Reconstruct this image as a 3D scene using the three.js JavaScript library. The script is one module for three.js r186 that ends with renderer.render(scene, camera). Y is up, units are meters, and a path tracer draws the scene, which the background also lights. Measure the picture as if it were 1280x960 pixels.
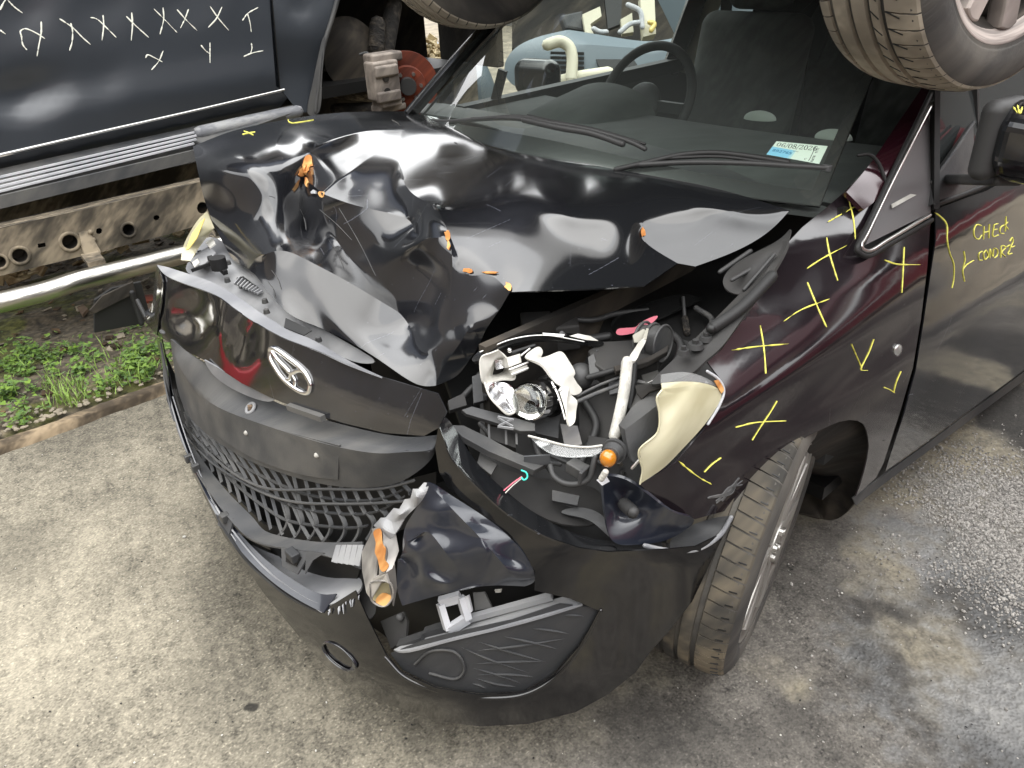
import * as THREE from 'three';
import { mergeGeometries, toCreasedNormals as creased } from 'three/addons/utils/BufferGeometryUtils.js';
import { RoundedBoxGeometry } from 'three/addons/geometries/RoundedBoxGeometry.js';

// ---------------------------------------------------------------- camera, sky, sun, exposure
const scene = new THREE.Scene();
const D2R = Math.PI / 180;
const CAM = new THREE.Vector3(1.44, 1.51, 1.225), YAW = -49.75 * D2R, PITCH = 30 * D2R, ROLL = -3 * D2R, FOC = 965;
const camera = new THREE.PerspectiveCamera(2 * Math.atan(480 / FOC) / D2R, 4 / 3, 0.05, 400);
camera.position.copy(CAM);
const FWD = new THREE.Vector3(Math.sin(YAW) * Math.cos(PITCH), -Math.sin(PITCH), -Math.cos(YAW) * Math.cos(PITCH));
camera.lookAt(CAM.clone().add(FWD));
camera.rotateZ(ROLL);
camera.updateMatrixWorld(true);
scene.add(camera);

// the add-on welds at a hundredth of a unit, so work in millimetres
const toCreasedNormals = (g, a) => { g.scale(1000, 1000, 1000); const r = creased(g, a); r.scale(.001, .001, .001); return r; };
let seed = 12345;
const rnd = () => { seed = (seed * 1664525 + 1013904223) >>> 0; return seed / 4294967296; };
const rr = (a, b) => a + (b - a) * rnd();
function hash2(x, y, s) { let h = (x * 374761393 + y * 668265263 + s * 974634777) | 0; h = Math.imul(h ^ (h >>> 13), 1274126177); h ^= h >>> 16; return (h >>> 0) / 4294967296; }
function vnoise(x, y, s = 0, wrap = 0) {
  const xi = Math.floor(x), yi = Math.floor(y), fx = x - xi, fy = y - yi;
  const w = wrap ? v => ((v % wrap) + wrap) % wrap : v => v;
  const u = fx * fx * (3 - 2 * fx), v = fy * fy * (3 - 2 * fy);
  const a = hash2(w(xi), w(yi), s), b = hash2(w(xi + 1), w(yi), s), c = hash2(w(xi), w(yi + 1), s), d = hash2(w(xi + 1), w(yi + 1), s);
  return a + (b - a) * u + (c - a) * v + (a - b - c + d) * u * v;
}
function fbm(x, y, s = 0, oct = 4, wrap = 0) { let t = 0, a = .5, n = 0; for (let i = 0; i < oct; i++) { t += a * vnoise(x, y, s + i, wrap); n += a; a *= .5; x *= 2; y *= 2; wrap *= 2; } return t / n; }
const sstep = (a, b, x) => { x = Math.min(1, Math.max(0, (x - a) / (b - a))); return x * x * (3 - 2 * x); };
const mix = (a, b, t) => a + (b - a) * t;

{ // overcast sky: bright high cloud with soft darker patches
  const W = 512, H = 256, data = new Float32Array(W * H * 4);
  for (let j = 0; j < H; j++) for (let i = 0; i < W; i++) {
    const el = (j + .5) / H * Math.PI - Math.PI / 2, az = i / W * 2 * Math.PI;
    const cx = Math.cos(az) * Math.cos(el), cz = Math.sin(az) * Math.cos(el), e = Math.max(.12, Math.sin(el));
    const n = fbm(cx / (e + .35) * 1.6 + 7, cz / (e + .35) * 1.6 + 3, 5, 5);
    const n2 = fbm(cx / (e + .35) * .6 + 2, cz / (e + .35) * .6 + 9, 15, 3);
    let L = mix(.62, 1.25, sstep(.3, .72, n * .6 + n2 * .4)) * mix(.62, 1.55, sstep(-.05, .95, Math.sin(el)));
    if (el < 0) L *= .5;
    L *= SKY_GAIN();
    const o = (j * W + i) * 4; data[o] = L * .99; data[o + 1] = L * .995; data[o + 2] = L * 1.0; data[o + 3] = 1;
  }
  const sky = new THREE.DataTexture(data, W, H, THREE.RGBAFormat, THREE.FloatType);
  sky.mapping = THREE.EquirectangularReflectionMapping; sky.magFilter = sky.minFilter = THREE.LinearFilter; sky.wrapS = THREE.RepeatWrapping; sky.needsUpdate = true;
  scene.background = sky; scene.environment = sky;
}
function SKY_GAIN() { return 2.35; }
const sun = new THREE.DirectionalLight(0xfff4e2, .6);
sun.position.set(-1.2, 6, 2.6); sun.target.position.set(0, 0, 0);
sun.castShadow = true; sun.shadow.radius = 110; sun.shadow.mapSize.set(2048, 2048);
Object.assign(sun.shadow.camera, { left: -6, right: 6, top: 6, bottom: -6, near: .1, far: 30 });
scene.add(sun, sun.target);
const renderer = new THREE.WebGLRenderer({ antialias: true });
renderer.toneMapping = THREE.LinearToneMapping; renderer.toneMappingExposure = 1.25;
renderer.shadowMap.enabled = true;

// ---------------------------------------------------------------- measuring: sight line of a spot in the photograph, met with a known plane or body surface
const V = (x, y, z) => new THREE.Vector3(x, y, z);
const RIGHT = V(1, 0, 0).transformDirection(camera.matrixWorld), UP = V(0, 1, 0).transformDirection(camera.matrixWorld);
const sight = (px, py) => FWD.clone().addScaledVector(RIGHT, (px - 640) / FOC).addScaledVector(UP, (480 - py) / FOC);
// plan outline of the wrecked body (x = its left side, z = forward), from the left rear round the nose to the right rear
const PLAN = new THREE.CatmullRomCurve3([[.865, -3.6], [.876, -1], [.872, -.4], [.856, -.05], [.83, .18], [.785, .36], [.70, .48], [.55, .57], [.35, .63], [.1, .665], [-.2, .69], [-.5, .70], [-.68, .68], [-.80, .60], [-.86, .40], [-.875, .1], [-.87, -1], [-.86, -3.6]].map(p => V(p[0], 0, p[1])), false, 'centripetal').getPoints(220);
const INS = [[-1, .06], [0, .04], [.12, .016], [.25, -.004], [.45, -.004], [.66, 0], [.78, .02], [.88, .05], [.96, .09], [1.04, .15], [1.12, .2], [1.3, .3], [1.6, .42]];
function inset(y) { for (let i = 1; i < INS.length; i++) if (y < INS[i][0]) { const a = INS[i - 1], b = INS[i]; return mix(a[1], b[1], (y - a[0]) / (b[0] - a[0])); } return .42; }
function planDist(x, z) { // signed, outside positive
  let best = 1e9, sg = 1;
  for (let i = 1; i < PLAN.length; i++) {
    const a = PLAN[i - 1], b = PLAN[i], dx = b.x - a.x, dz = b.z - a.z, L = dx * dx + dz * dz;
    let t = ((x - a.x) * dx + (z - a.z) * dz) / L; t = t < 0 ? 0 : t > 1 ? 1 : t;
    const ex = x - a.x - dx * t, ez = z - a.z - dz * t, d = ex * ex + ez * ez;
    if (d < best) { best = d; sg = (dx * (z - a.z) - dz * (x - a.x)) > 0 ? -1 : 1; }
  }
  return Math.sqrt(best) * sg;
}
{ const s = planDist(0, -1); if (s > 0) PLAN.reverse(); }
// the foot of the bumper stands forward of its crushed top
const FOOT = [[-.95, 0], [-.86, .02], [-.76, .048], [-.62, .048], [-.39, .099], [-.16, .136], [.04, .15], [.32, .148], [.44, .14], [.54, .126], [.62, .107], [.68, .071], [.73, .034], [.77, 0], [.95, 0]];
function foot(x, y, z) { if (z < .15 || y > .66 || x < -.95 || x > .95) return 0; let i = 1; while (FOOT[i][0] < x) i++; const a = FOOT[i - 1], b = FOOT[i]; return mix(a[1], b[1], (x - a[0]) / (b[0] - a[0])) * sstep(.66, .2, y) * sstep(.15, .35, z); }
const bodyF = (p, off) => planDist(p.x, p.z) + inset(p.y) - off - foot(p.x, p.y, p.z);
function onBody(px, py, off) {
  const d = sight(px, py), p = V(0, 0, 0); let t = .6, f = 0, tp = t;
  for (let i = 0; i < 90; i++) {
    p.copy(CAM).addScaledVector(d, t);
    f = bodyF(p, off);
    if (f < 1e-4) break;
    tp = t; t += Math.max(.0015, f * .55);
    if (t > 6) { t = 2.2; break; }
  }
  if (f < 0) { let a = tp, b = t; for (let i = 0; i < 14; i++) { const m = (a + b) / 2; p.copy(CAM).addScaledVector(d, m); if (bodyF(p, off) < 0) b = m; else a = m; } t = b; }
  return CAM.clone().addScaledVector(d, t);
}
function at(px, py, k, v) {
  if (k === 'b') return onBody(px, py, v);
  if (k === 'h') { // the bonnet's own undented crown, v above it
    let y = 1.04; for (let i = 0; i < 12; i++) { const p = at(px, py, 'y', y); y = 1.05 - .016 * (p.x / .7) ** 2 - .095 * (p.z + .14) - .05 * Math.max(0, p.z - .1) ** 2 + .03 * sstep(-.1, -.6, p.x) + v; } return at(px, py, 'y', y);
  }
  const d = sight(px, py);
  const t = k === 'd' ? v : (v - CAM[k]) / d[k];
  return CAM.clone().addScaledVector(d, t);
}
const A = a => a.isVector3 ? a : at(...a);
const AA = l => l.map(A);
function pix(p) { const q = p.clone().sub(CAM), w = q.dot(FWD); return [640 + FOC * q.dot(RIGHT) / w, 480 - FOC * q.dot(UP) / w]; }

// ---------------------------------------------------------------- scene graph helpers
const used = {};
function numbered(name) { const n = used[name] = (used[name] ?? -1) + 1; return n ? `${name}_${String(n).padStart(3, '0')}` : name; }
function tag(o, label, category, group) { if (label) o.userData.label = label; if (category) o.userData.category = category; if (group) o.userData.group = group; return o; }
function thing(name, label, category, pos = [0, 0, 0], group) { const g = new THREE.Group(); g.name = numbered(name); g.position.set(...pos); scene.add(g); return tag(g, label, category, group); }
function part(name, parent) { const g = new THREE.Group(); g.name = name; parent.add(g); return g; }
// geometry is given in world space; a parent that stands elsewhere gets it shifted to its own origin
function obj(name, geos, mat, parent, o = {}) {
  let g = Array.isArray(geos) ? (geos.length === 1 ? geos[0] : mergeGeometries(geos.map(q => { const r = q.index ? q.toNonIndexed() : q; for (const k of Object.keys(r.attributes)) if (!['position', 'normal', 'uv'].includes(k)) r.deleteAttribute(k); return r; }))) : geos;
  if (parent && parent !== scene) { let w = V(0, 0, 0), q = parent; while (q && q !== scene) { w.add(q.position); q = q.parent; } if (w.lengthSq()) g.translate(-w.x, -w.y, -w.z); }
  const m = new THREE.Mesh(g, mat); m.castShadow = m.receiveShadow = true;
  m.name = parent && parent !== scene ? name : numbered(name);
  (parent || scene).add(m); if (o.kind) m.userData.kind = o.kind; if (o.label) m.userData.label = o.label; return m;
}
function skewUV(g) { const p = g.attributes.position, uv = new Float32Array(p.count * 2); for (let i = 0; i < p.count; i++) { const x = p.getX(i), y = p.getY(i), z = p.getZ(i); uv[2 * i] = .8 * x + .6 * z + .15 * y; uv[2 * i + 1] = -.45 * x + .8 * y + .5 * z; } g.setAttribute('uv', new THREE.BufferAttribute(uv, 2)); return g; }

// ---------------------------------------------------------------- sheets: triangulated, subdivided (with creases), given a thickness
function delaunay(P) {
  const n = P.length, pts = P.map((p, i) => [p[0] + (hash2(i, 3, 1) - .5) * .02, p[1] + (hash2(i, 7, 2) - .5) * .02]);
  let mx = -1e9, mn = 1e9; for (const p of pts) { mx = Math.max(mx, p[0], p[1]); mn = Math.min(mn, p[0], p[1]); }
  const s = (mx - mn) * 20 + 10, c = (mx + mn) / 2; pts.push([c - s, c - s], [c + s, c - s], [c, c + s]);
  const circ = (a, b, d) => { const [ax, ay] = pts[a], [bx, by] = pts[b], [cx, cy] = pts[d]; const D = 2 * (ax * (by - cy) + bx * (cy - ay) + cx * (ay - by)); const a2 = ax * ax + ay * ay, b2 = bx * bx + by * by, c2 = cx * cx + cy * cy; const ux = (a2 * (by - cy) + b2 * (cy - ay) + c2 * (ay - by)) / D, uy = (a2 * (cx - bx) + b2 * (ax - cx) + c2 * (bx - ax)) / D; return [a, b, d, ux, uy, (ax - ux) ** 2 + (ay - uy) ** 2]; };
  let T = [circ(n, n + 1, n + 2)];
  const order = [...Array(n).keys()].sort((i, j) => pts[i][0] - pts[j][0]); const done = [];
  for (const i of order) {
    const [x, y] = pts[i], keep = [], E = new Map();
    for (const t of T) {
      const dx = x - t[3]; if (dx > 0 && dx * dx > t[5]) { done.push(t); continue; }
      if (dx * dx + (y - t[4]) ** 2 < t[5]) { for (const [a, b] of [[t[0], t[1]], [t[1], t[2]], [t[2], t[0]]]) { const k = a < b ? a * 100003 + b : b * 100003 + a; if (E.has(k)) E.set(k, null); else E.set(k, [a, b]); } } else keep.push(t);
    }
    T = keep; for (const e of E.values()) if (e) T.push(circ(e[0], e[1], i));
  }
  return done.concat(T).filter(t => t[0] < n && t[1] < n && t[2] < n).map(t => { const [a, b, c2] = t; const ar = (pts[b][0] - pts[a][0]) * (pts[c2][1] - pts[a][1]) - (pts[b][1] - pts[a][1]) * (pts[c2][0] - pts[a][0]); return ar > 0 ? [a, c2, b] : [a, b, c2]; });
}
function inside(x, y, poly) { let c = false; for (let i = 0, j = poly.length - 1; i < poly.length; j = i++) { const [xi, yi] = poly[i], [xj, yj] = poly[j]; if ((yi > y) !== (yj > y) && x < (xj - xi) * (y - yi) / (yj - yi) + xi) c = !c; } return c; }
function loopSub(P, T, crease, corner) { // one Loop step; crease: Set of edge keys; corner: Set of vertex ids
  const key = (a, b) => a < b ? a * 1000003 + b : b * 1000003 + a, E = new Map(), nb = P.map(() => new Set());
  for (const t of T) for (let k = 0; k < 3; k++) { const a = t[k], b = t[(k + 1) % 3], c = t[(k + 2) % 3], q = key(a, b); if (!E.has(q)) E.set(q, { a, b, o: [], id: -1 }); E.get(q).o.push(c); nb[a].add(b); nb[b].add(a); }
  const cn = P.map(() => []);
  for (const [q, e] of E) { e.c = crease.has(q) || e.o.length < 2; if (e.c) { cn[e.a].push(e.b); cn[e.b].push(e.a); } }
  const N = P.map((p, i) => {
    if (corner.has(i) || cn[i].length > 2 || cn[i].length === 1 && corner.has(i)) return p.clone();
    if (cn[i].length === 2) return p.clone().multiplyScalar(.75).addScaledVector(P[cn[i][0]], .125).addScaledVector(P[cn[i][1]], .125);
    const n = nb[i].size; if (!n) return p.clone(); const b = n === 3 ? 3 / 16 : 3 / (8 * n); const r = p.clone().multiplyScalar(1 - n * b); for (const j of nb[i]) r.addScaledVector(P[j], b); return r;
  });
  const nc = new Set();
  for (const [q, e] of E) {
    e.id = N.length; const m = P[e.a].clone().add(P[e.b]);
    if (e.c) m.multiplyScalar(.5); else m.multiplyScalar(.375).addScaledVector(P[e.o[0]], .125).addScaledVector(P[e.o[1]], .125);
    N.push(m); if (crease.has(q)) { nc.add(key(e.a, e.id)); nc.add(key(e.id, e.b)); }
  }
  const NT = []; for (const [a, b, c] of T) { const x = E.get(key(a, b)).id, y = E.get(key(b, c)).id, z = E.get(key(c, a)).id; NT.push([a, x, z], [x, b, y], [z, y, c], [x, y, z]); }
  return [N, NT, nc];
}
function shell(P, T, t, ang) { // sheet with its back and rim, creased normals
  const n = P.length, nm = P.map(() => V(0, 0, 0)), e1 = V(0, 0, 0), e2 = V(0, 0, 0);
  for (const [a, b, c] of T) { e1.subVectors(P[b], P[a]); e2.subVectors(P[c], P[a]); e1.cross(e2); nm[a].add(e1); nm[b].add(e1); nm[c].add(e1); }
  nm.forEach(v => v.normalize());
  const pos = new Float32Array(n * 6); P.forEach((p, i) => { pos.set([p.x, p.y, p.z], i * 3); pos.set([p.x - nm[i].x * t, p.y - nm[i].y * t, p.z - nm[i].z * t], (n + i) * 3); });
  const ix = [], E = new Map(), key = (a, b) => a * 1000003 + b;
  for (const [a, b, c] of T) { ix.push(a, b, c, n + a, n + c, n + b); for (const [u, v] of [[a, b], [b, c], [c, a]]) E.set(key(u, v), [u, v]); }
  for (const [u, v] of E.values()) if (!E.has(key(v, u))) ix.push(u, n + u, v, v, n + u, n + v);
  const g = new THREE.BufferGeometry(); g.setAttribute('position', new THREE.BufferAttribute(pos, 3)); g.setIndex(ix);
  return skewUV(toCreasedNormals(g, ang));
}
// spec: out = outline [[px,py,k,v,'s'?]...], lines = interior creases, soft = interior uncreased lines, pts = single spots, holes = outlines left open
// fill = [step, fn(px,py)->[k,v]] adds spots all over the sheet and takes every height from fn
function sheetGeo(s) {
  const P = [], px = [], corner = new Set(), chains = [], find = new Map();
  const add = q => { const k = Math.round(q[0] * 2) * 100003 + Math.round(q[1] * 2); if (find.has(k)) { if (q[4] === 's') corner.add(find.get(k)); return find.get(k); } const i = P.length; find.set(k, i); px.push([q[0], q[1]]); P.push(q.v3 || (s.fill && q.length < 4 ? at(q[0], q[1], ...s.fill[1](q[0], q[1])) : at(q[0], q[1], q[2], q[3]))); if (q[4] === 's') corner.add(i); return i; };
  const resample = (l, closed) => {
    if (!s.fill) return l; const st = s.fill[0], r = []; const m = closed ? l.length : l.length - 1;
    for (let i = 0; i < m; i++) { const a = l[i], b = l[(i + 1) % l.length], d = Math.hypot(a[0] - b[0], a[1] - b[1]), k = Math.max(1, Math.round(d / st)); for (let j = 0; j < k; j++) r.push(j ? [mix(a[0], b[0], j / k), mix(a[1], b[1], j / k)] : a); }
    if (!closed) r.push(l[l.length - 1]); return r;
  };
  const smoothLine = (l, closed) => { if (!s.curve) return l; const c = new THREE.CatmullRomCurve3(l.map(q => V(q[0], q[1], 0)), closed, 'centripetal'), n = l.length * 5; return c.getPoints(n).slice(0, closed ? n : n + 1).map(p => [p.x, p.y]); };
  const outl = resample(smoothLine(s.out, true), true), holes = (s.holes || []).map(h => resample(smoothLine(h, true), true));
  const ring = l => { const r = l.map(add); chains.push([...r, r[0], true]); return r; };
  ring(outl); holes.forEach(ring);
  for (const l of s.lines || []) { const r = resample(l, false).map(add); chains.push([...r, !s.nocrease]); }
  for (const l of s.soft || []) { const r = resample(l, false).map(add); chains.push([...r, false]); }
  for (const q of s.pts || []) add(q); for (const q of s.fix || []) add(q);
  const opoly = outl.map(q => [q[0], q[1]]), hp = holes.map(h => h.map(q => [q[0], q[1]]));
  if (s.fill) {
    const st = s.fill[0]; let x0 = 1e9, x1 = -1e9, y0 = 1e9, y1 = -1e9; for (const q of opoly) { x0 = Math.min(x0, q[0]); x1 = Math.max(x1, q[0]); y0 = Math.min(y0, q[1]); y1 = Math.max(y1, q[1]); }
    const base = px.slice(); let row = 0;
    for (let y = y0; y < y1; y += st * .87, row++) for (let x = x0 + (row % 2) * st / 2; x < x1; x += st) {
      if (!inside(x, y, opoly) || hp.some(h => inside(x, y, h)) || base.some(b => Math.abs(b[0] - x) < st * .55 && Math.abs(b[1] - y) < st * .55)) continue;
      add([x, y]);
    }
  }
  let T, key = (a, b) => a < b ? a * 1000003 + b : b * 1000003 + a;
  for (let it = 0; it < 5; it++) {
    T = delaunay(px); const E = new Set(); for (const t of T) for (let k = 0; k < 3; k++) E.add(key(t[k], t[(k + 1) % 3]));
    let miss = 0;
    for (const c of chains) for (let i = 0; i + 2 < c.length; i++) if (c[i] !== c[i + 1] && !E.has(key(c[i], c[i + 1]))) { const a = c[i], b = c[i + 1], id = P.length; px.push([(px[a][0] + px[b][0]) / 2, (px[a][1] + px[b][1]) / 2]); P.push(P[a].clone().lerp(P[b], .5)); c.splice(i + 1, 0, id); miss++; i++; }
    if (!miss) break;
  }
  const finalPoly = chains[0].slice(0, -2).map(i => px[i]);
  const hpoly = hp.map((h, i) => chains[i + 1].slice(0, -2).map(j => px[j]));
  T = T.filter(t => { const x = (px[t[0]][0] + px[t[1]][0] + px[t[2]][0]) / 3, y = (px[t[0]][1] + px[t[1]][1] + px[t[2]][1]) / 3; return inside(x, y, finalPoly) && !hpoly.some(h => inside(x, y, h)); });
  if (s.relax) { // even out the guessed depth of the single spots: each moves along its own sight line towards its neighbours
    const free = new Set((s.pts || []).map(q => find.get(Math.round(q[0] * 2) * 100003 + Math.round(q[1] * 2)))); for (const l of s.soft || []) for (const q of l) free.add(find.get(Math.round(q[0] * 2) * 100003 + Math.round(q[1] * 2)));
    const nb = P.map(() => new Set()); for (const t of T) for (let k = 0; k < 3; k++) { nb[t[k]].add(t[(k + 1) % 3]); nb[t[k]].add(t[(k + 2) % 3]); }
    const dep = P.map(p => 1 / p.clone().sub(CAM).dot(FWD)); for (let it = 0; it < 10; it++) for (const i of free) { let w = 0, a = 0; for (const j of nb[i]) { const q = 1 / Math.hypot(px[i][0] - px[j][0], px[i][1] - px[j][1]); w += q; a += q * dep[j]; } dep[i] = mix(dep[i], a / w, s.relax); }
    for (const i of free) P[i] = CAM.clone().addScaledVector(sight(...px[i]), 1 / dep[i]);
  }
  let crease = new Set(); for (const c of chains) if (c[c.length - 1] === true) for (let i = 0; i + 2 < c.length; i++) crease.add(key(c[i], c[i + 1]));
  const L = s.level ?? (s.fill ? 0 : 3);
  let Q = P.map(p => p.clone()), QT = T;
  if (L) {
    const W = P.map(p => p.clone());
    for (let it = 0; it < (s.pull ?? 3); it++) { // pull the control points so that the smoothed sheet still passes through the measured spots
      let [a, b, c] = [W, T, crease]; for (let l = 0; l < Math.min(L, 2); l++) [a, b, c] = loopSub(a, b, c, corner);
      P.forEach((p, i) => W[i].addScaledVector(p.clone().sub(a[i]), .6));
    }
    let a = W, b = T, c = crease; for (let l = 0; l < L; l++) [a, b, c] = loopSub(a, b, c, corner); Q = a; QT = b;
  }
  return shell(Q, QT, s.t ?? .003, (s.ang ?? 38) * D2R);
}
const sheet = (name, mat, parent, s) => obj(name, sheetGeo(s), mat, parent, s);
// flat piece: outline of spots, closed, with a thickness away from the camera
function plateGeo(pts, t = .004, bev = 0) {
  const p = AA(pts), c = V(0, 0, 0), n = V(0, 0, 0); p.forEach(q => c.addScaledVector(q, 1 / p.length));
  for (let i = 0; i < p.length; i++) { const a = p[i].clone().sub(c), b = p[(i + 1) % p.length].clone().sub(c); n.add(a.cross(b)); } n.normalize(); if (n.dot(CAM.clone().sub(c)) < 0) n.negate();
  const u = p[1].clone().sub(p[0]); u.addScaledVector(n, -u.dot(n)).normalize(); const w = n.clone().cross(u);
  const pts2 = p.map(q => { const d = q.clone().sub(c); return new THREE.Vector2(d.dot(u), d.dot(w)); });
  const g = new THREE.ExtrudeGeometry(new THREE.Shape(pts2), bev ? { depth: t, bevelEnabled: true, bevelThickness: bev, bevelSize: bev, bevelOffset: -bev, bevelSegments: 2 } : { depth: t, bevelEnabled: false });
  g.translate(0, 0, -t); g.applyMatrix4(new THREE.Matrix4().makeBasis(u, w, n).setPosition(c)); return skewUV(g);
}
const plate = (name, mat, parent, pts, t, bev, o) => obj(name, plateGeo(pts, t, bev), mat, parent, o);
function tubeGeo(pts, r, seg, rad = 8, closed = false) { const p = AA(pts); const c = p.length === 2 ? new THREE.LineCurve3(p[0], p[1]) : new THREE.CatmullRomCurve3(p, closed, 'centripetal'); const g = new THREE.TubeGeometry(c, seg || Math.max(1, (p.length - 1) * 6), r, rad, closed); if (!closed) return mergeGeometries([g.toNonIndexed(), cap(p[0], r, rad), cap(p[p.length - 1], r, rad)]); return g.toNonIndexed(); }
function cap(p, r, rad) { return new THREE.SphereGeometry(r * .99, rad, 4).translate(p.x, p.y, p.z).toNonIndexed(); }
const tube = (name, mat, parent, pts, r, seg, rad) => obj(name, tubeGeo(pts, r, seg, rad), mat, parent);
// bar of rectangular section between two spots
function barGeo(a, b, w, h, up = V(0, 1, 0), round = 0) {
  a = A(a); b = A(b); const d = b.clone().sub(a), L = d.length(); d.normalize(); const s = up.clone().cross(d).normalize(), u = d.clone().cross(s);
  const g = round ? new RoundedBoxGeometry(w, h, L, 2, round) : new THREE.BoxGeometry(w, h, L);
  g.applyMatrix4(new THREE.Matrix4().makeBasis(s, u, d).setPosition(a.clone().add(b).multiplyScalar(.5))); return skewUV(g.index ? g.toNonIndexed() : g);
}
const bar = (name, mat, parent, a, b, w, h, up, round) => obj(name, barGeo(a, b, w, h, up, round), mat, parent);
function boxGeo(x, y, z, sx, sy, sz, r = 0) { const g = r ? new RoundedBoxGeometry(sx, sy, sz, 2, r) : new THREE.BoxGeometry(sx, sy, sz); g.translate(x, y, z); return skewUV(g.index ? g.toNonIndexed() : g); }
// sweep a profile [[across, up]...] along a straight axis in z at given x
const caster = new THREE.Raycaster(); caster.near = .05; caster.far = 50;
function hit(meshes, px, py) { for (const m of [].concat(meshes)) m.updateWorldMatrix(true, false); caster.set(CAM, sight(px, py).normalize()); const h = caster.intersectObjects([].concat(meshes), false)[0]; return h; }
// a stroke of paint pen lying on a surface
function strokeGeo(meshes, pts, w, lift = .0012) {
  const c = new THREE.CatmullRomCurve3(pts.map(p => V(p[0], p[1], 0)), false, 'centripetal'), n = Math.max(6, pts.length * 6), L = [], R = [];
  let prev = null; const P = [];
  for (let i = 0; i <= n; i++) { const q = c.getPoint(i / n), h = hit(meshes, q.x, q.y); if (h) { const nn = h.face.normal.clone(); if (nn.dot(CAM.clone().sub(h.point)) < 0) nn.negate(); P.push([h.point.clone().addScaledVector(nn, lift), nn]); } }
  if (P.length < 3) return null;
  const pos = [], ix = [];
  P.forEach(([p, nn], i) => { const a = P[Math.max(0, i - 1)][0], b = P[Math.min(P.length - 1, i + 1)][0], d = b.clone().sub(a).normalize(), s = d.cross(nn).normalize(); const k = i / (P.length - 1), ww = w * (.45 + .75 * vnoise(i * .55, pts[0][0], 3)) * (i === 0 || i === P.length - 1 ? .5 : 1) * mix(1.1, .75, k) * (vnoise(i * .8, pts[0][1], 9) < .2 ? .35 : 1); for (const [u, e] of [[-ww, -.001], [-ww * .6, .0006], [ww * .6, .0006], [ww, -.001]]) pos.push(p.x + s.x * u + nn.x * e, p.y + s.y * u + nn.y * e, p.z + s.z * u + nn.z * e); if (i) for (let k = 0; k < 3; k++) { const o = (i - 1) * 4 + k; ix.push(o, o + 4, o + 1, o + 1, o + 4, o + 5); } });
  const g = new THREE.BufferGeometry(); g.setAttribute('position', new THREE.BufferAttribute(new Float32Array(pos), 3)); g.setIndex(ix); g.computeVertexNormals(); return skewUV(g.toNonIndexed());
}
function mark(name, mat, parent, meshes, strokes, w) { const g = strokes.map(s => strokeGeo(meshes, s, w)).filter(Boolean); if (g.length) return obj(name, g, mat, parent); }

// ---------------------------------------------------------------- materials
function dtex(n, fn, o = {}) {
  const m = o.h || n, data = new Uint8Array(n * m * 4);
  for (let j = 0; j < m; j++) for (let i = 0; i < n; i++) { const c = fn(i / n, j / m); const q = (j * n + i) * 4; data[q] = c[0] * 255; data[q + 1] = c[1] * 255; data[q + 2] = c[2] * 255; data[q + 3] = 255; }
  const t = new THREE.DataTexture(data, n, m, THREE.RGBAFormat); t.magFilter = THREE.LinearFilter; t.minFilter = THREE.LinearMipmapLinearFilter; t.generateMipmaps = true; t.wrapS = t.wrapT = o.clamp ? THREE.ClampToEdgeWrapping : THREE.RepeatWrapping; if (o.srgb) t.colorSpace = THREE.SRGBColorSpace; if (o.rep) t.repeat.set(o.rep, o.rep); t.needsUpdate = true; return t;
}
const g1 = v => { v = Math.min(1, Math.max(0, v)); return [v, v, v]; };
// dust specks, smears and hair scratches, one metre a tile
const SCR = []; for (let i = 0; i < 90; i++) { const x = rnd(), y = rnd(), a = rr(0, 6.28), l = rr(.01, .07); SCR.push([x, y, Math.cos(a), Math.sin(a), l, rr(.25, .8)]); }
const scratchGrid = new Float32Array(1024 * 1024);
for (const [x, y, c, s, l, v] of SCR) for (let t = 0; t < l; t += .0004) { const i = Math.floor(((x + c * t + 1) % 1) * 1024), j = Math.floor(((y + s * t + 1) % 1) * 1024); scratchGrid[j * 1024 + i] = v; }
for (let k = 0; k < 900; k++) { const i = Math.floor(rnd() * 1024), j = Math.floor(rnd() * 1024), v = rr(.2, .9), r = rnd() < .07 ? 2 : 1; for (let a = 0; a < r; a++) for (let b = 0; b < r; b++) scratchGrid[((j + b) % 1024) * 1024 + (i + a) % 1024] = v; }
const paintRough = dtex(1024, (u, v) => { const d = fbm(u * 6, v * 6, 31, 5, 6), s = scratchGrid[Math.floor(v * 1024) * 1024 + Math.floor(u * 1024)]; return g1(.10 + .28 * sstep(.45, .75, d) + .5 * s); });
const paintCol = dtex(1024, (u, v) => { const d = fbm(u * 5, v * 5, 41, 5, 5), f = fbm(u * 40, v * 40, 44, 3, 40), s = scratchGrid[Math.floor(v * 1024) * 1024 + Math.floor(u * 1024)]; const k = .009 + .010 * sstep(.42, .8, d) * (.5 + f) + .16 * s * s; return [Math.sqrt(k * .95), Math.sqrt(k), Math.sqrt(k * 1.22)]; }, { srgb: true });
function dirtTex(lo, hi, sc, s, o = {}) { return dtex(512, (u, v) => { const a = fbm(u * sc, v * sc, s, 6, sc), b = fbm(u * sc * 5, v * sc * 5, s + 9, 3, sc * 5), t = sstep(.3, .72, a * .7 + b * .3); return [mix(lo[0], hi[0], t), mix(lo[1], hi[1], t), mix(lo[2], hi[2], t)]; }, { srgb: true, ...o }); }
const fineBump = dtex(512, (u, v) => g1(fbm(u * 90, v * 90, 61, 3, 90)), { rep: 4 });
const lumpBump = dtex(512, (u, v) => g1(fbm(u * 8, v * 8, 71, 6, 8)), { rep: 2 });
const std = (c, r, m = 0, o = {}) => new THREE.MeshStandardMaterial({ color: new THREE.Color().setRGB(...[].concat(c).length === 3 ? c : [c, c, c]), roughness: r, metalness: m, side: THREE.DoubleSide, ...o });
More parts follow.
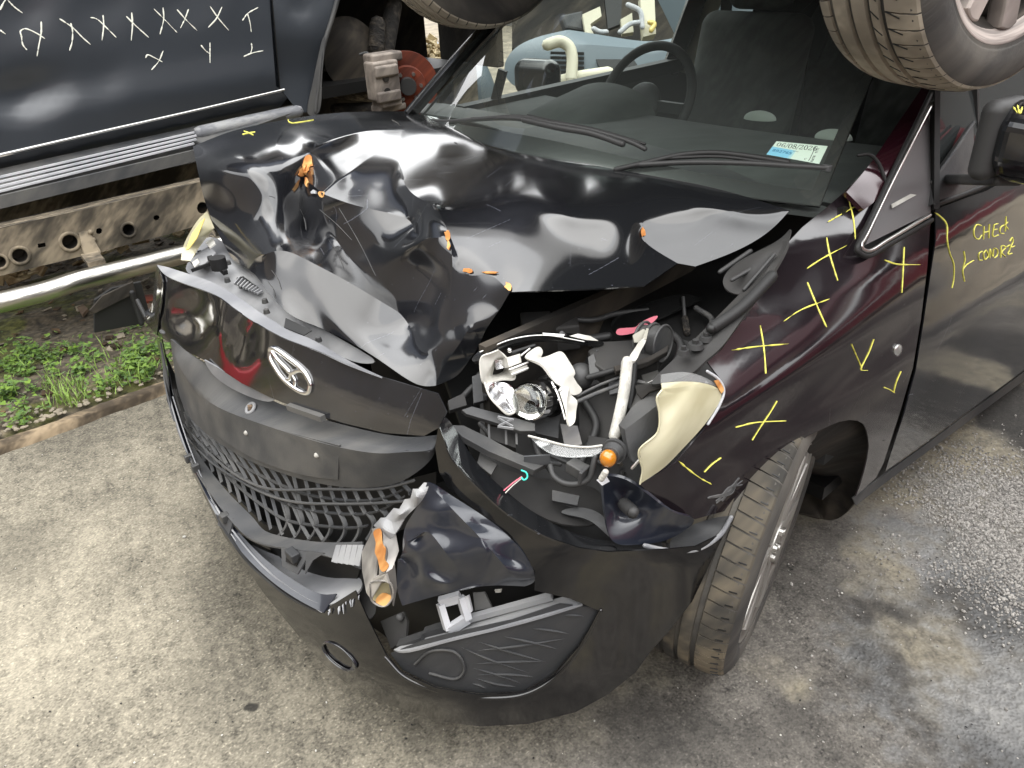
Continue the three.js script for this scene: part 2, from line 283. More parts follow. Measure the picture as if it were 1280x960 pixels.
const phys = (c, r, m = 0, o = {}) => new THREE.MeshPhysicalMaterial({ color: new THREE.Color().setRGB(...[].concat(c).length === 3 ? c : [c, c, c]), roughness: r, metalness: m, side: THREE.DoubleSide, ...o });
const white3 = [1, 1, 1];
const paintBump = dtex(512, (u, v) => g1(fbm(u * 5, v * 5, 81, 3, 5)), { rep: 1 });
const M = {
  paint: phys(white3, .6, 0, { map: paintCol, clearcoat: 1, clearcoatRoughness: .11, specularIntensity: .6, roughnessMap: paintRough, ior: 1.6 }),
  truckPaint: phys([.030, .035, .043], .45, 0, { clearcoat: .9, clearcoatRoughness: .22, bumpMap: paintBump, bumpScale: .004, ior: 1.5 }),
  navy: phys([.010, .013, .022], .35, 0, { clearcoat: 1, clearcoatRoughness: .1, bumpMap: lumpBump, bumpScale: .002 }),
  plastic: std(white3, .62, 0, { map: dirtTex([.24, .245, .255], [.37, .365, .355], 5, 101), bumpMap: fineBump, bumpScale: .0003 }),
  plasticDark: std(white3, .55, 0, { map: dirtTex([.19, .193, .2], [.30, .297, .29], 6, 111), bumpMap: fineBump, bumpScale: .0003 }),
  plasticGrey: std(white3, .6, 0, { map: dirtTex([.44, .445, .46], [.60, .60, .60], 5, 121), bumpMap: fineBump, bumpScale: .0003 }),
  plasticPale: std(white3, .55, 0, { map: dirtTex([.62, .63, .65], [.76, .76, .77], 5, 131), bumpMap: fineBump, bumpScale: .0003 }),
  bay: std(white3, .7, 0, { map: dirtTex([.08, .08, .085], [.19, .185, .18], 5, 141) }),
  black: std(.006, .5),
  glossBlack: phys(.006, .25, 0, { clearcoat: .6, clearcoatRoughness: .15 }),
  chrome: std(.85, .12, 1, { roughnessMap: paintRough }),
  chromeDull: std([.72, .71, .68], .3, 1),
  tubeChrome: std([.66, .64, .58], .3, 1, { bumpMap: lumpBump, bumpScale: .002 }),
  steel: std(white3, .5, .6, { map: dirtTex([.34, .34, .35], [.62, .60, .57], 7, 151), bumpMap: lumpBump, bumpScale: .003 }),
  rust: std(white3, .85, 0, { map: dirtTex([.66, .42, .20], [.95, .78, .52], 22, 161), bumpMap: lumpBump, bumpScale: .003 }),
  rustDark: std(white3, .85, .1, { map: dirtTex([.30, .13, .08], [.55, .25, .15], 9, 171), bumpMap: lumpBump, bumpScale: .002 }),
  caliper: std(white3, .75, .2, { map: dirtTex([.36, .33, .31], [.62, .58, .54], 9, 181), bumpMap: lumpBump, bumpScale: .004 }),
  railDirt: std(white3, .95, 0, { map: dirtTex([.24, .22, .19], [.58, .53, .45], 10, 191), bumpMap: lumpBump, bumpScale: .004 }),
  underDark: std(white3, .85, 0, { map: dirtTex([.09, .08, .07], [.30, .27, .23], 5, 201), bumpMap: lumpBump, bumpScale: .006 }),
  yellowLens: phys(white3, .3, 0, { map: dirtTex([.70, .675, .55], [.86, .84, .73], 7, 211), clearcoat: .5, clearcoatRoughness: .25, transmission: .15, thickness: 0 }),
  yellowStain: phys([.72, .55, .16], .35, 0, { clearcoat: .5 }),
  whitePlastic: std(white3, .45, 0, { map: dirtTex([.66, .65, .62], [.83, .82, .79], 9, 221) }),
  reflector: std([.80, .80, .81], .2, 1, { bumpMap: lumpBump, bumpScale: .001 }),
  amber: phys([.95, .36, .02], .12, 0, { transmission: .55, thickness: .03, ior: 1.5, attenuationColor: new THREE.Color(1, .42, .02), attenuationDistance: .02, clearcoat: 1 }),
  lens: phys([.95, 1, .97], .02, 0, { transmission: 1, thickness: .04, ior: 1.5 }),
  clear: phys([.97, .98, .98], .08, 0, { transmission: .9, thickness: 0, ior: 1.45 }),
  glass: phys([.80, .87, .83], .0, 0, { transmission: .975, thickness: 0, ior: 1.52 }),
  smoked: phys([.10, .11, .11], .02, 0, { transmission: .6, thickness: 0, ior: 1.52 }),
  red: phys([.8, .03, .05], .35, 0, { clearcoat: 1, clearcoatRoughness: .1 }),
  pink: std([.72, .16, .22], .5),
  tyre: std(white3, .86, 0, { map: dirtTex([.20, .195, .19], [.36, .345, .32], 6, 231), bumpMap: fineBump, bumpScale: .0006 }),
  tyreDust: std(white3, .93, 0, { map: dirtTex([.50, .47, .42], [.74, .70, .63], 7, 241), bumpMap: lumpBump, bumpScale: .002 }),
  tyreMud: std(white3, .92, 0, { map: dirtTex([.19, .185, .175], [.46, .42, .35], 8, 251), bumpMap: lumpBump, bumpScale: .003 }),
  alloy: std(white3, .4, .7, { map: dirtTex([.50, .48, .46], [.72, .71, .69], 5, 261) }),
  alloyDust: std(white3, .6, .4, { map: dirtTex([.50, .47, .45], [.74, .70, .67], 6, 271) }),
  barrel: std(white3, .8, .2, { map: dirtTex([.16, .145, .13], [.34, .31, .28], 6, 441) }),
  rubber: std(.012, .6),
  rubberGrey: std(.03, .55),
  brown: std(white3, .8, 0, { map: dirtTex([.30, .24, .19], [.50, .42, .34], 8, 281) }),
  pen: std([.78, .74, .13], .6),
  penWhite: std([.82, .82, .72], .6),
  dash: std(white3, .75, 0, { map: dirtTex([.20, .215, .21], [.28, .295, .285], 6, 291) }),
  cloth: std(white3, .95, 0, { map: dirtTex([.19, .20, .195], [.32, .33, .32], 9, 301) }),
  trimBeige: std(white3, .8, 0, { map: dirtTex([.55, .54, .50], [.66, .65, .60], 4, 311) }),
  dustyGlass: phys([.12, .115, .117], .4, 0, { clearcoat: .7, clearcoatRoughness: .18 }),
  steelPale: std(white3, .42, .35, { map: dirtTex([.46, .45, .44], [.80, .78, .75], 9, 461), bumpMap: lumpBump, bumpScale: .003 }),
  creamDirty: std(white3, .8, 0, { map: dirtTex([.36, .33, .24], [.70, .66, .52], 12, 471) }),
  teal: std([.05, .62, .48], .5),
  paleVent: std([.5, .55, .5], .6),
  bluegrey: phys([.13, .165, .19], .45, 0, { clearcoat: .3, clearcoatRoughness: .4 }),
  cream: std([.66, .62, .48], .6),
  white: std([.8, .8, .79], .5),
};
M.paintCherry = M.paint.clone(); M.paintCherry.map = null; M.paintCherry.color.setRGB(.036, .008, .014); M.paintCherry.metalness = .3; M.paintWing = M.paint.clone(); M.paintWing.map = null; M.paintWing.color.setRGB(.012, .0088, .0108); M.paintLow = M.paint.clone(); M.paintLow.specularIntensity = .25; M.paintLow.map = null; M.paintLow.color.setRGB(.0055, .0055, .006);
for (const k in M) M[k].name = k;

// ---------------------------------------------------------------- setting: yard slab, kerb, soil, far ground
{
  // one computed map for the slab near the camera: x -1.52..2.9, z -3.6..2.6 (metres)
  const X0 = -1.5, X1 = 2.9, Z0 = -3.6, Z1 = 2.5, N = 2048, HN = 2048;
  const col = new Uint8Array(N * HN * 4), rough = new Uint8Array(N * HN * 4), bmp = new Uint8Array(N * HN * 4);
  const spots = []; for (let i = 0; i < 70; i++) spots.push([rr(X0, X1), rr(Z0, Z1), rr(.003, .016), rr(.3, .85)]);
  const spotGrid = new Map(); for (const s of spots) { const k = Math.floor(s[0] * 4) * 1000 + Math.floor(s[1] * 4); for (const dx of [-1, 0, 1]) for (const dz of [-1, 0, 1]) { const q = k + dx * 1000 + dz; if (!spotGrid.has(q)) spotGrid.set(q, []); spotGrid.get(q).push(s); } }
  for (let j = 0; j < HN; j++) for (let i = 0; i < N; i++) {
    const x = X0 + (X1 - X0) * i / N, z = Z0 + (Z1 - Z0) * (1 - j / HN);
    const big = fbm(x * 1.3 + 3, z * 1.3, 1, 4), mid = fbm(x * 6, z * 6, 11, 4), fine = fbm(x * 45, z * 45, 21, 3), grain = vnoise(x * 260, z * 260, 31), g2 = vnoise(x * 520, z * 520, 37);
    // brush marks of the float, across the slab
    const brush = fbm((x + z * .25) * 5, (z - x * .25) * 60, 41, 3);
    let L = .205 + .20 * (big - .5) + .10 * (mid - .5) + .14 * (fine - .5) + .16 * (grain - .5) + .14 * (g2 - .5) + .08 * (brush - .5);
    L *= mix(.62, 1.08, sstep(.30, .62, fbm(x * .9 + 5, z * 1.5 + 1, 91, 4))); L += .16 * sstep(.72, .92, grain * .55 + g2 * .45);
    let tone = [1.0, .90, .69];
    // the left bay of the slab is cleaner and yellower; to the right of the nose it is oily and dark
    const oil = sstep(.32, .98, x + .5 * (big - .5) + .35 * (mid - .5) - .30 * (z - .6)) ;
    const oilP = sstep(.35, .62, fbm(x * 2.6 + 9, z * 2.6, 51, 4)) * .55 + .45;
    L = mix(L, L * (.20 + .18 * (1 - oilP)) + .008, oil * oilP);
    const yel = oil * sstep(.52, .66, fbm(x * 3.4 + 4, z * 3.4 + 2, 61, 4)) * sstep(1.75, 1.1, x) * (.6 + .8 * (fine - .2)); L = mix(L, .215 + .12 * (grain - .5) + .1 * (fine - .5), Math.min(1, Math.max(0, yel * .95)));
    tone = [mix(tone[0], 1.0, oil), mix(tone[1], .915 - .03 * yel, oil), mix(tone[2], .80 - .16 * yel, oil)];
    const st = sstep(.62, .80, fbm(x * 2.2 + 1, z * 2.2 + 5, 71, 4)) * (1 - oil); L *= 1 - .38 * st;
    let pit = 0; for (const s of spotGrid.get(Math.floor(x * 4) * 1000 + Math.floor(z * 4)) || []) { const d = Math.hypot(x - s[0], z - s[1]) / s[2] + 1.6 * (fine - .5) + .8 * (mid - .5); if (d < 1) { L *= mix(1, 1 - s[3], sstep(1, .6, d)); } }
    // wet, gritty patch on the right
    const wet = sstep(.0, .34, .50 - Math.hypot((x - 1.30) / .62, (z + .62) / .80) * .6 + .75 * (mid - .5) + .35 * (fine - .5));
    const grit = 0;
    L = mix(L, L * .75 + .022, wet); L = mix(L, .34, grit * .6);
    const pock = grain > .9 && fine > .55 ? .35 : 0; L *= 1 - pock;
    const q = (j * N + i) * 4; for (let k = 0; k < 3; k++) { const v = Math.max(.008, L * mix(tone[k], .95 + .02 * k, wet * .7)); col[q + k] = 255 * Math.min(1, v <= .0031308 ? v * 12.92 : 1.055 * Math.pow(v, 1 / 2.4) - .055); } col[q + 3] = 255;
    const R = mix(.9, .30, wet * .8) - .12 * oil * oilP; rough[q] = rough[q + 1] = rough[q + 2] = 255 * R; rough[q + 3] = 255;
    const B = .45 + .35 * (fine - .5) + .35 * (grain - .5) + .2 * (mid - .5) + .3 * grit - pock; bmp[q] = bmp[q + 1] = bmp[q + 2] = 255 * Math.min(1, Math.max(0, B)); bmp[q + 3] = 255;
  }
  const T = (d, srgb) => { const t = new THREE.DataTexture(d, N, HN, THREE.RGBAFormat); t.magFilter = THREE.LinearFilter; t.minFilter = THREE.LinearMipmapLinearFilter; t.generateMipmaps = true; if (srgb) t.colorSpace = THREE.SRGBColorSpace; t.flipY = false; t.needsUpdate = true; return t; };
  M.slab = new THREE.MeshStandardMaterial({ map: T(col, true), roughnessMap: T(rough), bumpMap: T(bmp), bumpScale: .004, roughness: 1 });
  const g = new THREE.PlaneGeometry(X1 - X0, Z1 - Z0); g.rotateX(-Math.PI / 2); g.translate((X0 + X1) / 2, 0, (Z0 + Z1) / 2);
  // row 0 of the data is the +z end; the plane's v = 0 lies at +z
  obj('concrete_slab', g, M.slab, scene, { kind: 'structure' });
  const far = dirtTex([.46, .43, .38], [.60, .56, .49], 8, 321); M.farGround = std(white3, .95, 0, { map: far, bumpMap: lumpBump, bumpScale: .01 });
  const fg = new THREE.PlaneGeometry(240, 240, 1, 1); fg.rotateX(-Math.PI / 2); fg.translate(0, -.02, 0); const uv = fg.attributes.uv; for (let i = 0; i < uv.count; i++) uv.setXY(i, uv.getX(i) * 160, uv.getY(i) * 160);
  obj('yard_ground', fg, M.farGround, scene, { kind: 'structure' });
  // soil strip beyond the kerb
  M.soil = std(white3, .95, 0, { map: dtex(1024, (u, v) => { const a = fbm(u * 10, v * 10, 331, 5, 10), b = fbm(u * 90, v * 90, 335, 2, 90), m = sstep(.52, .66, fbm(u * 6, v * 6, 345, 4, 6)); let c = [.24 + .16 * a, .215 + .15 * a, .175 + .13 * a]; const k = .55 + .9 * b; c = c.map(q => q * k); return c.map((q, i) => Math.min(1, mix(q, [.24, .27, .06][i] * k, .55 * m))); }, { srgb: true, rep: .7 }), bumpMap: lumpBump, bumpScale: .02 });
  const W = 90, H = 60, P = []; const sg = new THREE.PlaneGeometry(3.4, 7.5, W, H); sg.rotateX(-Math.PI / 2); sg.translate(-3.27, 0, -.6); const p = sg.attributes.position, u2 = sg.attributes.uv;
  for (let i = 0; i < p.count; i++) { const x = p.getX(i), z = p.getZ(i); p.setY(i, .004 + .05 * fbm(x * 3, z * 3, 351, 4) * sstep(-1.57, -1.8, x) + .02 * fbm(x * 14, z * 14, 355, 2) * sstep(-1.57, -1.65, x)); u2.setXY(i, x, z); } sg.computeVertexNormals();
  obj('soil_strip', sg, M.soil, scene, { kind: 'structure' });
}
{ // kerb edge: weathered ridge along the slab
  M.kerb = std(white3, .95, 0, { map: dirtTex([.26, .225, .18], [.60, .53, .43], 12, 361), bumpMap: lumpBump, bumpScale: .008 });
  const n = 400, pos = [], ix = [], prof = [[-1.575, -.02], [-1.57, .018], [-1.55, .033], [-1.515, .036], [-1.497, .026], [-1.490, -.02]];
  for (let i = 0; i <= n; i++) { const z = -3.6 + 6.2 * i / n; prof.forEach(([x, y], k) => pos.push(x + .03 * (fbm(z * 9, k, 371, 4) - .5), y + (k > 0 && k < 5 ? .022 * (fbm(z * 13, k * .7, 375, 4) - .5) : 0), z)); if (i) for (let k = 0; k < 5; k++) { const a = (i - 1) * 6 + k; ix.push(a, a + 6, a + 1, a + 1, a + 6, a + 7); } }
  const g = new THREE.BufferGeometry(); g.setAttribute('position', new THREE.BufferAttribute(new Float32Array(pos), 3)); g.setIndex(ix); g.computeVertexNormals();
  obj('kerb', skewUV(g.toNonIndexed()), M.kerb, scene, { kind: 'structure' });
}

// ================================================================ the wrecked car
const car = thing('wrecked_car', 'black hatchback with crumpled bonnet, torn front bumper and smashed headlamp', 'car');
const S = 's';
// ---- bonnet, buckled up in the middle and folded down at the nose
const hood = sheet('hood', M.paint, car, { level: 4, t: .003, ang: 30, relax: .6, pull: 2,
  out: [[241, 183, 'y', 1.045, S], [270, 171, 'y', 1.055], [300, 161, 'y', 1.058], [360, 149, 'y', 1.058], [430, 140, 'y', 1.052], [505, 139, 'y', 1.035, S],
    [560, 150, 'y', 1.04], [600, 164, 'y', 1.045], [640, 181, 'y', 1.045], [700, 196, 'y', 1.045], [760, 210, 'y', 1.045], [840, 224, 'y', 1.045], [910, 239, 'y', 1.04], [987, 263, 'y', 1.02, S],
    [961, 290, 'y', .985], [920, 314, 'y', .955], [869, 333, 'y', .93, S], [847, 329, 'y', .935, S], [806, 357, 'y', .925, S], [740, 361, 'y', .93], [690, 363, 'y', .93], [637, 365, 'y', .92, S],
    [624, 388, 'y', .885], [607, 412, 'y', .85], [598, 434, 'y', .81], [586, 450, 'y', .785], [572, 470, 'y', .755], [545, 482, 'y', .735, S], [520, 481, 'y', .74],
    [482, 455, 'y', .755], [442, 430, 'y', .77], [395, 407, 'y', .785], [366, 396, 'y', .80], [338, 370, 'y', .82], [318, 341, 'y', .845], [296, 330, 'y', .826], [286, 316, 'y', .834], [267, 281, 'y', .882], [254, 245, 'y', .945], [247, 212, 'y', 1.008]],
  lines: [
    [[388, 192, 'y', 1.03], [408, 179, 'y', 1.047], [442, 167, 'y', 1.056], [472, 162, 'y', 1.055], [503, 162, 'y', 1.05, S]],
    [[403, 242, 'y', 1.005, S], [420, 228, 'y', 1.018], [442, 213, 'y', 1.03], [479, 184, 'y', 1.046], [503, 162, 'y', 1.05, S]],
    [[503, 162, 'y', 1.05, S], [499, 190, 'y', 1.042], [503, 226, 'y', 1.026], [521, 246, 'y', 1.018], [546, 258, 'y', 1.03, S], [561, 291, 'y', 1.005, S]],
    [[403, 242, 'y', 1.005, S], [435, 254, 'y', .99], [470, 263, 'y', .985], [509, 272, 'y', .98], [517, 287, 'y', .965], [525, 296, 'y', .98], [552, 297, 'y', .99], [561, 291, 'y', 1.005, S]],
    [[388, 192, 'y', 1.03, S], [380, 222, 'y', .985], [403, 242, 'y', 1.005, S]],
    [[403, 242, 'y', 1.005, S], [404, 268, 'y', .95], [420, 300, 'y', .905], [442, 328, 'y', .875], [465, 358, 'y', .845], [498, 390, 'y', .815], [514, 410, 'y', .79]],
    [[331, 318, 'y', .895, S], [348, 313, 'y', .905], [368, 317, 'y', .90], [395, 331, 'y', .89], [428, 348, 'y', .87], [465, 370, 'y', .845], [498, 390, 'y', .815]],
    [[561, 291, 'y', 1.005, S], [564, 312, 'y', .975], [566, 338, 'y', .94], [563, 375, 'y', .885], [566, 410, 'y', .835]],
    [[561, 291, 'y', 1.005, S], [572, 318, 'y', .965], [585, 345, 'y', .935], [610, 340, 'y', .945], [637, 365, 'y', .92, S]],
    [[380, 222, 'y', .985], [378, 250, 'y', .95], [381, 286, 'y', .885, S]],
    [[803, 281, 'y', 1.0, S], [800, 292, 'y', .986], [812, 308, 'y', .962], [847, 329, 'y', .935, S]],
    [[545, 482, 'y', .735, S], [556, 455, 'y', .775], [575, 430, 'y', .82], [590, 405, 'y', .86]],
  ],
  soft: [
    [[561, 291, 'y', 1.005], [600, 287, 'y', 1.008], [640, 290, 'y', 1.006], [700, 291, 'y', 1.003], [750, 286, 'y', 1.003], [803, 281, 'y', 1.0]],
  ],
  pts: [[304, 268, 'y', .918], [346, 268, 'y', .933],
    [424, 200, 'y', 1.022], [450, 182, 'y', 1.036], [420, 188, 'y', 1.03], [460, 233, 'y', 1.012], [485, 215, 'y', 1.03], [440, 236, 'y', 1.005], [490, 250, 'y', 1.0], [530, 272, 'y', .99],
    [440, 280, 'y', .93], [480, 295, 'y', .905], [455, 308, 'y', .89], [502, 312, 'y', .885], [420, 275, 'y', .94], [530, 310, 'y', .945], [520, 335, 'y', .90], [480, 335, 'y', .875], [540, 350, 'y', .895], [505, 365, 'y', .85], [530, 385, 'y', .845], [545, 410, 'y', .83], [535, 440, 'y', .79], [600, 370, 'y', .91], [585, 390, 'y', .88],
    [345, 335, 'y', .89], [370, 345, 'y', .895], [400, 365, 'y', .885], [440, 390, 'y', .865], [470, 410, 'y', .84], [420, 405, 'y', .82], [380, 385, 'y', .84], [490, 435, 'y', .80], [515, 440, 'y', .78], [350, 360, 'y', .86], [450, 418, 'y', .81],
    [900, 285, 'y', 1.0], [860, 300, 'y', .975], [620, 322, 'y', .968], [680, 332, 'y', .958], [740, 328, 'y', .962], [790, 335, 'y', .945]],
  fix: [[278, 210, 'y', 1.034], [312, 214, 'y', 1.036], [348, 216, 'y', 1.026], [310, 188, 'y', 1.052], [345, 178, 'y', 1.056], [278, 190, 'y', 1.048], [540, 185, 'h', 0], [560, 210, 'h', 0], [600, 200, 'h', 0], [600, 240, 'h', 0], [650, 215, 'h', 0], [650, 255, 'h', 0], [700, 240, 'h', 0], [700, 268, 'h', 0], [750, 230, 'h', 0], [760, 260, 'h', 0], [810, 245, 'h', 0], [860, 255, 'h', 0], [910, 262, 'h', -.004], [590, 265, 'h', 0], [555, 240, 'h', .004], [545, 165, 'h', 0]] });
// ---- left front wing and the windscreen pillar above it
const b = v => ['b', v];
const fender = sheet('fender', M.paintWing, car, { fill: [8, (x, y) => { // shallow crease that runs back from the lamp and a soft hollow below it
    const yl = 545 - (x - 880) * .72; return ['b', .006 * Math.exp(-(((y - yl) / 26) ** 2)) - .008 * Math.exp(-(((y - yl - 55) / 40) ** 2)) - .062 * (1 - Math.exp(-Math.pow(Math.log1p(Math.exp((yl - 34 - y) / 15)) * 15 / 62, 1.15))) * sstep(1150, 985, x)]; }],
  out: [[1003, 284], [986, 302], [975, 330], [950, 368], [925, 405], [902, 437], [884, 452], [899, 472], [905, 492], [880, 537], [845, 578], [800, 606], [823, 627], [847, 642], [869, 649], [890, 643], [912, 637], [930, 615], [950, 596], [985, 562], [1010, 545], [1035, 533], [1050, 527], [1062, 525], [1072, 526], [1079, 530], [1083, 537], [1085, 546], [1086, 558], [1084, 573], [1080, 590], [1075, 607], [1070, 620], [1095, 597], [1104, 580], [1126, 512], [1141, 460], [1151, 400], [1159, 335], [1163, 278], [1087, 316], [1075, 310], [1080, 290], [1108, 232], [1092, 208], [1060, 236], [1030, 262]] });
sheet('windscreen_pillar', M.paintCherry, car, { t: .01, level: 3, out: [[1058, 240, 'x', .72, S], [1090, 202, 'x', .698], [1120, 157, 'x', .675], [1149, 115, 'x', .652], [1200, 32, 'x', .605], [1240, -45, 'x', .57, S], [1285, -45, 'x', .60, S], [1230, 30, 'x', .65], [1174, 115, 'x', .705], [1142, 172, 'x', .735], [1108, 236, 'b', .0], [1080, 262, 'b', 0, S]] });
tube('pillar_seal', M.rubber, car, [[1073, 194, 'b', -.01], [1086, 193, 'b', .004], [1098, 204, 'b', .008], [1107, 226, 'b', .005]], .004);
// ---- front door (runs on out of the picture)
const door = sheet('front_door', M.paint, car, { fill: [16, (x, y) => { const yl = 300 - (x - 1180) * .66; return ['b', -.002 - .012 * Math.exp(-(((y - yl - 60) / 38) ** 2)) + .004 * Math.exp(-(((y - yl) / 18) ** 2))]; }],
  out: [[1169, 262], [1170, 300], [1163, 345], [1155, 400], [1145, 462], [1131, 515], [1111, 575], [1107, 589], [1160, 551], [1220, 507], [1281, 462], [1360, 404], [1430, 352], [1430, 120], [1360, 160], [1281, 212], [1232, 239], [1200, 250]] });
sheet('sill', M.plasticDark, car, { fill: [16, () => ['b', -.012]], out: [[1066, 623], [1107, 592], [1160, 554], [1220, 510], [1281, 465], [1430, 356], [1430, 366], [1281, 475], [1220, 520], [1160, 564], [1110, 601], [1070, 632]] });
// dark shut line and hinge cavity behind the door edge
sheet('door_gap', M.black, car, { fill: [20, () => ['b', -.03]], t: .01, out: [[1155, 262], [1185, 262], [1185, 330], [1172, 400], [1160, 465], [1148, 515], [1125, 575], [1112, 600], [1085, 612], [1105, 560], [1120, 510], [1132, 460], [1145, 400], [1152, 330]] });
// rear body out of the frame: doors, roof and tail, so that the car is whole from the side and in reflections
{
  const ys = [.22, .4, .62, .8, .95, 1.05, 1.25, 1.42, 1.53, 1.58], pos = [], ix = [], zs = [-1.95, -2.4, -2.9, -3.3, -3.52], hw = y => .865 - inset(y) * 1.1;
  zs.forEach((z, i) => { const k = [1, 1, .98, .93, .84][i]; for (let s = 0; s < 2; s++) ys.forEach(y => pos.push((s ? -1 : 1) * Math.max(.35, hw(Math.min(y, 1.5))) * k, y, z)); });
  const n = ys.length * 2; for (let i = 0; i < zs.length - 1; i++) { for (let s = 0; s < 2; s++) for (let j = 0; j < ys.length - 1; j++) { const a = i * n + s * ys.length + j, c = a + n; ix.push(a, a + 1, c, a + 1, c + 1, c); } const a = i * n + ys.length - 1, c = a + ys.length; ix.push(a, a + n, c, c, a + n, c + n); }
  const e = (zs.length - 1) * n; for (let j = 0; j < ys.length - 1; j++) { const a = e + j, c = e + ys.length + j; ix.push(a, c, a + 1, c, c + 1, a + 1); }
  const g = new THREE.BufferGeometry(); g.setAttribute('position', new THREE.BufferAttribute(new Float32Array(pos), 3)); g.setIndex(ix);
  obj('rear_body', skewUV(toCreasedNormals(g, .6)), M.paint, car);
}
// ---- windscreen in true proportions
const WB = (u) => V(u * .70, 1.035 - .02 * u * u, -.07 - .165 * u * u), WT = u => V(u * .535, 1.545, -.93 - .10 * u * u);
function gridGeo(f, nu, nv, t) { const P = [], T = []; for (let j = 0; j <= nv; j++) for (let i = 0; i <= nu; i++) P.push(f(i / nu, j / nv)); for (let j = 0; j < nv; j++) for (let i = 0; i < nu; i++) { const a = j * (nu + 1) + i; T.push([a, a + 1, a + nu + 2], [a, a + nu + 2, a + nu + 1]); } return shell(P, T, t, .7); }
const ws = (u, v) => { const p = WB(u).lerp(WT(u), v), bul = .035 * Math.sin(Math.PI * v); p.y += bul * .75; p.z += bul * .6; return p; };
{ const P = []; const g = new THREE.BufferGeometry(), nu = 24, nv = 16, pos = [], ix = []; for (let j = 0; j <= nv; j++) for (let i = 0; i <= nu; i++) { const p = ws(i / nu * 2 - 1, j / nv); pos.push(p.x, p.y, p.z); } for (let j = 0; j < nv; j++) for (let i = 0; i < nu; i++) { const a = j * (nu + 1) + i; ix.push(a, a + 1, a + nu + 2, a, a + nu + 2, a + nu + 1); } g.setAttribute('position', new THREE.BufferAttribute(new Float32Array(pos), 3)); g.setIndex(ix); g.computeVertexNormals(); obj('windscreen', skewUV(g.toNonIndexed()), M.glass, car); }
// printed black border of the screen and its rubber
obj('windscreen_border', [gridGeo((a, c) => ws(1 - .035 * a * (1 - .2 * c), c).add(V(0, -.004, -.004)), 4, 12, .002), gridGeo((a, c) => ws(-1 + .03 * a, c).add(V(0, -.004, -.004)), 3, 12, .002), gridGeo((a, c) => ws(a * 2 - 1, .055 * c * (1 - .3 * Math.cos(a * 6.28))).add(V(0, -.004, -.004)), 20, 2, .002)], M.glossBlack, car);
obj('right_pillar', [gridGeo((a, c) => ws(-1 - .06 * a, c).add(V(0, .002 + .008 * Math.sin(Math.PI * a), .004)), 5, 14, .03)], M.glossBlack, car);
obj('roof', gridGeo((a, c) => { const u = a * 2 - 1; return V(u * mix(.535, .56, c), mix(1.545, 1.60, Math.sin(c * 1.57)) - .05 * u ** 4, mix(-.93 - .1 * u * u, -2.1, c)); }, 12, 8, .02), M.paint, car);
// cowl under the wipers
sheet('cowl', M.plasticDark, car, { level: 2, out: [[512, 138, 'y', 1.03], [560, 146, 'y', 1.035], [620, 160, 'y', 1.035], [700, 190, 'y', 1.035], [780, 208, 'y', 1.03], [860, 222, 'y', 1.025], [940, 240, 'y', 1.015], [1000, 262, 'y', .995], [1035, 250, 'y', 1.0], [1060, 225, 'y', 1.005], [1010, 235, 'y', 1.0], [900, 205, 'y', 1.01], [800, 178, 'y', 1.02], [700, 152, 'y', 1.02], [600, 138, 'y', 1.02], [545, 128, 'y', 1.02]] });
// ---- emblem panel: the upper bumper, shoved in
const noseFill = (x, y) => { const dent = -.028 * Math.exp(-(((x - 238) / 24) ** 2) - (((y - 392) / 26) ** 2)) + .012 * Math.exp(-(((x - 275) / 16) ** 2) - (((y - 400) / 34) ** 2)) - .012 * Math.exp(-(((x - 305) / 16) ** 2) - (((y - 425) / 28) ** 2)) + .008 * Math.sin(x * .021 + 1) ; return ['b', .035 + dent]; };
const nose = sheet('bumper_nose', M.paint, car, { fill: [9, noseFill], out: [[199, 336], [208, 347], [238, 358], [271, 370], [290, 384], [311, 399], [335, 413], [359, 425], [400, 440], [430, 454], [480, 472], [520, 484], [547, 492], [558, 515], [548, 535], [530, 545], [480, 541], [430, 529], [370, 510], [336, 496], [302, 479], [273, 460], [249, 447], [214, 429], [196, 419], [193, 395]] });
sheet('nose_edge', M.plasticGrey, car, { level: 2, t: .003, out: [[196, 331, 'b', .03, S], [208, 345, 'b', .038], [238, 357, 'b', .038], [271, 369, 'b', .038], [290, 383, 'b', .038], [311, 398, 'b', .038], [335, 412, 'b', .038], [359, 424, 'b', .038], [400, 439, 'b', .038], [430, 453, 'b', .038], [478, 471, 'b', .036, S], [440, 453, 'b', .012], [404, 432, 'b', .01], [383, 421, 'b', .01], [362, 414, 'b', .01], [347, 404, 'b', .01], [330, 394, 'b', .01], [306, 377, 'b', .01], [286, 364, 'b', .01], [264, 352, 'b', .01], [238, 343, 'b', .01], [222, 338, 'b', .015], [210, 334, 'b', .02]] });
sheet('radiator_cover', M.plasticGrey, car, { level: 2, t: .003, out: [[232, 340, 'y', .80], [240, 322, 'y', .80], [247, 306, 'y', .81], [262, 296, 'y', .82], [284, 306, 'y', .82], [300, 330, 'y', .81], [325, 345, 'y', .81], [350, 380, 'y', .79], [388, 402, 'y', .77], [440, 432, 'y', .75], [470, 452, 'y', .74], [440, 452, 'y', .725], [400, 432, 'y', .735], [350, 412, 'y', .75], [300, 376, 'y', .775], [270, 356, 'y', .79]], pts: [[275, 335, 'y', .81], [310, 360, 'y', .795]] });
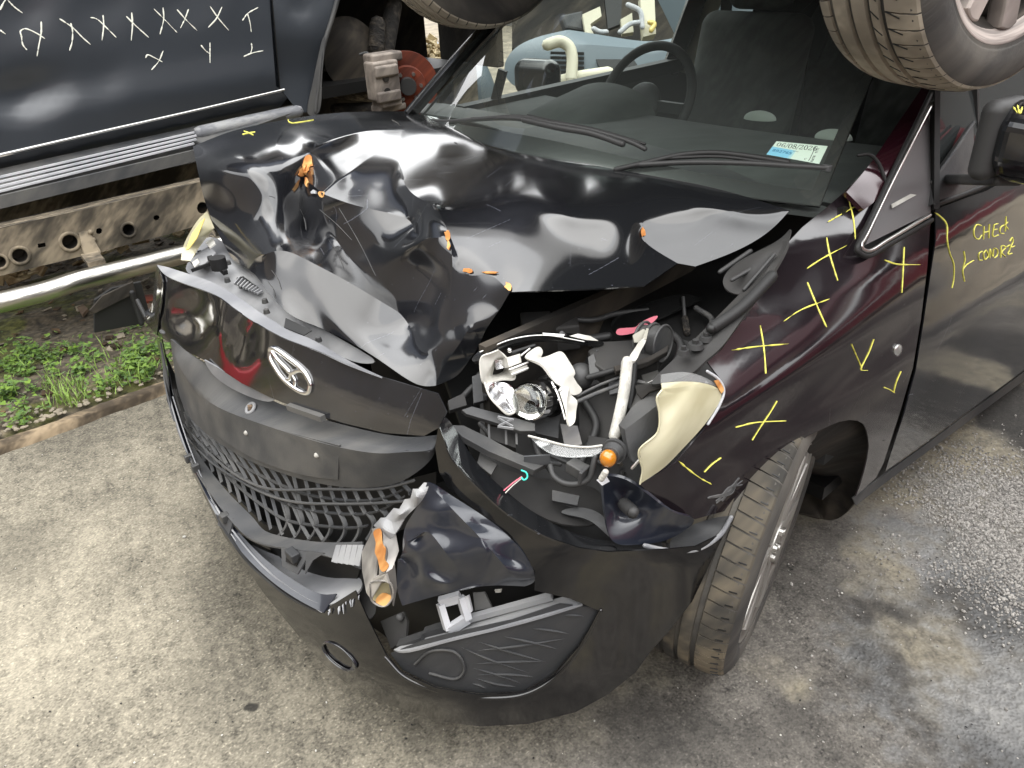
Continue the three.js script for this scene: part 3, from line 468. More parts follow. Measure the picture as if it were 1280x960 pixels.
{ // louvre vent, slot and clips in the cover
  const v = part('cover_vent', car); plate('vent_recess', M.black, v, [[296, 347, 'y', .812], [304, 345, 'y', .812], [325, 361, 'y', .808], [322, 366, 'y', .808], [294, 355, 'y', .812]], .002);
  for (let i = 0; i < 9; i++) { const x = 293 + i * 3.5, y = 355 + i * 1.55; bar('vent_slat', M.plasticGrey, v, [x, y, 'y', .816], [x + 7, y - 8.5 + i * .6, 'y', .818], .003, .005); }
  plate('cover_slot', M.black, car, [[357, 397, 'y', .795], [390, 413, 'y', .782], [380, 419, 'y', .782], [355, 409, 'y', .79]], .002);
  const cl = part('cover_clips', car); for (const [x, y, h] of [[331, 376, .80], [333, 389, .79], [284, 350, .812], [398, 424, .768], [262, 327, .83], [250, 316, .832], [285, 328, .835], [302, 357, .806]]) { const p = at(x, y, 'y', h); const g = new THREE.CylinderGeometry(.006, .008, .01, 10); g.translate(p.x, p.y, p.z); obj('clip', skewUV(g), M.plasticDark, cl); }
  plate('cover_bracket', M.plasticGrey, car, [[243, 318, 'y', .835], [262, 308, 'y', .84], [270, 316, 'y', .84], [262, 326, 'y', .835], [252, 332, 'y', .835], [238, 328, 'y', .83]], .006, .001);
  plate('cover_bracket', M.whitePlastic, car, [[257, 303, 'y', .845], [266, 297, 'y', .85], [269, 304, 'y', .85], [262, 310, 'y', .845]], .004);
  plate('cover_bracket', M.whitePlastic, car, [[240, 328, 'y', .835], [247, 323, 'y', .838], [249, 328, 'y', .838], [243, 334, 'y', .834]], .004);
  bar('cover_bracket', M.bay, car, [262, 322, 'y', .845], [282, 341, 'y', .825], .012, .012); bar('cover_bracket', M.bay, car, [240, 338, 'y', .825], [262, 330, 'y', .84], .008, .008);
  const fl = at(273, 329, 'y', .845); obj('water_neck', skewUV(new THREE.CylinderGeometry(.02, .02, .03, 14).translate(fl.x, fl.y, fl.z)), M.bay, car);
}
// right headlamp: a sliver of its yellowed lens
sheet('right_headlamp_lens', M.yellowLens, car, { level: 3, t: .006, out: [[259, 264, 'y', .905, S], [248, 274, 'y', .90], [237, 291, 'y', .88], [229, 308, 'y', .855], [226, 325, 'y', .83, S], [238, 326, 'y', .83, S], [252, 305, 'y', .855], [268, 285, 'y', .88, S]], pts: [[245, 298, 'y', .885]] });
plate('lens_stain', M.yellowStain, car, [[250, 277, 'y', .908], [257, 274, 'y', .91], [245, 296, 'y', .888], [236, 312, 'y', .866], [232, 312, 'y', .866], [240, 292, 'y', .888]], .002);
// torn right tip of the bumper
sheet('bumper_tip', M.paint, car, { level: 2, out: [[196, 331, 'b', .03, S], [204, 352, 'b', .034], [200, 385, 'b', .032], [196, 419, 'b', .032, S], [183, 404, 'b', .0, S], [179, 392, 'b', 0], [190, 382, 'b', 0], [192, 360, 'b', 0]] });
tube('bumper_tip_clip', M.rubberGrey, car, [[182, 396, 'b', .0], [178, 388, 'b', -.02], [172, 376, 'b', -.03]], .006);
{ const p = at(203, 415, 'b', .045); obj('bumper_tip_tab', skewUV(new THREE.SphereGeometry(.012, 12, 8).scale(1.3, .35, .5).translate(p.x, p.y, p.z)), M.plastic, car); }
// ---- broad matt bar below the emblem
const gp = sheet('grille_bar', M.plastic, car, { level: 3, t: .005, ang: 40,
  out: [[213, 424, 'b', .03, S], [249, 450, 'b', .03], [302, 482, 'b', .0], [370, 513, 'b', -.01], [430, 531, 'b', -.01], [500, 546, 'b', -.01], [550, 543, 'b', -.01, S], [541, 572, 'b', .0], [518, 592, 'b', .005], [493, 605, 'b', .005], [446, 610, 'b', .005], [392, 603, 'b', .005], [345, 589, 'b', .005], [307, 574, 'b', .005], [273, 553, 'b', .005], [249, 534, 'b', .005], [233, 515, 'b', .005], [222, 487, 'b', .01], [217, 455, 'b', .02]],
  lines: [[[219, 445, 'b', .045], [230, 468, 'b', .05], [260, 502, 'b', .05], [307, 523, 'b', .05], [366, 543, 'b', .05], [419, 558, 'b', .05], [472, 567, 'b', .045], [541, 562, 'b', .02]]],
  pts: [[330, 560, 'b', .03], [420, 585, 'b', .03], [480, 590, 'b', .022]] });
sheet('grille_bar_patch', M.plasticGrey, car, { level: 2, t: .004, out: [[255, 450, 'b', .045, S], [280, 464, 'b', .04], [310, 482, 'b', .035], [345, 498, 'b', .03, S], [330, 502, 'b', .03], [290, 486, 'b', .035], [265, 467, 'b', .04]] });
sheet('plate_mount', M.plastic, car, { level: 2, t: .004, out: [[271, 512, 'b', .047, S], [330, 532, 'b', .05], [424, 557, 'b', .05, S], [422, 600, 'b', .02, S], [370, 592, 'b', .022], [310, 570, 'b', .02], [264, 540, 'b', .015, S]] });
for (const [x, y] of [[308, 541], [396, 569]]) { const h = hit(car.children.filter(c => c.name === 'plate_mount'), x, y); if (h) obj('plate_screw', skewUV(new THREE.SphereGeometry(.006, 10, 6).translate(h.point.x, h.point.y, h.point.z)), M.whitePlastic, car); }
{ const h = hit(gp, 315, 511); if (h) { const p = h.point; obj('tow_eye_hole', skewUV(new THREE.TorusGeometry(.012, .004, 8, 20).rotateX(-.9).translate(p.x, p.y + .003, p.z + .003)), M.plasticGrey, car); obj('tow_eye_plug', skewUV(new THREE.CylinderGeometry(.007, .007, .01, 10).translate(p.x - .004, p.y + .003, p.z)), M.brown, car); } }
bar('grille_clip', M.plastic, car, [361, 508, 'b', .045], [404, 523, 'b', .04], .012, .012);
// ---- mesh grille: rails follow the curve, ribs cross them
{
  const mesh = part('grille_mesh', car);
  sheet('mesh_backing', M.black, mesh, { fill: [22, () => ['b', -.10]], out: [[210, 450], [240, 515], [300, 570], [392, 600], [460, 612], [545, 590], [545, 640], [450, 690], [340, 680], [290, 640], [240, 580], [208, 500]] });
  const O = -.012, q = (x, y, o = O) => [180 + x * .2656, 460 + y * .2656, 'b', o];
  const rail = (l, r = .0035, o) => tube('mesh_rail', M.plastic, mesh, l.map(p => q(p[0], p[1], o)), r, l.length * 5, 6);
  rail([[100, 10], [125, 110], [150, 205], [240, 330], [350, 440], [460, 520], [570, 565], [700, 575], [830, 570], [1000, 572], [1130, 565], [1270, 530]], .0032, 0);
  rail([[205, 330], [320, 445], [450, 530], [590, 600], [720, 632], [900, 640], [1080, 637], [1250, 625]], .0032, -.004);
  // the mesh proper: rails between the upper and lower edge, crossed by slanted ribs
  const cu = new THREE.CatmullRomCurve3([[220, 480], [233, 515], [249, 534], [273, 553], [307, 574], [345, 589], [392, 603], [446, 611], [493, 606], [535, 585]].map(p => V(p[0], p[1], 0)), false, 'centripetal'), cl = new THREE.CatmullRomCurve3([[209, 478], [219, 520], [235, 552], [257, 582], [286, 617], [318, 648], [345, 668], [392, 676], [450, 676], [505, 640]].map(p => V(p[0], p[1], 0)), false, 'centripetal');
  const W = (t, v, o = -.012) => { const a = cu.getPointAt(t).lerp(cl.getPointAt(t), v); return at(a.x, a.y, 'b', o); };
  const strip = (f, n, w, dep) => { const P = [], T = []; for (let i = 0; i <= n; i++) { const p = f(i / n), d = CAM.clone().sub(p).normalize(); P.push(p.clone(), p.clone().add(V(-.1, .12, -1).normalize().multiplyScalar(dep))); if (i) { const a = 2 * i - 2; T.push([a, a + 1, a + 2], [a + 2, a + 1, a + 3]); } } return shell(P, T, w, .6); };
  for (const v of [.25, .5, .75]) obj('mesh_rail', strip(t => W(.02 + t * (v > .4 && v < .6 ? .93 : v > .6 ? .82 : .9), v), 40, .003, .007), M.plasticDark, mesh);
  for (let i = 0; i < 22; i++) { const t = .03 + i * .041; if (t > .9) break; const up = t > .5; obj('mesh_rib', strip(u => W(Math.min(.97, t + u * (up ? .085 : .13)), up ? u * .5 : u * .5), 6, .0045, .008), M.plastic, mesh); if (t < .55) obj('mesh_rib', strip(u => W(Math.min(.97, t + .10 + u * .10), .5 + u * .5), 6, .0045, .008), M.plastic, mesh); }
  for (let i = 0; i < 8; i++) { const t = .55 + i * .045; obj('mesh_rib', strip(u => W(Math.min(.97, t + .02 * Math.sin(u * 3.1) + u * .035), .5 + u * .5), 10, .005, .01), M.plastic, mesh); }
}
sheet('lip_gap', M.black, car, { fill: [22, () => ['b', -.05]], t: .006, out: [[203, 440], [216, 500], [236, 565], [262, 625], [288, 670], [330, 715], [372, 745], [402, 764], [440, 745], [456, 690], [400, 672], [330, 655], [262, 590], [225, 520], [210, 450]] });
// ---- lower lip: textured lower frame and the painted edge
sheet('lower_frame', M.plastic, car, { level: 3, t: .004, ang: 40, out: [[200, 428, 'b', .03, S], [207, 462, 'b', .03], [220, 530, 'b', .02], [237, 552, 'b', .01], [257, 580, 'b', -.01], [286, 617, 'b', -.01], [318, 648, 'b', -.01], [331, 664, 'b', -.012], [366, 673, 'b', -.012], [406, 678, 'b', -.012], [453, 677, 'b', -.01, S], [452, 712, 'b', .0, S], [437, 706, 'b', .01], [420, 699, 'b', .012], [390, 690, 'b', .015], [356, 685, 'b', .02], [330, 680, 'b', .025], [305, 668, 'b', .03], [280, 640, 'b', .03], [252, 600, 'b', .03], [232, 560, 'b', .03], [215, 515, 'b', .035], [205, 470, 'b', .035]] });
sheet('lower_duct', M.bay, car, { level: 2, t: .004, out: [[268, 640, 'b', .03], [300, 668, 'b', .0], [345, 690, 'b', -.08], [400, 705, 'b', -.1], [456, 712, 'b', -.1], [470, 770, 'b', -.03], [436, 770, 'b', .0], [400, 765, 'b', .02], [360, 745, 'b', .03], [320, 712, 'b', .035], [290, 680, 'b', .035]] });
sheet('duct_floor', M.plasticGrey, car, { level: 2, t: .004, out: [[262, 618, 'b', .02], [282, 650, 'b', .005], [310, 678, 'b', -.02], [345, 694, 'b', -.05], [385, 706, 'b', -.07], [425, 714, 'b', -.07], [452, 724, 'b', -.05], [446, 742, 'b', .0], [424, 752, 'b', .012], [400, 755, 'b', .02], [368, 738, 'b', .022], [330, 708, 'b', .022], [296, 668, 'b', .022], [274, 638, 'b', .022]] });
sheet('lip_top', M.navy, car, { level: 3, t: .004, out: [[206, 458, 'b', .02, S], [218, 505, 'b', .018], [238, 562, 'b', .016], [264, 615, 'b', .014], [290, 655, 'b', .012], [330, 698, 'b', .01], [366, 724, 'b', .01], [398, 742, 'b', .008], [420, 742, 'b', .006, S], [404, 766, 'b', .028, S], [368, 747, 'b', .030], [328, 717, 'b', .030], [287, 672, 'b', .030], [260, 624, 'b', .030], [234, 564, 'b', .030], [214, 502, 'b', .030]] });
{ const br = part('frame_bracket', car); plate('bracket_web', M.plastic, br, [[352, 684, 'b', .02], [384, 690, 'b', .02], [382, 700, 'b', .022], [372, 718, 'b', .028], [352, 708, 'b', .03]], .004); plate('bracket_web', M.plastic, br, [[384, 688, 'b', .02], [404, 692, 'b', .015], [392, 700, 'b', .015], [380, 718, 'b', .024]], .004); plate('bracket_web', M.plastic, br, [[275, 640, 'b', .028], [292, 648, 'b', .024], [286, 668, 'b', .03], [272, 656, 'b', .032]], .006); plate('bracket_hole', M.black, br, [[358, 692, 'b', .026], [376, 696, 'b', .026], [370, 708, 'b', .03], [357, 702, 'b', .03]], .002); }
for (const [x, y, w] of [[281, 647, 9], [366, 694, 15], [245, 585, 6], [236, 573, 6]]) { const p = at(x, y, 'b', .03); obj('lip_clip', boxGeo(p.x, p.y, p.z, w * .0022, .022, .02, .003), M.plasticDark, car); }
for (let i = 0; i < 5; i++) plate('frame_rib', M.plasticGrey, car, [[420 + i * 7, 681, 'b', .012], [426 + i * 7, 681, 'b', .012], [421 + i * 7, 704 + i, 'b', .02], [414 + i * 7, 702 + i, 'b', .02]], .004);
// ---- bumper skin: right half round to the wheel, and the thin lip to the far side
const skin = sheet('front_bumper', M.paintLow, car, { fill: [11, (x, y) => { const lower = 0; const roll = .012 * Math.exp(-(((y - (690 + (x - 700) * .02)) / 30) ** 2)) * sstep(620, 720, x); return ['b', .02 + lower + roll + .004 * Math.sin(x * .03) * Math.sin(y * .027)]; }],
  out: [[548, 531], [562, 569], [593, 605], [626, 636], [658, 658], [691, 674], [724, 685], [760, 690], [830, 687], [870, 683], [900, 668], [914, 646], [905, 668], [884, 712], [865, 752], [840, 785], [815, 812], [795, 840], [760, 868], [720, 890], [660, 905], [600, 908], [545, 901], [500, 886], [465, 872], [430, 852], [400, 826], [375, 797], [330, 742], [280, 670], [240, 590], [213, 500], [195, 422], [202, 424], [216, 492], [236, 560], [262, 620], [288, 668], [330, 715], [370, 745], [402, 764], [428, 748], [444, 738], [458, 770], [482, 818], [500, 840], [545, 860], [600, 869], [655, 866], [692, 845], [724, 808], [750, 764], [712, 748], [668, 738], [669, 714], [640, 672], [600, 640], [562, 613], [549, 590], [544, 560]] });
sheet('bumper_flange', M.paint, car, { level: 3, t: .003, ang: 60, out: [[549, 527, 'b', .0, S], [559, 522, 'b', -.02], [577, 550, 'b', -.03], [600, 583, 'b', -.03], [627, 609, 'b', -.03], [659, 635, 'b', -.03], [692, 655, 'b', -.03], [722, 668, 'b', -.03], [760, 676, 'b', -.03], [800, 679, 'b', -.025], [845, 678, 'b', -.015, S], [835, 688, 'b', .022], [800, 690, 'b', .026], [760, 690, 'b', .026], [724, 685, 'b', .026], [691, 674, 'b', .026], [658, 658, 'b', .025], [626, 636, 'b', .024], [593, 605, 'b', .022], [562, 569, 'b', .022]] });
sheet('bumper_end', M.plasticDark, car, { level: 2, t: .003, out: [[838, 686, 'b', .015, S], [868, 684, 'b', .02], [900, 668, 'b', .02], [915, 645, 'b', .02, S], [893, 648, 'b', .0], [868, 655, 'b', -.03], [840, 672, 'b', -.03]] });
tube('bumper_end_edge', M.plasticGrey, car, [[806, 682, 'b', .012], [828, 687, 'b', .022], [850, 689, 'b', .026], [874, 686, 'b', .026], [900, 669, 'b', .024], [914, 647, 'b', .022]], .0045, 30);
{ // oval cover low on the lip, white stress marks where the lip tore
  const P = (x, y, o) => A([x, y, 'b', o]); const ov = [[404, 806], [413, 804], [427, 811], [439, 823], [445, 834], [438, 838], [423, 831], [410, 819]];
  obj('lip_cover', [new THREE.TubeGeometry(new THREE.CatmullRomCurve3(ov.map(q => P(...q, .022)), true), 48, .0022, 8, true).toNonIndexed()].map(skewUV), M.paint, car); sheet('lip_cover_face', M.navy, car, { level: 2, t: .004, out: ov.map(q => [q[0], q[1], 'b', .022]), pts: [[412, 816, 'b', .005], [424, 828, 'b', .005]] });
  for (let i = 0; i < 9; i++) { const x = rr(404, 450), y = 766 - (x - 404) * .45 + rr(-2, 3), w = rr(.6, 2.6); plate('stress_mark', M.plasticPale, car, [[x, y, 'b', .026], [x + w, y - rr(1, 3), 'b', .026], [x + w * .4 + rr(-1, 2), y + rr(2, 11), 'b', .026]], .002); }
  tube('lip_edge', M.plasticPale, car, [[330, 718, 'b', .024], [352, 733, 'b', .024], [378, 750, 'b', .024], [402, 765, 'b', .024]], .0016, 12); tube('lip_edge', M.plasticGrey, car, [[216, 496, 'b', .024], [238, 562, 'b', .024], [264, 622, 'b', .024], [292, 672, 'b', .024], [330, 716, 'b', .024]], .0018, 40);
}
// ---- fog lamp blank with its pattern of ridges
{
  const fogF = (x, y) => ['b', .008 - .012 * sstep(780, 850, y)];
  const fog = sheet('foglamp_cover', M.plasticDark, car, { fill: [10, fogF], out: [[488, 817], [530, 800], [580, 788], [640, 775], [700, 755], [746, 760], [748, 766], [722, 808], [690, 844], [654, 864], [600, 867], [545, 858], [504, 838]] });
  sheet('foglamp_ledge', M.plasticGrey, car, { level: 2, t: .004, out: [[492, 812, 'b', .0, S], [540, 790, 'b', -.04], [600, 776, 'b', -.04], [660, 758, 'b', -.04], [710, 744, 'b', -.03, S], [728, 755, 'b', .012, S], [680, 770, 'b', .016], [620, 786, 'b', .016], [560, 800, 'b', .014], [510, 814, 'b', .012]] });
  bar('foglamp_rail', M.plasticGrey, car, [576, 776, 'b', -.03], [690, 745, 'b', -.03], .012, .012); bar('foglamp_rail', M.plasticDark, car, [500, 806, 'b', -.02], [530, 796, 'b', -.02], .02, .014); bar('foglamp_rail', M.plasticDark, car, [532, 791, 'b', -.03], [560, 782, 'b', -.03], .018, .014);
  const z = (x, y, o = .012) => [460 + x * .2344, 720 + y * .2344, 'b', fogF(0, 720 + y * .2344)[1] + o - .008];
  const ridge = (...l) => { const c = new THREE.CatmullRomCurve3(l.map(q => V(q[0], q[1], 0))), P = [], T = [], n = 14; for (let i = 0; i <= n; i++) { const k = i / n, q = c.getPoint(k), w = Math.pow(Math.sin(Math.PI * Math.min(1, .04 + k * .94)), .7); const p = A(z(q.x, q.y, .004)), up = A(z(q.x, q.y - 17, .004)).sub(p).multiplyScalar(w), out = CAM.clone().sub(p).normalize().multiplyScalar(.011 * w); P.push(p.clone().addScaledVector(up, -.7), p.clone().add(out), p.clone().addScaledVector(up, .9)); if (i) for (let m = 0; m < 2; m++) { const a = i * 3 - 3 + m; T.push([a, a + 3, a + 1], [a + 1, a + 3, a + 4]); } } obj('ridge', shell(P, T, .001, .3), M.plastic, fog); };
  for (const l of [[[1040, 210], [1160, 216]], [[870, 280], [1085, 310]], [[710, 320], [880, 360], [1025, 393]], [[570, 345], [760, 410], [970, 465]], [[470, 365], [600, 430], [700, 468], [900, 530]], [[540, 485], [700, 535], [830, 578]], [[555, 540], [690, 582], [800, 592]], [[550, 572], [640, 604]], [[540, 470], [760, 462], [975, 455]], [[560, 400], [800, 378], [1085, 328]], [[555, 528], [760, 530], [900, 540]]]) ridge(...l);
  tube('foglamp_trim', M.glossBlack, car, [[482, 822, 'b', .018], [504, 845, 'b', .018], [545, 863, 'b', .018], [600, 872, 'b', .018], [655, 868, 'b', .018], [694, 847, 'b', .018], [726, 808, 'b', .018], [751, 763, 'b', .018]], .004, 60);
  tube('foglamp_ring', M.plasticDark, car, [z(250, 470), z(340, 400), z(470, 410), z(515, 500), z(470, 548), z(330, 520)].map(A), .003, 30);
}
// behind the missing bumper: dark cavity, bracket and pipes
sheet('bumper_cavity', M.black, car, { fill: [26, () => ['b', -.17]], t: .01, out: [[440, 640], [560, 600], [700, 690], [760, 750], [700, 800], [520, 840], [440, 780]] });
{ const c = part('foglamp_bracket', car), P = (x, y, o) => [460 + x * .2344, 720 + y * .2344, 'b', o];
  obj('bracket_frame', [barGeo(P(385, 150, -.01), P(425, 285, -.01), .012, .02), barGeo(P(385, 140, -.01), P(495, 110, -.02), .012, .02), barGeo(P(495, 110, -.02), P(530, 230, -.02), .014, .02), barGeo(P(430, 290, -.01), P(530, 225, -.02), .012, .02), plateGeo([P(500, 120, -.015), P(535, 105, -.015), P(555, 190, -.015), P(535, 205, -.015)], .006)], M.plasticPale, c);
  plate('bracket_arm', M.plastic, c, [P(560, 90, -.06), P(620, 85, -.06), P(660, 170, -.05), P(570, 185, -.05)], .006);
  plate('bracket_leg', M.bay, c, [P(60, 240, -.05), P(190, 190, -.06), P(215, 240, -.05), P(190, 330, -.02), P(130, 390, -.02)], .006); const p = A(P(170, 220, -.045)); obj('bracket_bolt', skewUV(new THREE.SphereGeometry(.008, 10, 8).translate(p.x, p.y, p.z)), M.plastic, c);
  plate('bracket_tag', M.whitePlastic, c, [P(675, 75, -.06), P(712, 72, -.06), P(708, 88, -.06), P(680, 90, -.06)], .004); }
// ---- crushed end of the crash beam, rusty, and the flap of bumper skin bent over it
{
  const bm = part('crash_beam', car), K = (x, y, o) => [x, y, 'b', o];
  const fac = (n, m, l) => plate(n, m, bm, l, .004, .0008);
  fac('beam_face', M.steelPale, [K(452, 690, .04), K(467, 662, .055), K(473, 690, .08), K(467, 722, .085), K(459, 741, .07), K(453, 715, .05)]);
  fac('beam_face', M.steelPale, [K(477, 658, .06), K(495, 662, .05), K(499, 688, .055), K(490, 711, .075), K(483, 716, .088), K(480, 690, .085)]);
  fac('beam_face', M.steel, [K(483, 716, .086), K(493, 704, .07), K(497, 735, .055), K(491, 757, .05), K(487, 728, .075)]);
  fac('beam_face', M.steelPale, [K(459, 741, .068), K(467, 722, .083), K(475, 719, .09), K(483, 717, .088), K(487, 728, .08), K(474, 726, .085), K(463, 729, .078), K(464, 750, .066)]);
  fac('beam_face', M.steel, [K(467, 661, .056), K(477, 658, .062), K(481, 690, .083), K(483, 716, .086), K(474, 720, .088), K(472, 690, .08)]);
  fac('beam_opening', M.creamDirty, [K(464, 729, .05), K(486, 728, .05), K(490, 746, .05), K(479, 757, .05), K(466, 750, .05)]);
  tube('beam_edge', M.steelPale, bm, [K(464, 728, .08), K(475, 726, .086), K(487, 728, .08), K(491, 746, .06), K(480, 758, .058), K(465, 751, .066), K(463, 730, .078)], .0022, 30);
  sheet('beam_rust', M.rust, bm, { level: 2, t: .002, ang: 20, out: [K(466, 666, .066), K(472, 661, .07), K(476, 664, .075), K(477, 680, .09), K(482, 686, .094), K(480, 700, .095), K(486, 706, .092), K(481, 714, .095), K(475, 712, .094), K(472, 698, .09), K(468, 690, .085), K(470, 678, .08)] });
  sheet('beam_rust', M.rust, bm, { level: 1, t: .002, ang: 20, out: [K(471, 747, .058), K(478, 741, .058), K(487, 744, .058), K(489, 750, .058), K(480, 758, .06), K(470, 754, .06)] });
}
sheet('beam_torn_plastic', M.plasticGrey, car, { level: 2, t: .003, ang: 20, out: [[467, 657, 'b', .04, S], [476, 647, 'b', .05, S], [482, 647, 'b', .055, S], [492, 635, 'b', .05, S], [499, 636, 'b', .055, S], [506, 624, 'b', .05, S], [513, 623, 'b', .055, S], [516, 611, 'b', .05, S], [523, 611, 'b', .055, S], [530, 603, 'b', .045, S], [536, 606, 'b', .05], [530, 622, 'b', .055], [520, 634, 'b', .06], [506, 648, 'b', .06], [494, 668, 'b', .065], [484, 676, 'b', .06, S]], pts: [[478, 660, 'b', .075], [490, 652, 'b', .055], [500, 644, 'b', .08], [511, 634, 'b', .06], [521, 621, 'b', .08]] });
const flap = sheet('bumper_flap', M.navy, car, { level: 4, t: .003, ang: 30,
  out: [[534, 603, 'b', .05, S], [548, 608, 'b', .045], [562, 618, 'b', .03], [600, 642, 'b', .024], [640, 674, 'b', .024], [667, 712, 'b', .024], [667, 728, 'b', .0], [655, 733, 'b', .0, S], [610, 732, 'b', .02], [560, 741, 'b', .03], [503, 757, 'b', .05, S], [496, 735, 'b', .055], [497, 705, 'b', .065], [503, 690, 'b', .06], [505, 660, 'b', .06], [522, 634, 'b', .06]],
  lines: [[[534, 603, 'b', .05, S], [565, 636, 'b', .05], [600, 672, 'b', .055], [635, 712, 'b', .045], [655, 733, 'b', .0, S]], [[497, 705, 'b', .065], [508, 678, 'b', .075], [536, 664, 'b', .07], [556, 690, 'b', .07], [575, 715, 'b', .05]]],
  pts: [[545, 715, 'b', .045], [590, 705, 'b', .055], [545, 640, 'b', .065], [515, 712, 'b', .05], [530, 720, 'b', .065], [565, 665, 'b', .05], [575, 690, 'b', .065], [560, 730, 'b', .05], [610, 690, 'b', .06], [522, 672, 'b', .06], [600, 655, 'b', .03], [640, 700, 'b', .02], [525, 690, 'b', .075], [520, 735, 'b', .05], [600, 725, 'b', .02]] });

// ---------------------------------------------------------------- wheels
// axis along +x (outer face at +x), centre at the origin
function wheelParts(g, R, W, rimR, mats, spokes, o = {}) {
  const hw = W / 2, tp = [];
  const lathe = (pts, seg = 72) => { const q = new THREE.LatheGeometry(pts.map(p => new THREE.Vector2(p[1], p[0])), seg); q.rotateZ(-Math.PI / 2); return q; };
  // carcass with bead, bulged sidewall, shoulder and a groove floor below the tread
  const prof = [[-hw * .86, rimR - .004], [-hw * .98, rimR + .012], [-hw * 1.06, rimR + (R - rimR) * .45], [-hw * 1.0, R - .028], [-hw * .86, R - .010], [-hw * .5, R - .0075], [hw * .5, R - .0075], [hw * .86, R - .010], [hw * 1.0, R - .028], [hw * 1.06, R - (R - rimR) * .55], [hw * 1.03, rimR + .022], [hw * 1.0, rimR + .018], [hw * .98, rimR + .008], [hw * .86, rimR - .004]];
  const car1 = new THREE.SplineCurve(prof.map(p => new THREE.Vector2(p[0], p[1]))).getPoints(70).map(p => [p.x, p.y]);
  const tyre = part('tyre', g);
  obj('carcass', skewUV(toCreasedNormals(lathe(car1, 96).toNonIndexed(), .5)), mats.side, tyre);
  const crown = x => R - .017 * Math.pow(Math.abs(x) / hw, 4);
  const ribs = [], n = o.blocks || 64;
  const ring = (x0, x1, a0, a1, seg, skew = 0) => { const pos = [], ix = []; const xs = [x0, x0 + (x1 - x0) * .06, (x0 + x1) / 2, x1 - (x1 - x0) * .06, x1]; for (let i = 0; i <= seg; i++) { const a = mix(a0, a1, i / seg); xs.forEach((x, k) => { const e = (k === 0 || k === 4) ? (Math.abs(x) > hw * .93 ? .003 : .009) : 0, r = crown(x) - e, aa = a + skew * (x - x0) / (x1 - x0); pos.push(x, r * Math.cos(aa), r * Math.sin(aa)); }); if (i) for (let k = 0; k < 4; k++) { const q = (i - 1) * 5 + k; ix.push(q, q + 1, q + 5, q + 1, q + 6, q + 5); } } if (a1 - a0 < 6) for (const [i, s] of [[0, 1], [seg, -1]]) { const q = pos.length / 3; xs.forEach((x, k) => { const a = (i ? a1 : a0) + skew * (x - x0) / (x1 - x0), r = crown(x) - .009; pos.push(x, r * Math.cos(a), r * Math.sin(a)); }); for (let k = 0; k < 4; k++) { const p = i * 5 + k; ix.push(p, q + k, p + 1, p + 1, q + k, q + k + 1); } } const b = new THREE.BufferGeometry(); b.setAttribute('position', new THREE.BufferAttribute(new Float32Array(pos), 3)); b.setIndex(ix); return skewUV(toCreasedNormals(b, .6)); };
  const gz = o.grooves || [-.52, -.18, .16, .50], gw = .0042, edges = [-.95, ...gz, .95];
  for (let k = 0; k < edges.length - 1; k++) {
    const x0 = edges[k] * hw + (k ? gw : .0), x1 = edges[k + 1] * hw - (k < edges.length - 2 ? gw : 0);
    if (k === 0 || k === edges.length - 2) for (let i = 0; i < n; i++) { const a = i / n * Math.PI * 2; ribs.push(ring(x0, x1, a + .006, a + Math.PI * 2 / n - .006, 2, k ? .03 : -.03)); }
    else ribs.push(ring(x0, x1, 0, Math.PI * 2, 96));
  }
  obj('tread', mergeGeometries(ribs), mats.tread, tyre);
  // thin slanted cuts in the ribs
  const cuts = []; for (let i = 0; i < n; i += 1) for (const [xa, xb, sk] of o.cuts || [[.20, .38, .05]]) { const a = i / n * Math.PI * 2, p0 = V(xa * hw, crown(xa * hw) * Math.cos(a), crown(xa * hw) * Math.sin(a)), p1 = V(xb * hw, crown(xb * hw) * Math.cos(a + sk), crown(xb * hw) * Math.sin(a + sk)); cuts.push(barGeo(p0, p1, .0022, .0016, p0.clone().setX(0).normalize())); }
  obj('tread_cut', mergeGeometries(cuts), M.black, tyre, { kind: 'stuff' });
  // rim: barrel, lip, spokes, hub
  const rim = part('rim', g);
  obj('rim_lip', lathe([[-hw * .9, rimR + .002], [-hw * .86, rimR - .012], [-hw * .3, rimR - .035], [hw * .55, rimR - .032], [hw * .82, rimR - .014], [hw * .90, rimR - .010], [hw * .96, rimR + .004], [hw * 1.0, rimR + .010], [hw * .96, rimR + .013], [hw * .9, rimR + .004]].slice(4), 80), mats.rim, rim); obj('barrel', lathe([[-hw * .9, rimR + .002], [-hw * .86, rimR - .012], [-hw * .3, rimR - .035], [hw * .55, rimR - .032], [hw * .82, rimR - .014]], 60), M.barrel, rim);
  const fx = hw * (o.face ?? .62);
  for (let i = 0; i < spokes; i++) {
    const a = i / spokes * Math.PI * 2 + .1, sh = new THREE.Shape(); const r0 = .045, r1 = rimR - .02, w0 = o.sw0 || .016, w1 = o.sw1 || .022;
    sh.moveTo(r0, -w0); sh.lineTo(r1, -w1); sh.quadraticCurveTo(r1 + .012, 0, r1, w1); sh.lineTo(r0, w0); sh.closePath();
    const q = new THREE.ExtrudeGeometry(sh, { depth: .022, bevelEnabled: true, bevelSize: .004, bevelThickness: .006, bevelSegments: 2 });
    q.applyMatrix4(new THREE.Matrix4().makeBasis(V(.03, Math.cos(a), Math.sin(a)).normalize(), V(0, -Math.sin(a), Math.cos(a)), V(1, 0, 0))); q.translate(fx - .012, 0, 0);
    obj('spoke', skewUV(q), mats.rim, rim);
  }
  obj('hub', skewUV(new THREE.CylinderGeometry(.052, .06, .04, 32).rotateZ(-Math.PI / 2).translate(fx, 0, 0).toNonIndexed()), mats.rim, rim);
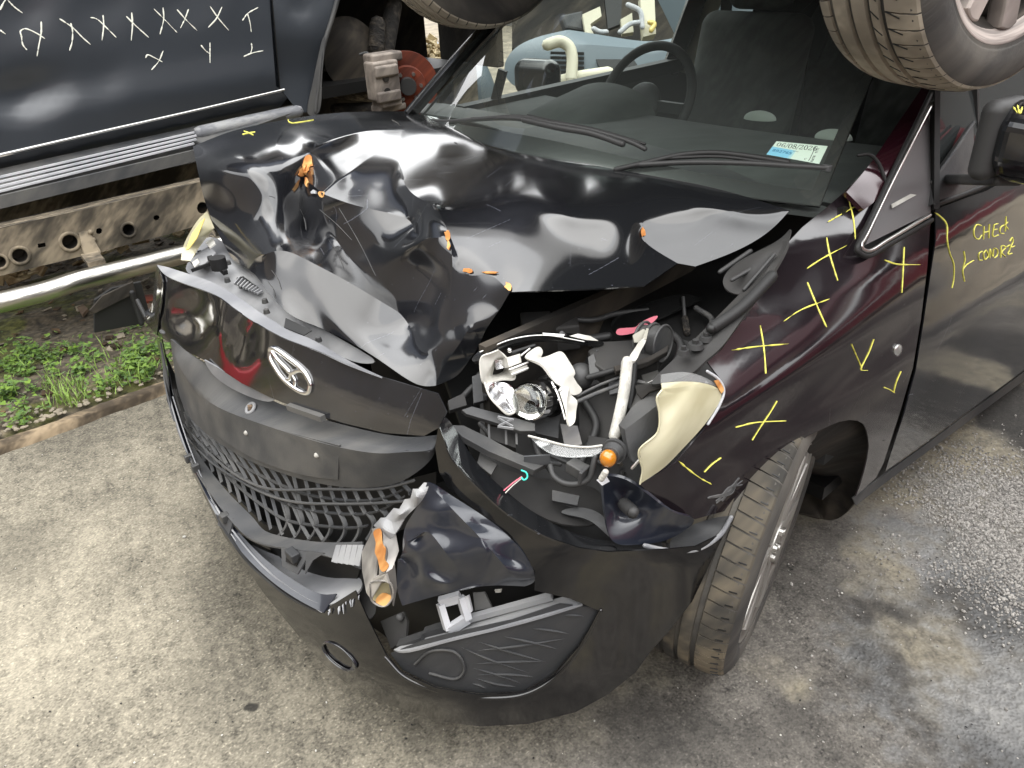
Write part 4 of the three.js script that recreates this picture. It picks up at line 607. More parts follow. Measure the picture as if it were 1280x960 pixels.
  for (let i = 0; i < 5; i++) { const a = i * 1.2566; obj('wheel_nut', skewUV(new THREE.CylinderGeometry(.009, .009, .02, 6).rotateZ(-Math.PI / 2).translate(fx + .018, .034 * Math.cos(a), .034 * Math.sin(a)).toNonIndexed()), M.chromeDull, rim); }
}
// ---- left front wheel, splayed and leaning out
{
  const w = part('wheel', car); wheelParts(w, .322, .212, .222, { side: M.tyre, tread: M.tyreMud, rim: M.alloy }, 10, { blocks: 66, grooves: [-.60, -.28, .02, .34], cuts: [[.72, .86, .0]], face: .8 });
  const f = -16.5 * D2R, lean = 5 * D2R;
  // axis (outer side): turned back by the steering, dipping by the lean
  const a = V(Math.cos(f) * Math.cos(lean), -Math.sin(lean), Math.sin(f) * Math.cos(lean)), u = V(0, 1, 0); u.addScaledVector(a, -u.dot(a)).normalize();
  const m = new THREE.Matrix4().makeBasis(a, u, a.clone().cross(u)); w.quaternion.setFromRotationMatrix(m); w.position.set(.722, .335, -.01);
}
sheet('wheel_arch_liner', M.underDark, car, { level: 3, t: .006, out: [[952, 590, 'b', -.03], [985, 555, 'b', -.03], [1012, 538, 'b', -.03], [1040, 527, 'b', -.03], [1066, 520, 'b', -.03], [1088, 528, 'b', -.02], [1092, 560, 'b', -.03], [1084, 600, 'b', -.05], [1070, 625, 'b', -.07], [1052, 646, 'b', -.10], [1030, 650, 'b', -.14], [1000, 640, 'b', -.2], [960, 640, 'b', -.3], [930, 640, 'b', -.3]], pts: [[1030, 590, 'b', -.14], [1055, 600, 'b', -.12], [1000, 600, 'b', -.25]] });
// inner wings, far side of the body, floor of the engine bay, bulkhead
{
  const far = []; for (let i = 0; i < PLAN.length; i += 3) if (PLAN[i].x < -.62 && PLAN[i].z < .08) far.push(PLAN[i]); if (far[0].z < far[far.length - 1].z) far.reverse();
  const ys = [.2, .35, .55, .75, .88, .96], P = [], T = []; far.forEach((p, i) => { const q = far[Math.min(far.length - 1, i + 1)].clone().sub(far[Math.max(0, i - 1)]).normalize(); ys.forEach(y => { const arch = Math.hypot(p.z, y - .32) < .36 && y < .6 ? .60 : y; const ii = inset(arch); P.push(V(p.x + ii * Math.abs(q.z), arch, p.z - (p.z > .3 ? ii * .6 : 0))); }); if (i) for (let k = 0; k < 5; k++) { const a = (i - 1) * 6 + k; T.push([a, a + 6, a + 1], [a + 1, a + 6, a + 7]); } });
  obj('right_side_body', shell(P, T, .01, .7), M.paint, car);
  obj('bay_floor', boxGeo(0, .25, -.05, 1.2, .02, .8), M.black, car);
  obj('bulkhead', [boxGeo(0, .62, -.30, 1.45, .76, .02), boxGeo(-.55, .55, .0, .02, .6, .6), boxGeo(.55, .44, -.05, .02, .5, .4)], M.black, car);
  obj('wheelhouse', [boxGeo(.42, .5, .0, .02, .7, .86)], M.underDark, car); obj('undertray', [boxGeo(0, .19, .22, 1.1, .02, .62)], M.black, car);
  obj('engine', [boxGeo(.02, .62, -.08, .55, .16, .32, .03), boxGeo(.05, .74, -.1, .42, .05, .24, .02), boxGeo(-.1, .48, .1, .7, .3, .2, .02)], M.bay, car);
  obj('underbody', boxGeo(0, .22, -2.0, 1.5, .04, 3.2), M.black, car);
}
// ---------------------------------------------------------------- engine bay seen under the torn edge
const E = (x, y, d) => [x, y, 'd', d];
sheet('inner_wing_rail', M.bay, car, { level: 3, t: .006, ang: 35, out: [[985, 300, 'b', -.025], [975, 325, 'b', -.02], [955, 360, 'b', -.015], [925, 402, 'b', -.015], [902, 434, 'b', -.015], [880, 452, 'b', -.01], [866, 466, 'b', -.02], [840, 476, 'b', -.04, S], [812, 480, 'b', -.05], [835, 456, 'b', -.07], [862, 430, 'b', -.07], [890, 402, 'b', -.07], [920, 372, 'b', -.07], [944, 345, 'b', -.07], [968, 310, 'b', -.06]], lines: [[[978, 305, 'b', -.04], [950, 352, 'b', -.03], [915, 398, 'b', -.03], [880, 438, 'b', -.03], [845, 470, 'b', -.045]]] });
tube('gas_strut', M.rubber, car, [[890, 410, 'b', -.035], [925, 386, 'b', -.02], [965, 345, 'b', -.01]], .011, 12, 12);
{ const p = A([889, 411, 'b', -.034]); obj('strut_mouth', skewUV(new THREE.SphereGeometry(.0095, 12, 8).translate(p.x, p.y, p.z)), M.black, car); }
for (const [x, y, r] of [[854, 442, .009], [869, 434, .012], [882, 425, .010]]) { const p = A([x, y, 'b', -.045]); obj('rail_bolt', [skewUV(new THREE.CylinderGeometry(r, r * 1.25, .008, 16).translate(p.x, p.y + .004, p.z).toNonIndexed()), skewUV(new THREE.CylinderGeometry(r * .5, r * .5, .014, 6).translate(p.x, p.y + .008, p.z).toNonIndexed())], M.rubberGrey, car); }
sheet('hinge_cluster', M.bay, car, { level: 3, out: [E(905, 345, 1.5), E(930, 322, 1.5), E(975, 300, 1.5), E(988, 285, 1.5), E(980, 318, 1.46), E(955, 350, 1.45), E(930, 368, 1.45), E(908, 362, 1.47)], pts: [E(940, 335, 1.44), E(960, 312, 1.46)] });
for (const [a, c, r] of [[E(915, 350, 1.45), E(950, 330, 1.45), .004], [E(930, 362, 1.44), E(968, 318, 1.45), .0035], [E(900, 340, 1.52), E(938, 314, 1.52), .005]]) tube('hinge_arm', M.rubberGrey, car, [a, c], r);
sheet('panel_arch', M.glossBlack, car, { level: 3, t: .006, out: [E(764, 400, 1.62, S), E(785, 388, 1.62), E(820, 375, 1.63), E(855, 367, 1.64), E(877, 374, 1.64, S), E(862, 380, 1.62), E(828, 396, 1.6), E(796, 407, 1.59), E(770, 417, 1.59, S)] });
sheet('red_panel_edge', M.pink, car, { level: 2, t: .003, out: [E(771, 413, 1.57, S), E(777, 410, 1.57), E(795, 409, 1.57), E(800, 403, 1.57), E(822, 394, 1.57, S), E(816, 403, 1.57), E(797, 415, 1.57), E(773, 419, 1.57, S)] });
{ const a = A(E(856, 398, 1.6)), c = A(E(859, 416, 1.56)); tube('hose_end', M.rubberGrey, car, [E(854, 372, 1.62), a], .004); tube('brass_union', M.underDark, car, [a, c], .007); }
plate('air_box', M.bay, car, [E(735, 438, 1.50), E(752, 427, 1.52), E(792, 427, 1.52), E(832, 434, 1.5), E(822, 449, 1.47), E(780, 462, 1.45), E(757, 467, 1.45), E(744, 460, 1.47)], .03, .004);
plate('air_box_foam', M.underDark, car, [E(767, 458, 1.44), E(790, 452, 1.44), E(812, 447, 1.45), E(836, 432, 1.46), E(834, 440, 1.45), E(810, 454, 1.44), E(770, 464, 1.43)], .01, .002);
{ // ribbed air duct drum
  const c = A(E(815, 427, 1.5)); const ax = RIGHT.clone().multiplyScalar(.75).addScaledVector(UP, -.2).addScaledVector(FWD, -.6).normalize(); const q = new THREE.Quaternion().setFromUnitVectors(V(0, 1, 0), ax); const gs = [new THREE.CylinderGeometry(.035, .03, .05, 28).toNonIndexed()]; for (const y of [-.02, 0, .024]) gs.push(new THREE.TorusGeometry(.0355, .003, 8, 32).rotateX(Math.PI / 2).translate(0, y, 0).toNonIndexed()); const g = mergeGeometries(gs); g.applyQuaternion(q); g.translate(c.x, c.y, c.z); obj('air_duct', skewUV(g), M.plasticDark, car); }
plate('cream_tab', M.trimBeige, car, [E(791, 419, 1.455), E(804, 411, 1.46), E(810, 414, 1.46), E(803, 428, 1.45), E(793, 428, 1.45)], .004);
plate('battery', M.bay, car, [E(650, 392, 1.62), E(688, 390, 1.62), E(690, 413, 1.56), E(655, 415, 1.56)], .05, .004); plate('battery', M.bay, car, [E(690, 390, 1.62), E(720, 388, 1.62), E(724, 408, 1.56), E(693, 413, 1.56)], .05, .004);
sheet('radiator_support', M.glossBlack, car, { level: 3, t: .006, out: [E(590, 447, 1.46), E(612, 430, 1.47), E(640, 420, 1.49), E(676, 415, 1.5), E(716, 417, 1.51), E(752, 426, 1.51), E(750, 432, 1.5), E(716, 427, 1.49), E(676, 424, 1.48), E(640, 430, 1.47), E(614, 440, 1.45), E(596, 452, 1.44)] });
plate('support_tear', M.whitePlastic, car, [E(712, 420, 1.485), E(722, 417, 1.485), E(738, 420, 1.485), E(748, 426, 1.485), E(733, 425, 1.485)], .003); plate('support_tear', M.chromeDull, car, [E(678, 416, 1.475), E(706, 418, 1.475), E(704, 421, 1.475), E(680, 419, 1.475)], .003); tube('support_edge', M.chromeDull, car, [E(600, 440, 1.45), E(640, 424, 1.47), E(680, 419, 1.475), E(730, 427, 1.485)], .0014);
tube('loom', M.rubber, car, [E(735, 472, 1.46), E(760, 465, 1.45), E(800, 452, 1.45)], .006); tube('loom', M.plastic, car, [E(722, 502, 1.44), E(750, 490, 1.43), E(772, 482, 1.43)], .004); tube('loom', M.plastic, car, [E(722, 495, 1.46), E(748, 482, 1.45), E(778, 470, 1.45)], .003);
{ const p = A(E(726, 470, 1.5)); obj('horn', skewUV(new THREE.SphereGeometry(.026, 20, 14).translate(p.x, p.y, p.z)), M.plasticDark, car); }
plate('bay_bracket', M.plasticDark, car, [E(735, 447, 1.48), E(742, 442, 1.48), E(750, 465, 1.46), E(744, 474, 1.46), E(737, 470, 1.46)], .008, .001); plate('bay_plate', M.bay, car, [E(722, 487, 1.52), E(780, 468, 1.5), E(778, 540, 1.46), E(726, 560, 1.5)], .01);
// white prop rod, snapped
tube('prop_rod', M.whitePlastic, car, [E(784, 452, 1.39), E(780, 490, 1.385), E(774, 520, 1.38), E(768, 545, 1.375)], .0105, 16, 12);
sheet('prop_rod_end', M.whitePlastic, car, { level: 2, t: .006, out: [E(787, 446, 1.39, S), E(794, 436, 1.41), E(801, 425, 1.43), E(808, 422, 1.44, S), E(806, 430, 1.43), E(800, 440, 1.41), E(794, 452, 1.385, S)] }); plate('prop_rod_end', M.trimBeige, car, [E(803, 424, 1.435), E(808, 410, 1.46), E(811, 411, 1.46), E(808, 424, 1.435)], .003);
tube('bay_post', M.rubber, car, [E(793, 455, 1.42), E(790, 490, 1.41), E(787, 510, 1.40)], .006);
// ---- left headlamp, burst open
{
  const h = part('headlamp', car);
  sheet('reflector_bowl', M.whitePlastic, h, { level: 3, t: .003, ang: 35, out: [E(601, 447, 1.43, S), E(611, 443, 1.43), E(623, 438, 1.44), E(632, 447, 1.45, S), E(640, 462, 1.46), E(643, 474, 1.45, S), E(628, 473, 1.45), E(612, 479, 1.43), E(604, 478, 1.42, S), E(601, 462, 1.42)], lines: [[E(623, 438, 1.44), E(617, 452, 1.45), E(609, 470, 1.44)], [E(609, 470, 1.44), E(620, 466, 1.5), E(632, 464, 1.49)]], pts: [E(626, 455, 1.5)] });
  plate('reflector_shade', M.reflector, h, [E(619, 450, 1.445), E(631, 450, 1.455), E(634, 459, 1.46), E(620, 462, 1.455)], .003);
  sheet('lower_reflector', M.reflector, h, { level: 3, t: .003, out: [E(608, 480, 1.425, S), E(620, 479, 1.43), E(633, 481, 1.435), E(641, 488, 1.44), E(645, 499, 1.43), E(644, 512, 1.425), E(636, 517, 1.415), E(622, 506, 1.41), E(611, 493, 1.415)], pts: [E(626, 492, 1.46), E(633, 500, 1.455)] });
  tube('reflector_edge', M.whitePlastic, h, [E(606, 479, 1.42), E(612, 495, 1.41), E(623, 508, 1.405), E(635, 518, 1.41), E(644, 514, 1.42), E(646, 500, 1.425), E(641, 487, 1.435)], .0022, 30);
  obj('lamp_box', [plateGeo([E(633, 447, 1.44), E(650, 442, 1.45), E(652, 453, 1.45), E(636, 459, 1.44)], .02), plateGeo([E(639, 463, 1.44), E(659, 456, 1.45), E(660, 462, 1.45), E(641, 470, 1.44)], .012)], M.whitePlastic, h);
  for (const [a, c] of [[E(637, 462, 1.435), E(660, 453, 1.445)], [E(640, 468, 1.435), E(660, 460, 1.445)], [E(652, 444, 1.44), E(662, 436, 1.45)]]) tube('lamp_rod', M.chromeDull, h, [a, c], .0022);
  tube('lamp_rod', M.black, h, [E(640, 441, 1.46), E(668, 432, 1.47)], .004); { const p = A(E(637, 438, 1.45)); obj('lamp_screw', skewUV(new THREE.SphereGeometry(.005, 10, 8).translate(p.x, p.y, p.z)), M.chrome, h); }
  sheet('rear_housing', M.whitePlastic, h, { level: 2, t: .004, ang: 35, out: [E(656, 446, 1.43, S), E(664, 438, 1.44), E(674, 433, 1.45, S), E(679, 441, 1.45), E(676, 447, 1.45, S), E(690, 443, 1.47), E(702, 439, 1.48, S), E(711, 451, 1.48), E(719, 464, 1.47, S), E(717, 471, 1.46), E(722, 480, 1.46), E(728, 488, 1.46, S), E(719, 494, 1.45), E(709, 490, 1.44), E(700, 482, 1.43), E(694, 478, 1.43, S), E(688, 470, 1.43), E(679, 457, 1.43), E(667, 451, 1.43)], lines: [[E(694, 478, 1.43), E(707, 472, 1.44), E(717, 471, 1.46)]] });
  sheet('rear_housing_leg', M.whitePlastic, h, { level: 3, t: .004, ang: 35, out: [E(699, 484, 1.42, S), E(711, 484, 1.42), E(714, 494, 1.43), E(722, 501, 1.42), E(720, 513, 1.41), E(719, 527, 1.39), E(712, 533, 1.385, S), E(706, 512, 1.39), E(702, 498, 1.41)], lines: [[E(711, 484, 1.42), E(708, 505, 1.395), E(712, 533, 1.385)]] });
  const c0 = A(E(661, 502, 1.42)), c1 = A(E(698, 492, 1.52)), ax = c1.clone().sub(c0).normalize(), q = new THREE.Quaternion().setFromUnitVectors(V(0, 1, 0), ax);
  const ring = (r0, r1, y0, y1, mat, nm) => { const g = new THREE.CylinderGeometry(r1, r0, y1 - y0, 36, 1, false).translate(0, (y0 + y1) / 2, 0); g.applyQuaternion(q); g.translate(c0.x, c0.y, c0.z); obj(nm, skewUV(g.toNonIndexed()), mat, h); };
  { const g = new THREE.SphereGeometry(.0335, 32, 18, 0, 6.2832, 0, Math.PI / 2).scale(1, .75, 1).rotateX(Math.PI); g.applyQuaternion(q); g.translate(c0.x, c0.y, c0.z); obj('projector_lens', skewUV(g), M.lens, h); }
  { const g = new THREE.SphereGeometry(.026, 24, 12, 0, 6.2832, 0, Math.PI / 2).scale(1, .3, 1).rotateX(Math.PI); g.applyQuaternion(q); g.translate(c0.x, c0.y, c0.z); g.translate(ax.x * .012, ax.y * .012, ax.z * .012); obj('projector_bowl', skewUV(g), M.reflector, h); }
  ring(.036, .037, .002, .026, M.chrome, 'projector_ring'); ring(.034, .036, .026, .05, M.glossBlack, 'projector_body'); ring(.030, .033, .05, .095, M.glossBlack, 'projector_body'); ring(.041, .041, .078, .084, M.glossBlack, 'projector_flange');
  for (const [x0, y0, x1, y1] of [[666, 482, 672, 490], [672, 508, 678, 514], [676, 478, 684, 486]]) plate('projector_slot', M.black, h, [E(x0, y0, 1.405), E(x0 + 4, y0, 1.41), E(x1, y1, 1.41), E(x1 - 4, y1, 1.405)], .004);
  tube('lamp_spring', M.chromeDull, h, [E(690, 478, 1.42), E(697, 492, 1.41), E(702, 508, 1.395), E(706, 524, 1.39)], .002); for (const [x, y] of [[693, 484], [699, 500], [704, 516], [700, 488]]) { const p = A(E(x, y, 1.40)); obj('lamp_screw', skewUV(new THREE.SphereGeometry(.0035, 8, 6).translate(p.x, p.y, p.z)), M.chrome, h); }
  // outer part that stayed in the wing: grey housing, yellowed lens, amber bulb
  sheet('lamp_housing', M.plasticDark, h, { level: 3, t: .01, ang: 40, out: [E(773, 531, 1.335, S), E(785, 516, 1.345), E(799, 501, 1.355), E(823, 496, 1.36, S), E(828, 530, 1.34), E(820, 548, 1.33), E(800, 566, 1.32), E(798, 580, 1.315, S), E(786, 573, 1.315), E(779, 552, 1.32)], lines: [[E(773, 531, 1.335, S), E(781, 537, 1.31), E(800, 523, 1.32), E(823, 505, 1.335)], [E(781, 537, 1.31), E(784, 555, 1.31), E(790, 574, 1.312)]] });
  sheet('lamp_back_edge', M.plasticDark, h, { level: 2, t: .006, out: [E(776, 536, 1.35), E(797, 490, 1.40), E(795, 478, 1.40), E(812, 480, 1.38), E(826, 476, 1.37), E(826, 500, 1.36), E(800, 502, 1.36)] });
  plate('torn_foam', M.underDark, h, [E(794, 482, 1.365), E(806, 480, 1.36), E(826, 478, 1.36), E(826, 486, 1.355), E(812, 490, 1.355), E(802, 499, 1.355), E(796, 492, 1.36)], .006, .001);
  sheet('outer_lens', M.yellowLens, h, { level: 3, t: .004, ang: 50, out: [[827, 479, 'b', .004, S], [850, 477, 'b', .006], [875, 478, 'b', .006], [895, 484, 'b', .005], [902, 492, 'b', .004], [897, 507, 'b', .005], [880, 532, 'b', .006], [856, 558, 'b', .006], [832, 583, 'b', .005], [812, 597, 'b', .004], [800, 605, 'b', .004, S], [803, 588, 'b', .006], [802, 578, 'b', .008], [799, 563, 'b', .012, S], [812, 552, 'b', .012], [820, 544, 'b', .012], [824, 530, 'b', .012], [824, 515, 'b', .012], [820, 502, 'b', .012], [822, 495, 'b', .012], [827, 488, 'b', .010, S]], lines: [[[824, 496, 'b', .013], [845, 492, 'b', .011], [870, 486, 'b', .010], [893, 485, 'b', .006]], [[829, 486, 'b', .011], [850, 484, 'b', .010], [872, 480, 'b', .008]]], pts: [[845, 530, 'b', .018], [860, 510, 'b', .016], [820, 570, 'b', .014], [840, 550, 'b', .018]] });
  sheet('clear_lens_top', M.clear, h, { level: 2, t: .003, out: [[827, 468, 'b', .0, S], [850, 465, 'b', .0], [868, 467, 'b', .0], [888, 475, 'b', .0], [898, 484, 'b', .0], [880, 478, 'b', .005], [850, 477, 'b', .004], [827, 479, 'b', .003, S]] });
  tube('outer_lens_edge', M.yellowLens, h, [[827, 488, 'b', .012], [821, 497, 'b', .014], [824, 515, 'b', .014], [822, 540, 'b', .014], [799, 563, 'b', .014], [803, 588, 'b', .008], [800, 605, 'b', .006]], .0018, 40);
  tube('lamp_seal', M.plasticPale, h, [[884, 464, 'b', .004], [898, 474, 'b', .006], [905, 488, 'b', .006], [900, 505, 'b', .006], [885, 530, 'b', .005]], .0025, 24);
  plate('seal_rust', M.rust, h, [[893, 476, 'b', .008], [899, 475, 'b', .008], [906, 487, 'b', .008], [902, 492, 'b', .008]], .002);
  { const p = A(E(760, 573, 1.30)); const g = new THREE.SphereGeometry(.0145, 24, 18).scale(1, 1.1, 1).translate(p.x, p.y, p.z); obj('indicator_bulb', skewUV(g), M.amber, h); obj('bulb_core', skewUV(new THREE.SphereGeometry(.005, 10, 8).translate(p.x, p.y, p.z)), M.chromeDull, h); const s = A(E(772, 559, 1.335)); const q2 = new THREE.Quaternion().setFromUnitVectors(V(0, 1, 0), s.clone().sub(p).normalize()); const cg = mergeGeometries([new THREE.CylinderGeometry(.019, .013, .018, 22).translate(0, .018, 0).toNonIndexed(), new THREE.CylinderGeometry(.022, .022, .008, 22).translate(0, .03, 0).toNonIndexed(), new THREE.TorusGeometry(.0145, .002, 8, 24).rotateX(1.57).translate(0, .012, 0).toNonIndexed()]); cg.applyQuaternion(q2); cg.translate(p.x, p.y, p.z); obj('bulb_holder', skewUV(cg), M.plasticDark, h); }
  sheet('clear_lens_strip', M.clear, h, { level: 3, t: .004, out: [E(661, 545, 1.39, S), E(678, 550, 1.38), E(708, 558, 1.36), E(735, 560, 1.34), E(752, 558, 1.33, S), E(745, 569, 1.33), E(711, 571, 1.35), E(688, 566, 1.37), E(672, 555, 1.385)] });
  tube('clear_strip_edge', M.whitePlastic, h, [E(661, 545, 1.388), E(680, 550, 1.378), E(708, 557, 1.358), E(735, 559, 1.338), E(752, 557, 1.328)], .0022, 24); tube('clear_strip_edge', M.clear, h, [E(672, 556, 1.383), E(690, 567, 1.366), E(712, 571, 1.348), E(745, 569, 1.328)], .0016, 24);
  tube('bulb_tip', M.whitePlastic, h, [E(752, 598, 1.31), E(757, 590, 1.30)], .006); tube('lens_shard', M.chromeDull, h, [E(790, 585, 1.31), E(800, 574, 1.305)], .003);
}
// ---- plastic slats, wiring and inner corner below the lamp
{
  const k = part('bumper_support', car);
  obj('slat', [plateGeo([E(577, 511, 1.42), E(590, 508, 1.43), E(625, 519, 1.43), E(669, 529, 1.42), E(669, 538, 1.41), E(650, 540, 1.41), E(622, 530, 1.415), E(583, 518, 1.42)], .008, .001)], M.plasticDark, k);
  obj('slat_cross', [barGeo(E(623, 523, 1.405), E(641, 533, 1.402), .002, .004), barGeo(E(641, 524, 1.405), E(624, 532, 1.402), .002, .004), barGeo(E(622, 521, 1.405), E(642, 525, 1.405), .003, .004), barGeo(E(622, 533, 1.402), E(642, 536, 1.402), .003, .004)], M.plasticGrey, k);
  plate('support_box', M.bay, k, [E(610, 532, 1.45), E(648, 540, 1.45), E(645, 560, 1.43), E(612, 550, 1.44)], .03, .002); for (const x of [611, 632, 645]) bar('support_rib', M.plasticDark, k, E(x, 530, 1.43), E(x + 1, 556, 1.42), .004, .008);
  obj('lower_slat', [plateGeo([E(564, 528, 1.40), E(580, 530, 1.41), E(610, 550, 1.41), E(640, 566, 1.40), E(656, 574, 1.40), E(687, 574, 1.39), E(668, 588, 1.375), E(650, 583, 1.38), E(610, 567, 1.385), E(578, 545, 1.39)], .012, .001)], M.plasticDark, k); bar('lower_slat_lip', M.plastic, k, E(655, 576, 1.385), E(688, 574, 1.385), .004, .02);
  tube('loom', M.rubberGrey, k, [E(688, 583, 1.37), E(692, 595, 1.36), E(705, 604, 1.35), E(722, 605, 1.34), E(736, 598, 1.335), E(742, 580, 1.33), E(744, 572, 1.33)], .0055, 24); tube('loom', M.rubber, k, [E(690, 570, 1.38), E(714, 580, 1.37)], .004);
  obj('plug', [barGeo(E(712, 580, 1.36), E(732, 592, 1.34), .024, .022, V(0, 1, 0), .003), barGeo(E(728, 592, 1.338), E(732, 594, 1.335), .03, .026, V(0, 1, 0), .002)], M.plasticDark, k);
  tube('wire', M.whitePlastic, k, [E(632, 616, 1.38), E(642, 606, 1.38), E(652, 598, 1.385)], .0012); tube('wire', M.pink, k, [E(630, 613, 1.38), E(642, 603, 1.38), E(652, 596, 1.385)], .0012); tube('wire', M.teal, k, [E(652, 588, 1.37), E(658, 591, 1.37), E(659, 597, 1.37), E(655, 600, 1.37), E(652, 597, 1.375)], .0016, 20);
  sheet('inner_shelf', M.bay, k, { level: 2, t: .005, out: [E(590, 575, 1.44), E(640, 590, 1.46), E(690, 600, 1.5), E(745, 610, 1.5), E(760, 650, 1.46), E(700, 655, 1.42), E(650, 628, 1.42), E(610, 598, 1.42)] });
  sheet('inner_corner', M.navy, k, { level: 3, t: .005, ang: 35, out: [E(754, 600, 1.33, S), E(768, 596, 1.33), E(790, 603, 1.325), E(823, 628, 1.34), E(847, 643, 1.36), E(870, 650, 1.40, S), E(838, 674, 1.40), E(800, 680, 1.38), E(765, 678, 1.37), E(757, 640, 1.36)], pts: [E(782, 630, 1.40), E(800, 650, 1.37)] });
  { const p = A(E(780, 630, 1.36)), p2 = A(E(791, 640, 1.335)); tube('corner_socket', M.rubberGrey, k, [p, p2], .012); }
  sheet('duct_lip', M.plasticDark, k, { level: 3, t: .005, out: [E(700, 640, 1.43), E(720, 634, 1.43), E(748, 640, 1.42), E(765, 660, 1.40), E(772, 676, 1.39), E(760, 670, 1.40), E(740, 652, 1.41), E(718, 645, 1.42)] });
  // hoses, looms and small brackets packed in the bay
  for (const [l, r, m] of [[[E(600, 470, 1.56), E(640, 450, 1.58), E(700, 430, 1.6), E(760, 420, 1.6)], .009, M.rubberGrey], [[E(575, 500, 1.52), E(600, 480, 1.54), E(640, 500, 1.56), E(690, 520, 1.55)], .007, M.rubber], [[E(730, 500, 1.5), E(745, 530, 1.48), E(735, 560, 1.46), E(720, 590, 1.45)], .008, M.rubberGrey], [[E(600, 530, 1.5), E(640, 570, 1.48), E(700, 580, 1.46)], .005, M.plasticDark], [[E(830, 410, 1.58), E(850, 430, 1.54), E(840, 460, 1.5), E(812, 476, 1.46)], .008, M.rubberGrey], [[E(870, 385, 1.6), E(890, 400, 1.56), E(880, 420, 1.53)], .006, M.plasticDark], [[E(690, 395, 1.6), E(740, 400, 1.6), E(770, 392, 1.62), E(810, 388, 1.62)], .006, M.rubberGrey], [[E(700, 560, 1.42), E(730, 566, 1.40), E(752, 580, 1.36)], .004, M.rubber], [[E(665, 540, 1.45), E(672, 565, 1.42), E(690, 590, 1.4)], .006, M.bay], [[E(790, 540, 1.4), E(780, 520, 1.42), E(786, 500, 1.42)], .004, M.rubberGrey]]) tube('bay_hose', m, k, l, r, 24);
  for (const [l, m, t] of [[[E(668, 512, 1.5), E(700, 520, 1.5), E(698, 548, 1.47), E(664, 540, 1.47)], M.plasticDark, .02], [[E(700, 530, 1.48), E(722, 532, 1.47), E(728, 556, 1.45), E(706, 560, 1.45)], M.steel, .006], [[E(735, 545, 1.46), E(762, 548, 1.44), E(758, 568, 1.42), E(736, 566, 1.43)], M.bay, .012], [[E(590, 470, 1.52), E(604, 466, 1.53), E(606, 500, 1.5), E(592, 505, 1.5)], M.plasticDark, .01], [[E(560, 500, 1.48), E(580, 492, 1.5), E(584, 506, 1.48), E(562, 514, 1.47)], M.bay, .01], [[E(802, 470, 1.45), E(822, 462, 1.45), E(826, 472, 1.43), E(806, 480, 1.42)], M.chromeDull, .004], [[E(690, 612, 1.44), E(725, 620, 1.43), E(722, 632, 1.42), E(690, 626, 1.43)], M.plasticDark, .008], [[E(600, 566, 1.42), E(622, 580, 1.41), E(614, 594, 1.40), E(596, 580, 1.41)], M.plasticDark, .01], [[E(760, 470, 1.47), E(778, 466, 1.46), E(776, 490, 1.44), E(762, 494, 1.45)], M.plastic, .006]]) plate('bay_bracket', m, k, l, t, .001);
  for (let i = 0; i < 14; i++) { const p = A(E(rr(600, 880), rr(385, 620), 1.5)); obj('bay_fixing', skewUV(new THREE.CylinderGeometry(.005, .006, .01, 8).rotateX(rr(0, 3)).translate(p.x, p.y, p.z).toNonIndexed()), i % 3 ? M.plasticDark : M.steel, k); }
  plate('broken_shard', M.clear, k, [E(668, 552, 1.38), E(682, 548, 1.38), E(690, 553, 1.37), E(676, 559, 1.37)], .003); plate('broken_shard', M.plasticPale, k, [E(746, 600, 1.33), E(756, 594, 1.32), E(762, 602, 1.32), E(752, 607, 1.32)], .004);
  sheet('bay_backing', M.black, k, { level: 0, t: .01, out: [E(556, 470, 1.62), E(600, 400, 1.75), E(640, 360, 1.8), E(860, 330, 1.85), E(985, 285, 1.75), E(945, 370, 1.6), E(905, 440, 1.5), E(890, 500, 1.5), E(850, 590, 1.5), E(870, 640, 1.5), E(830, 690, 1.5), E(700, 690, 1.52), E(600, 600, 1.55)] });
}
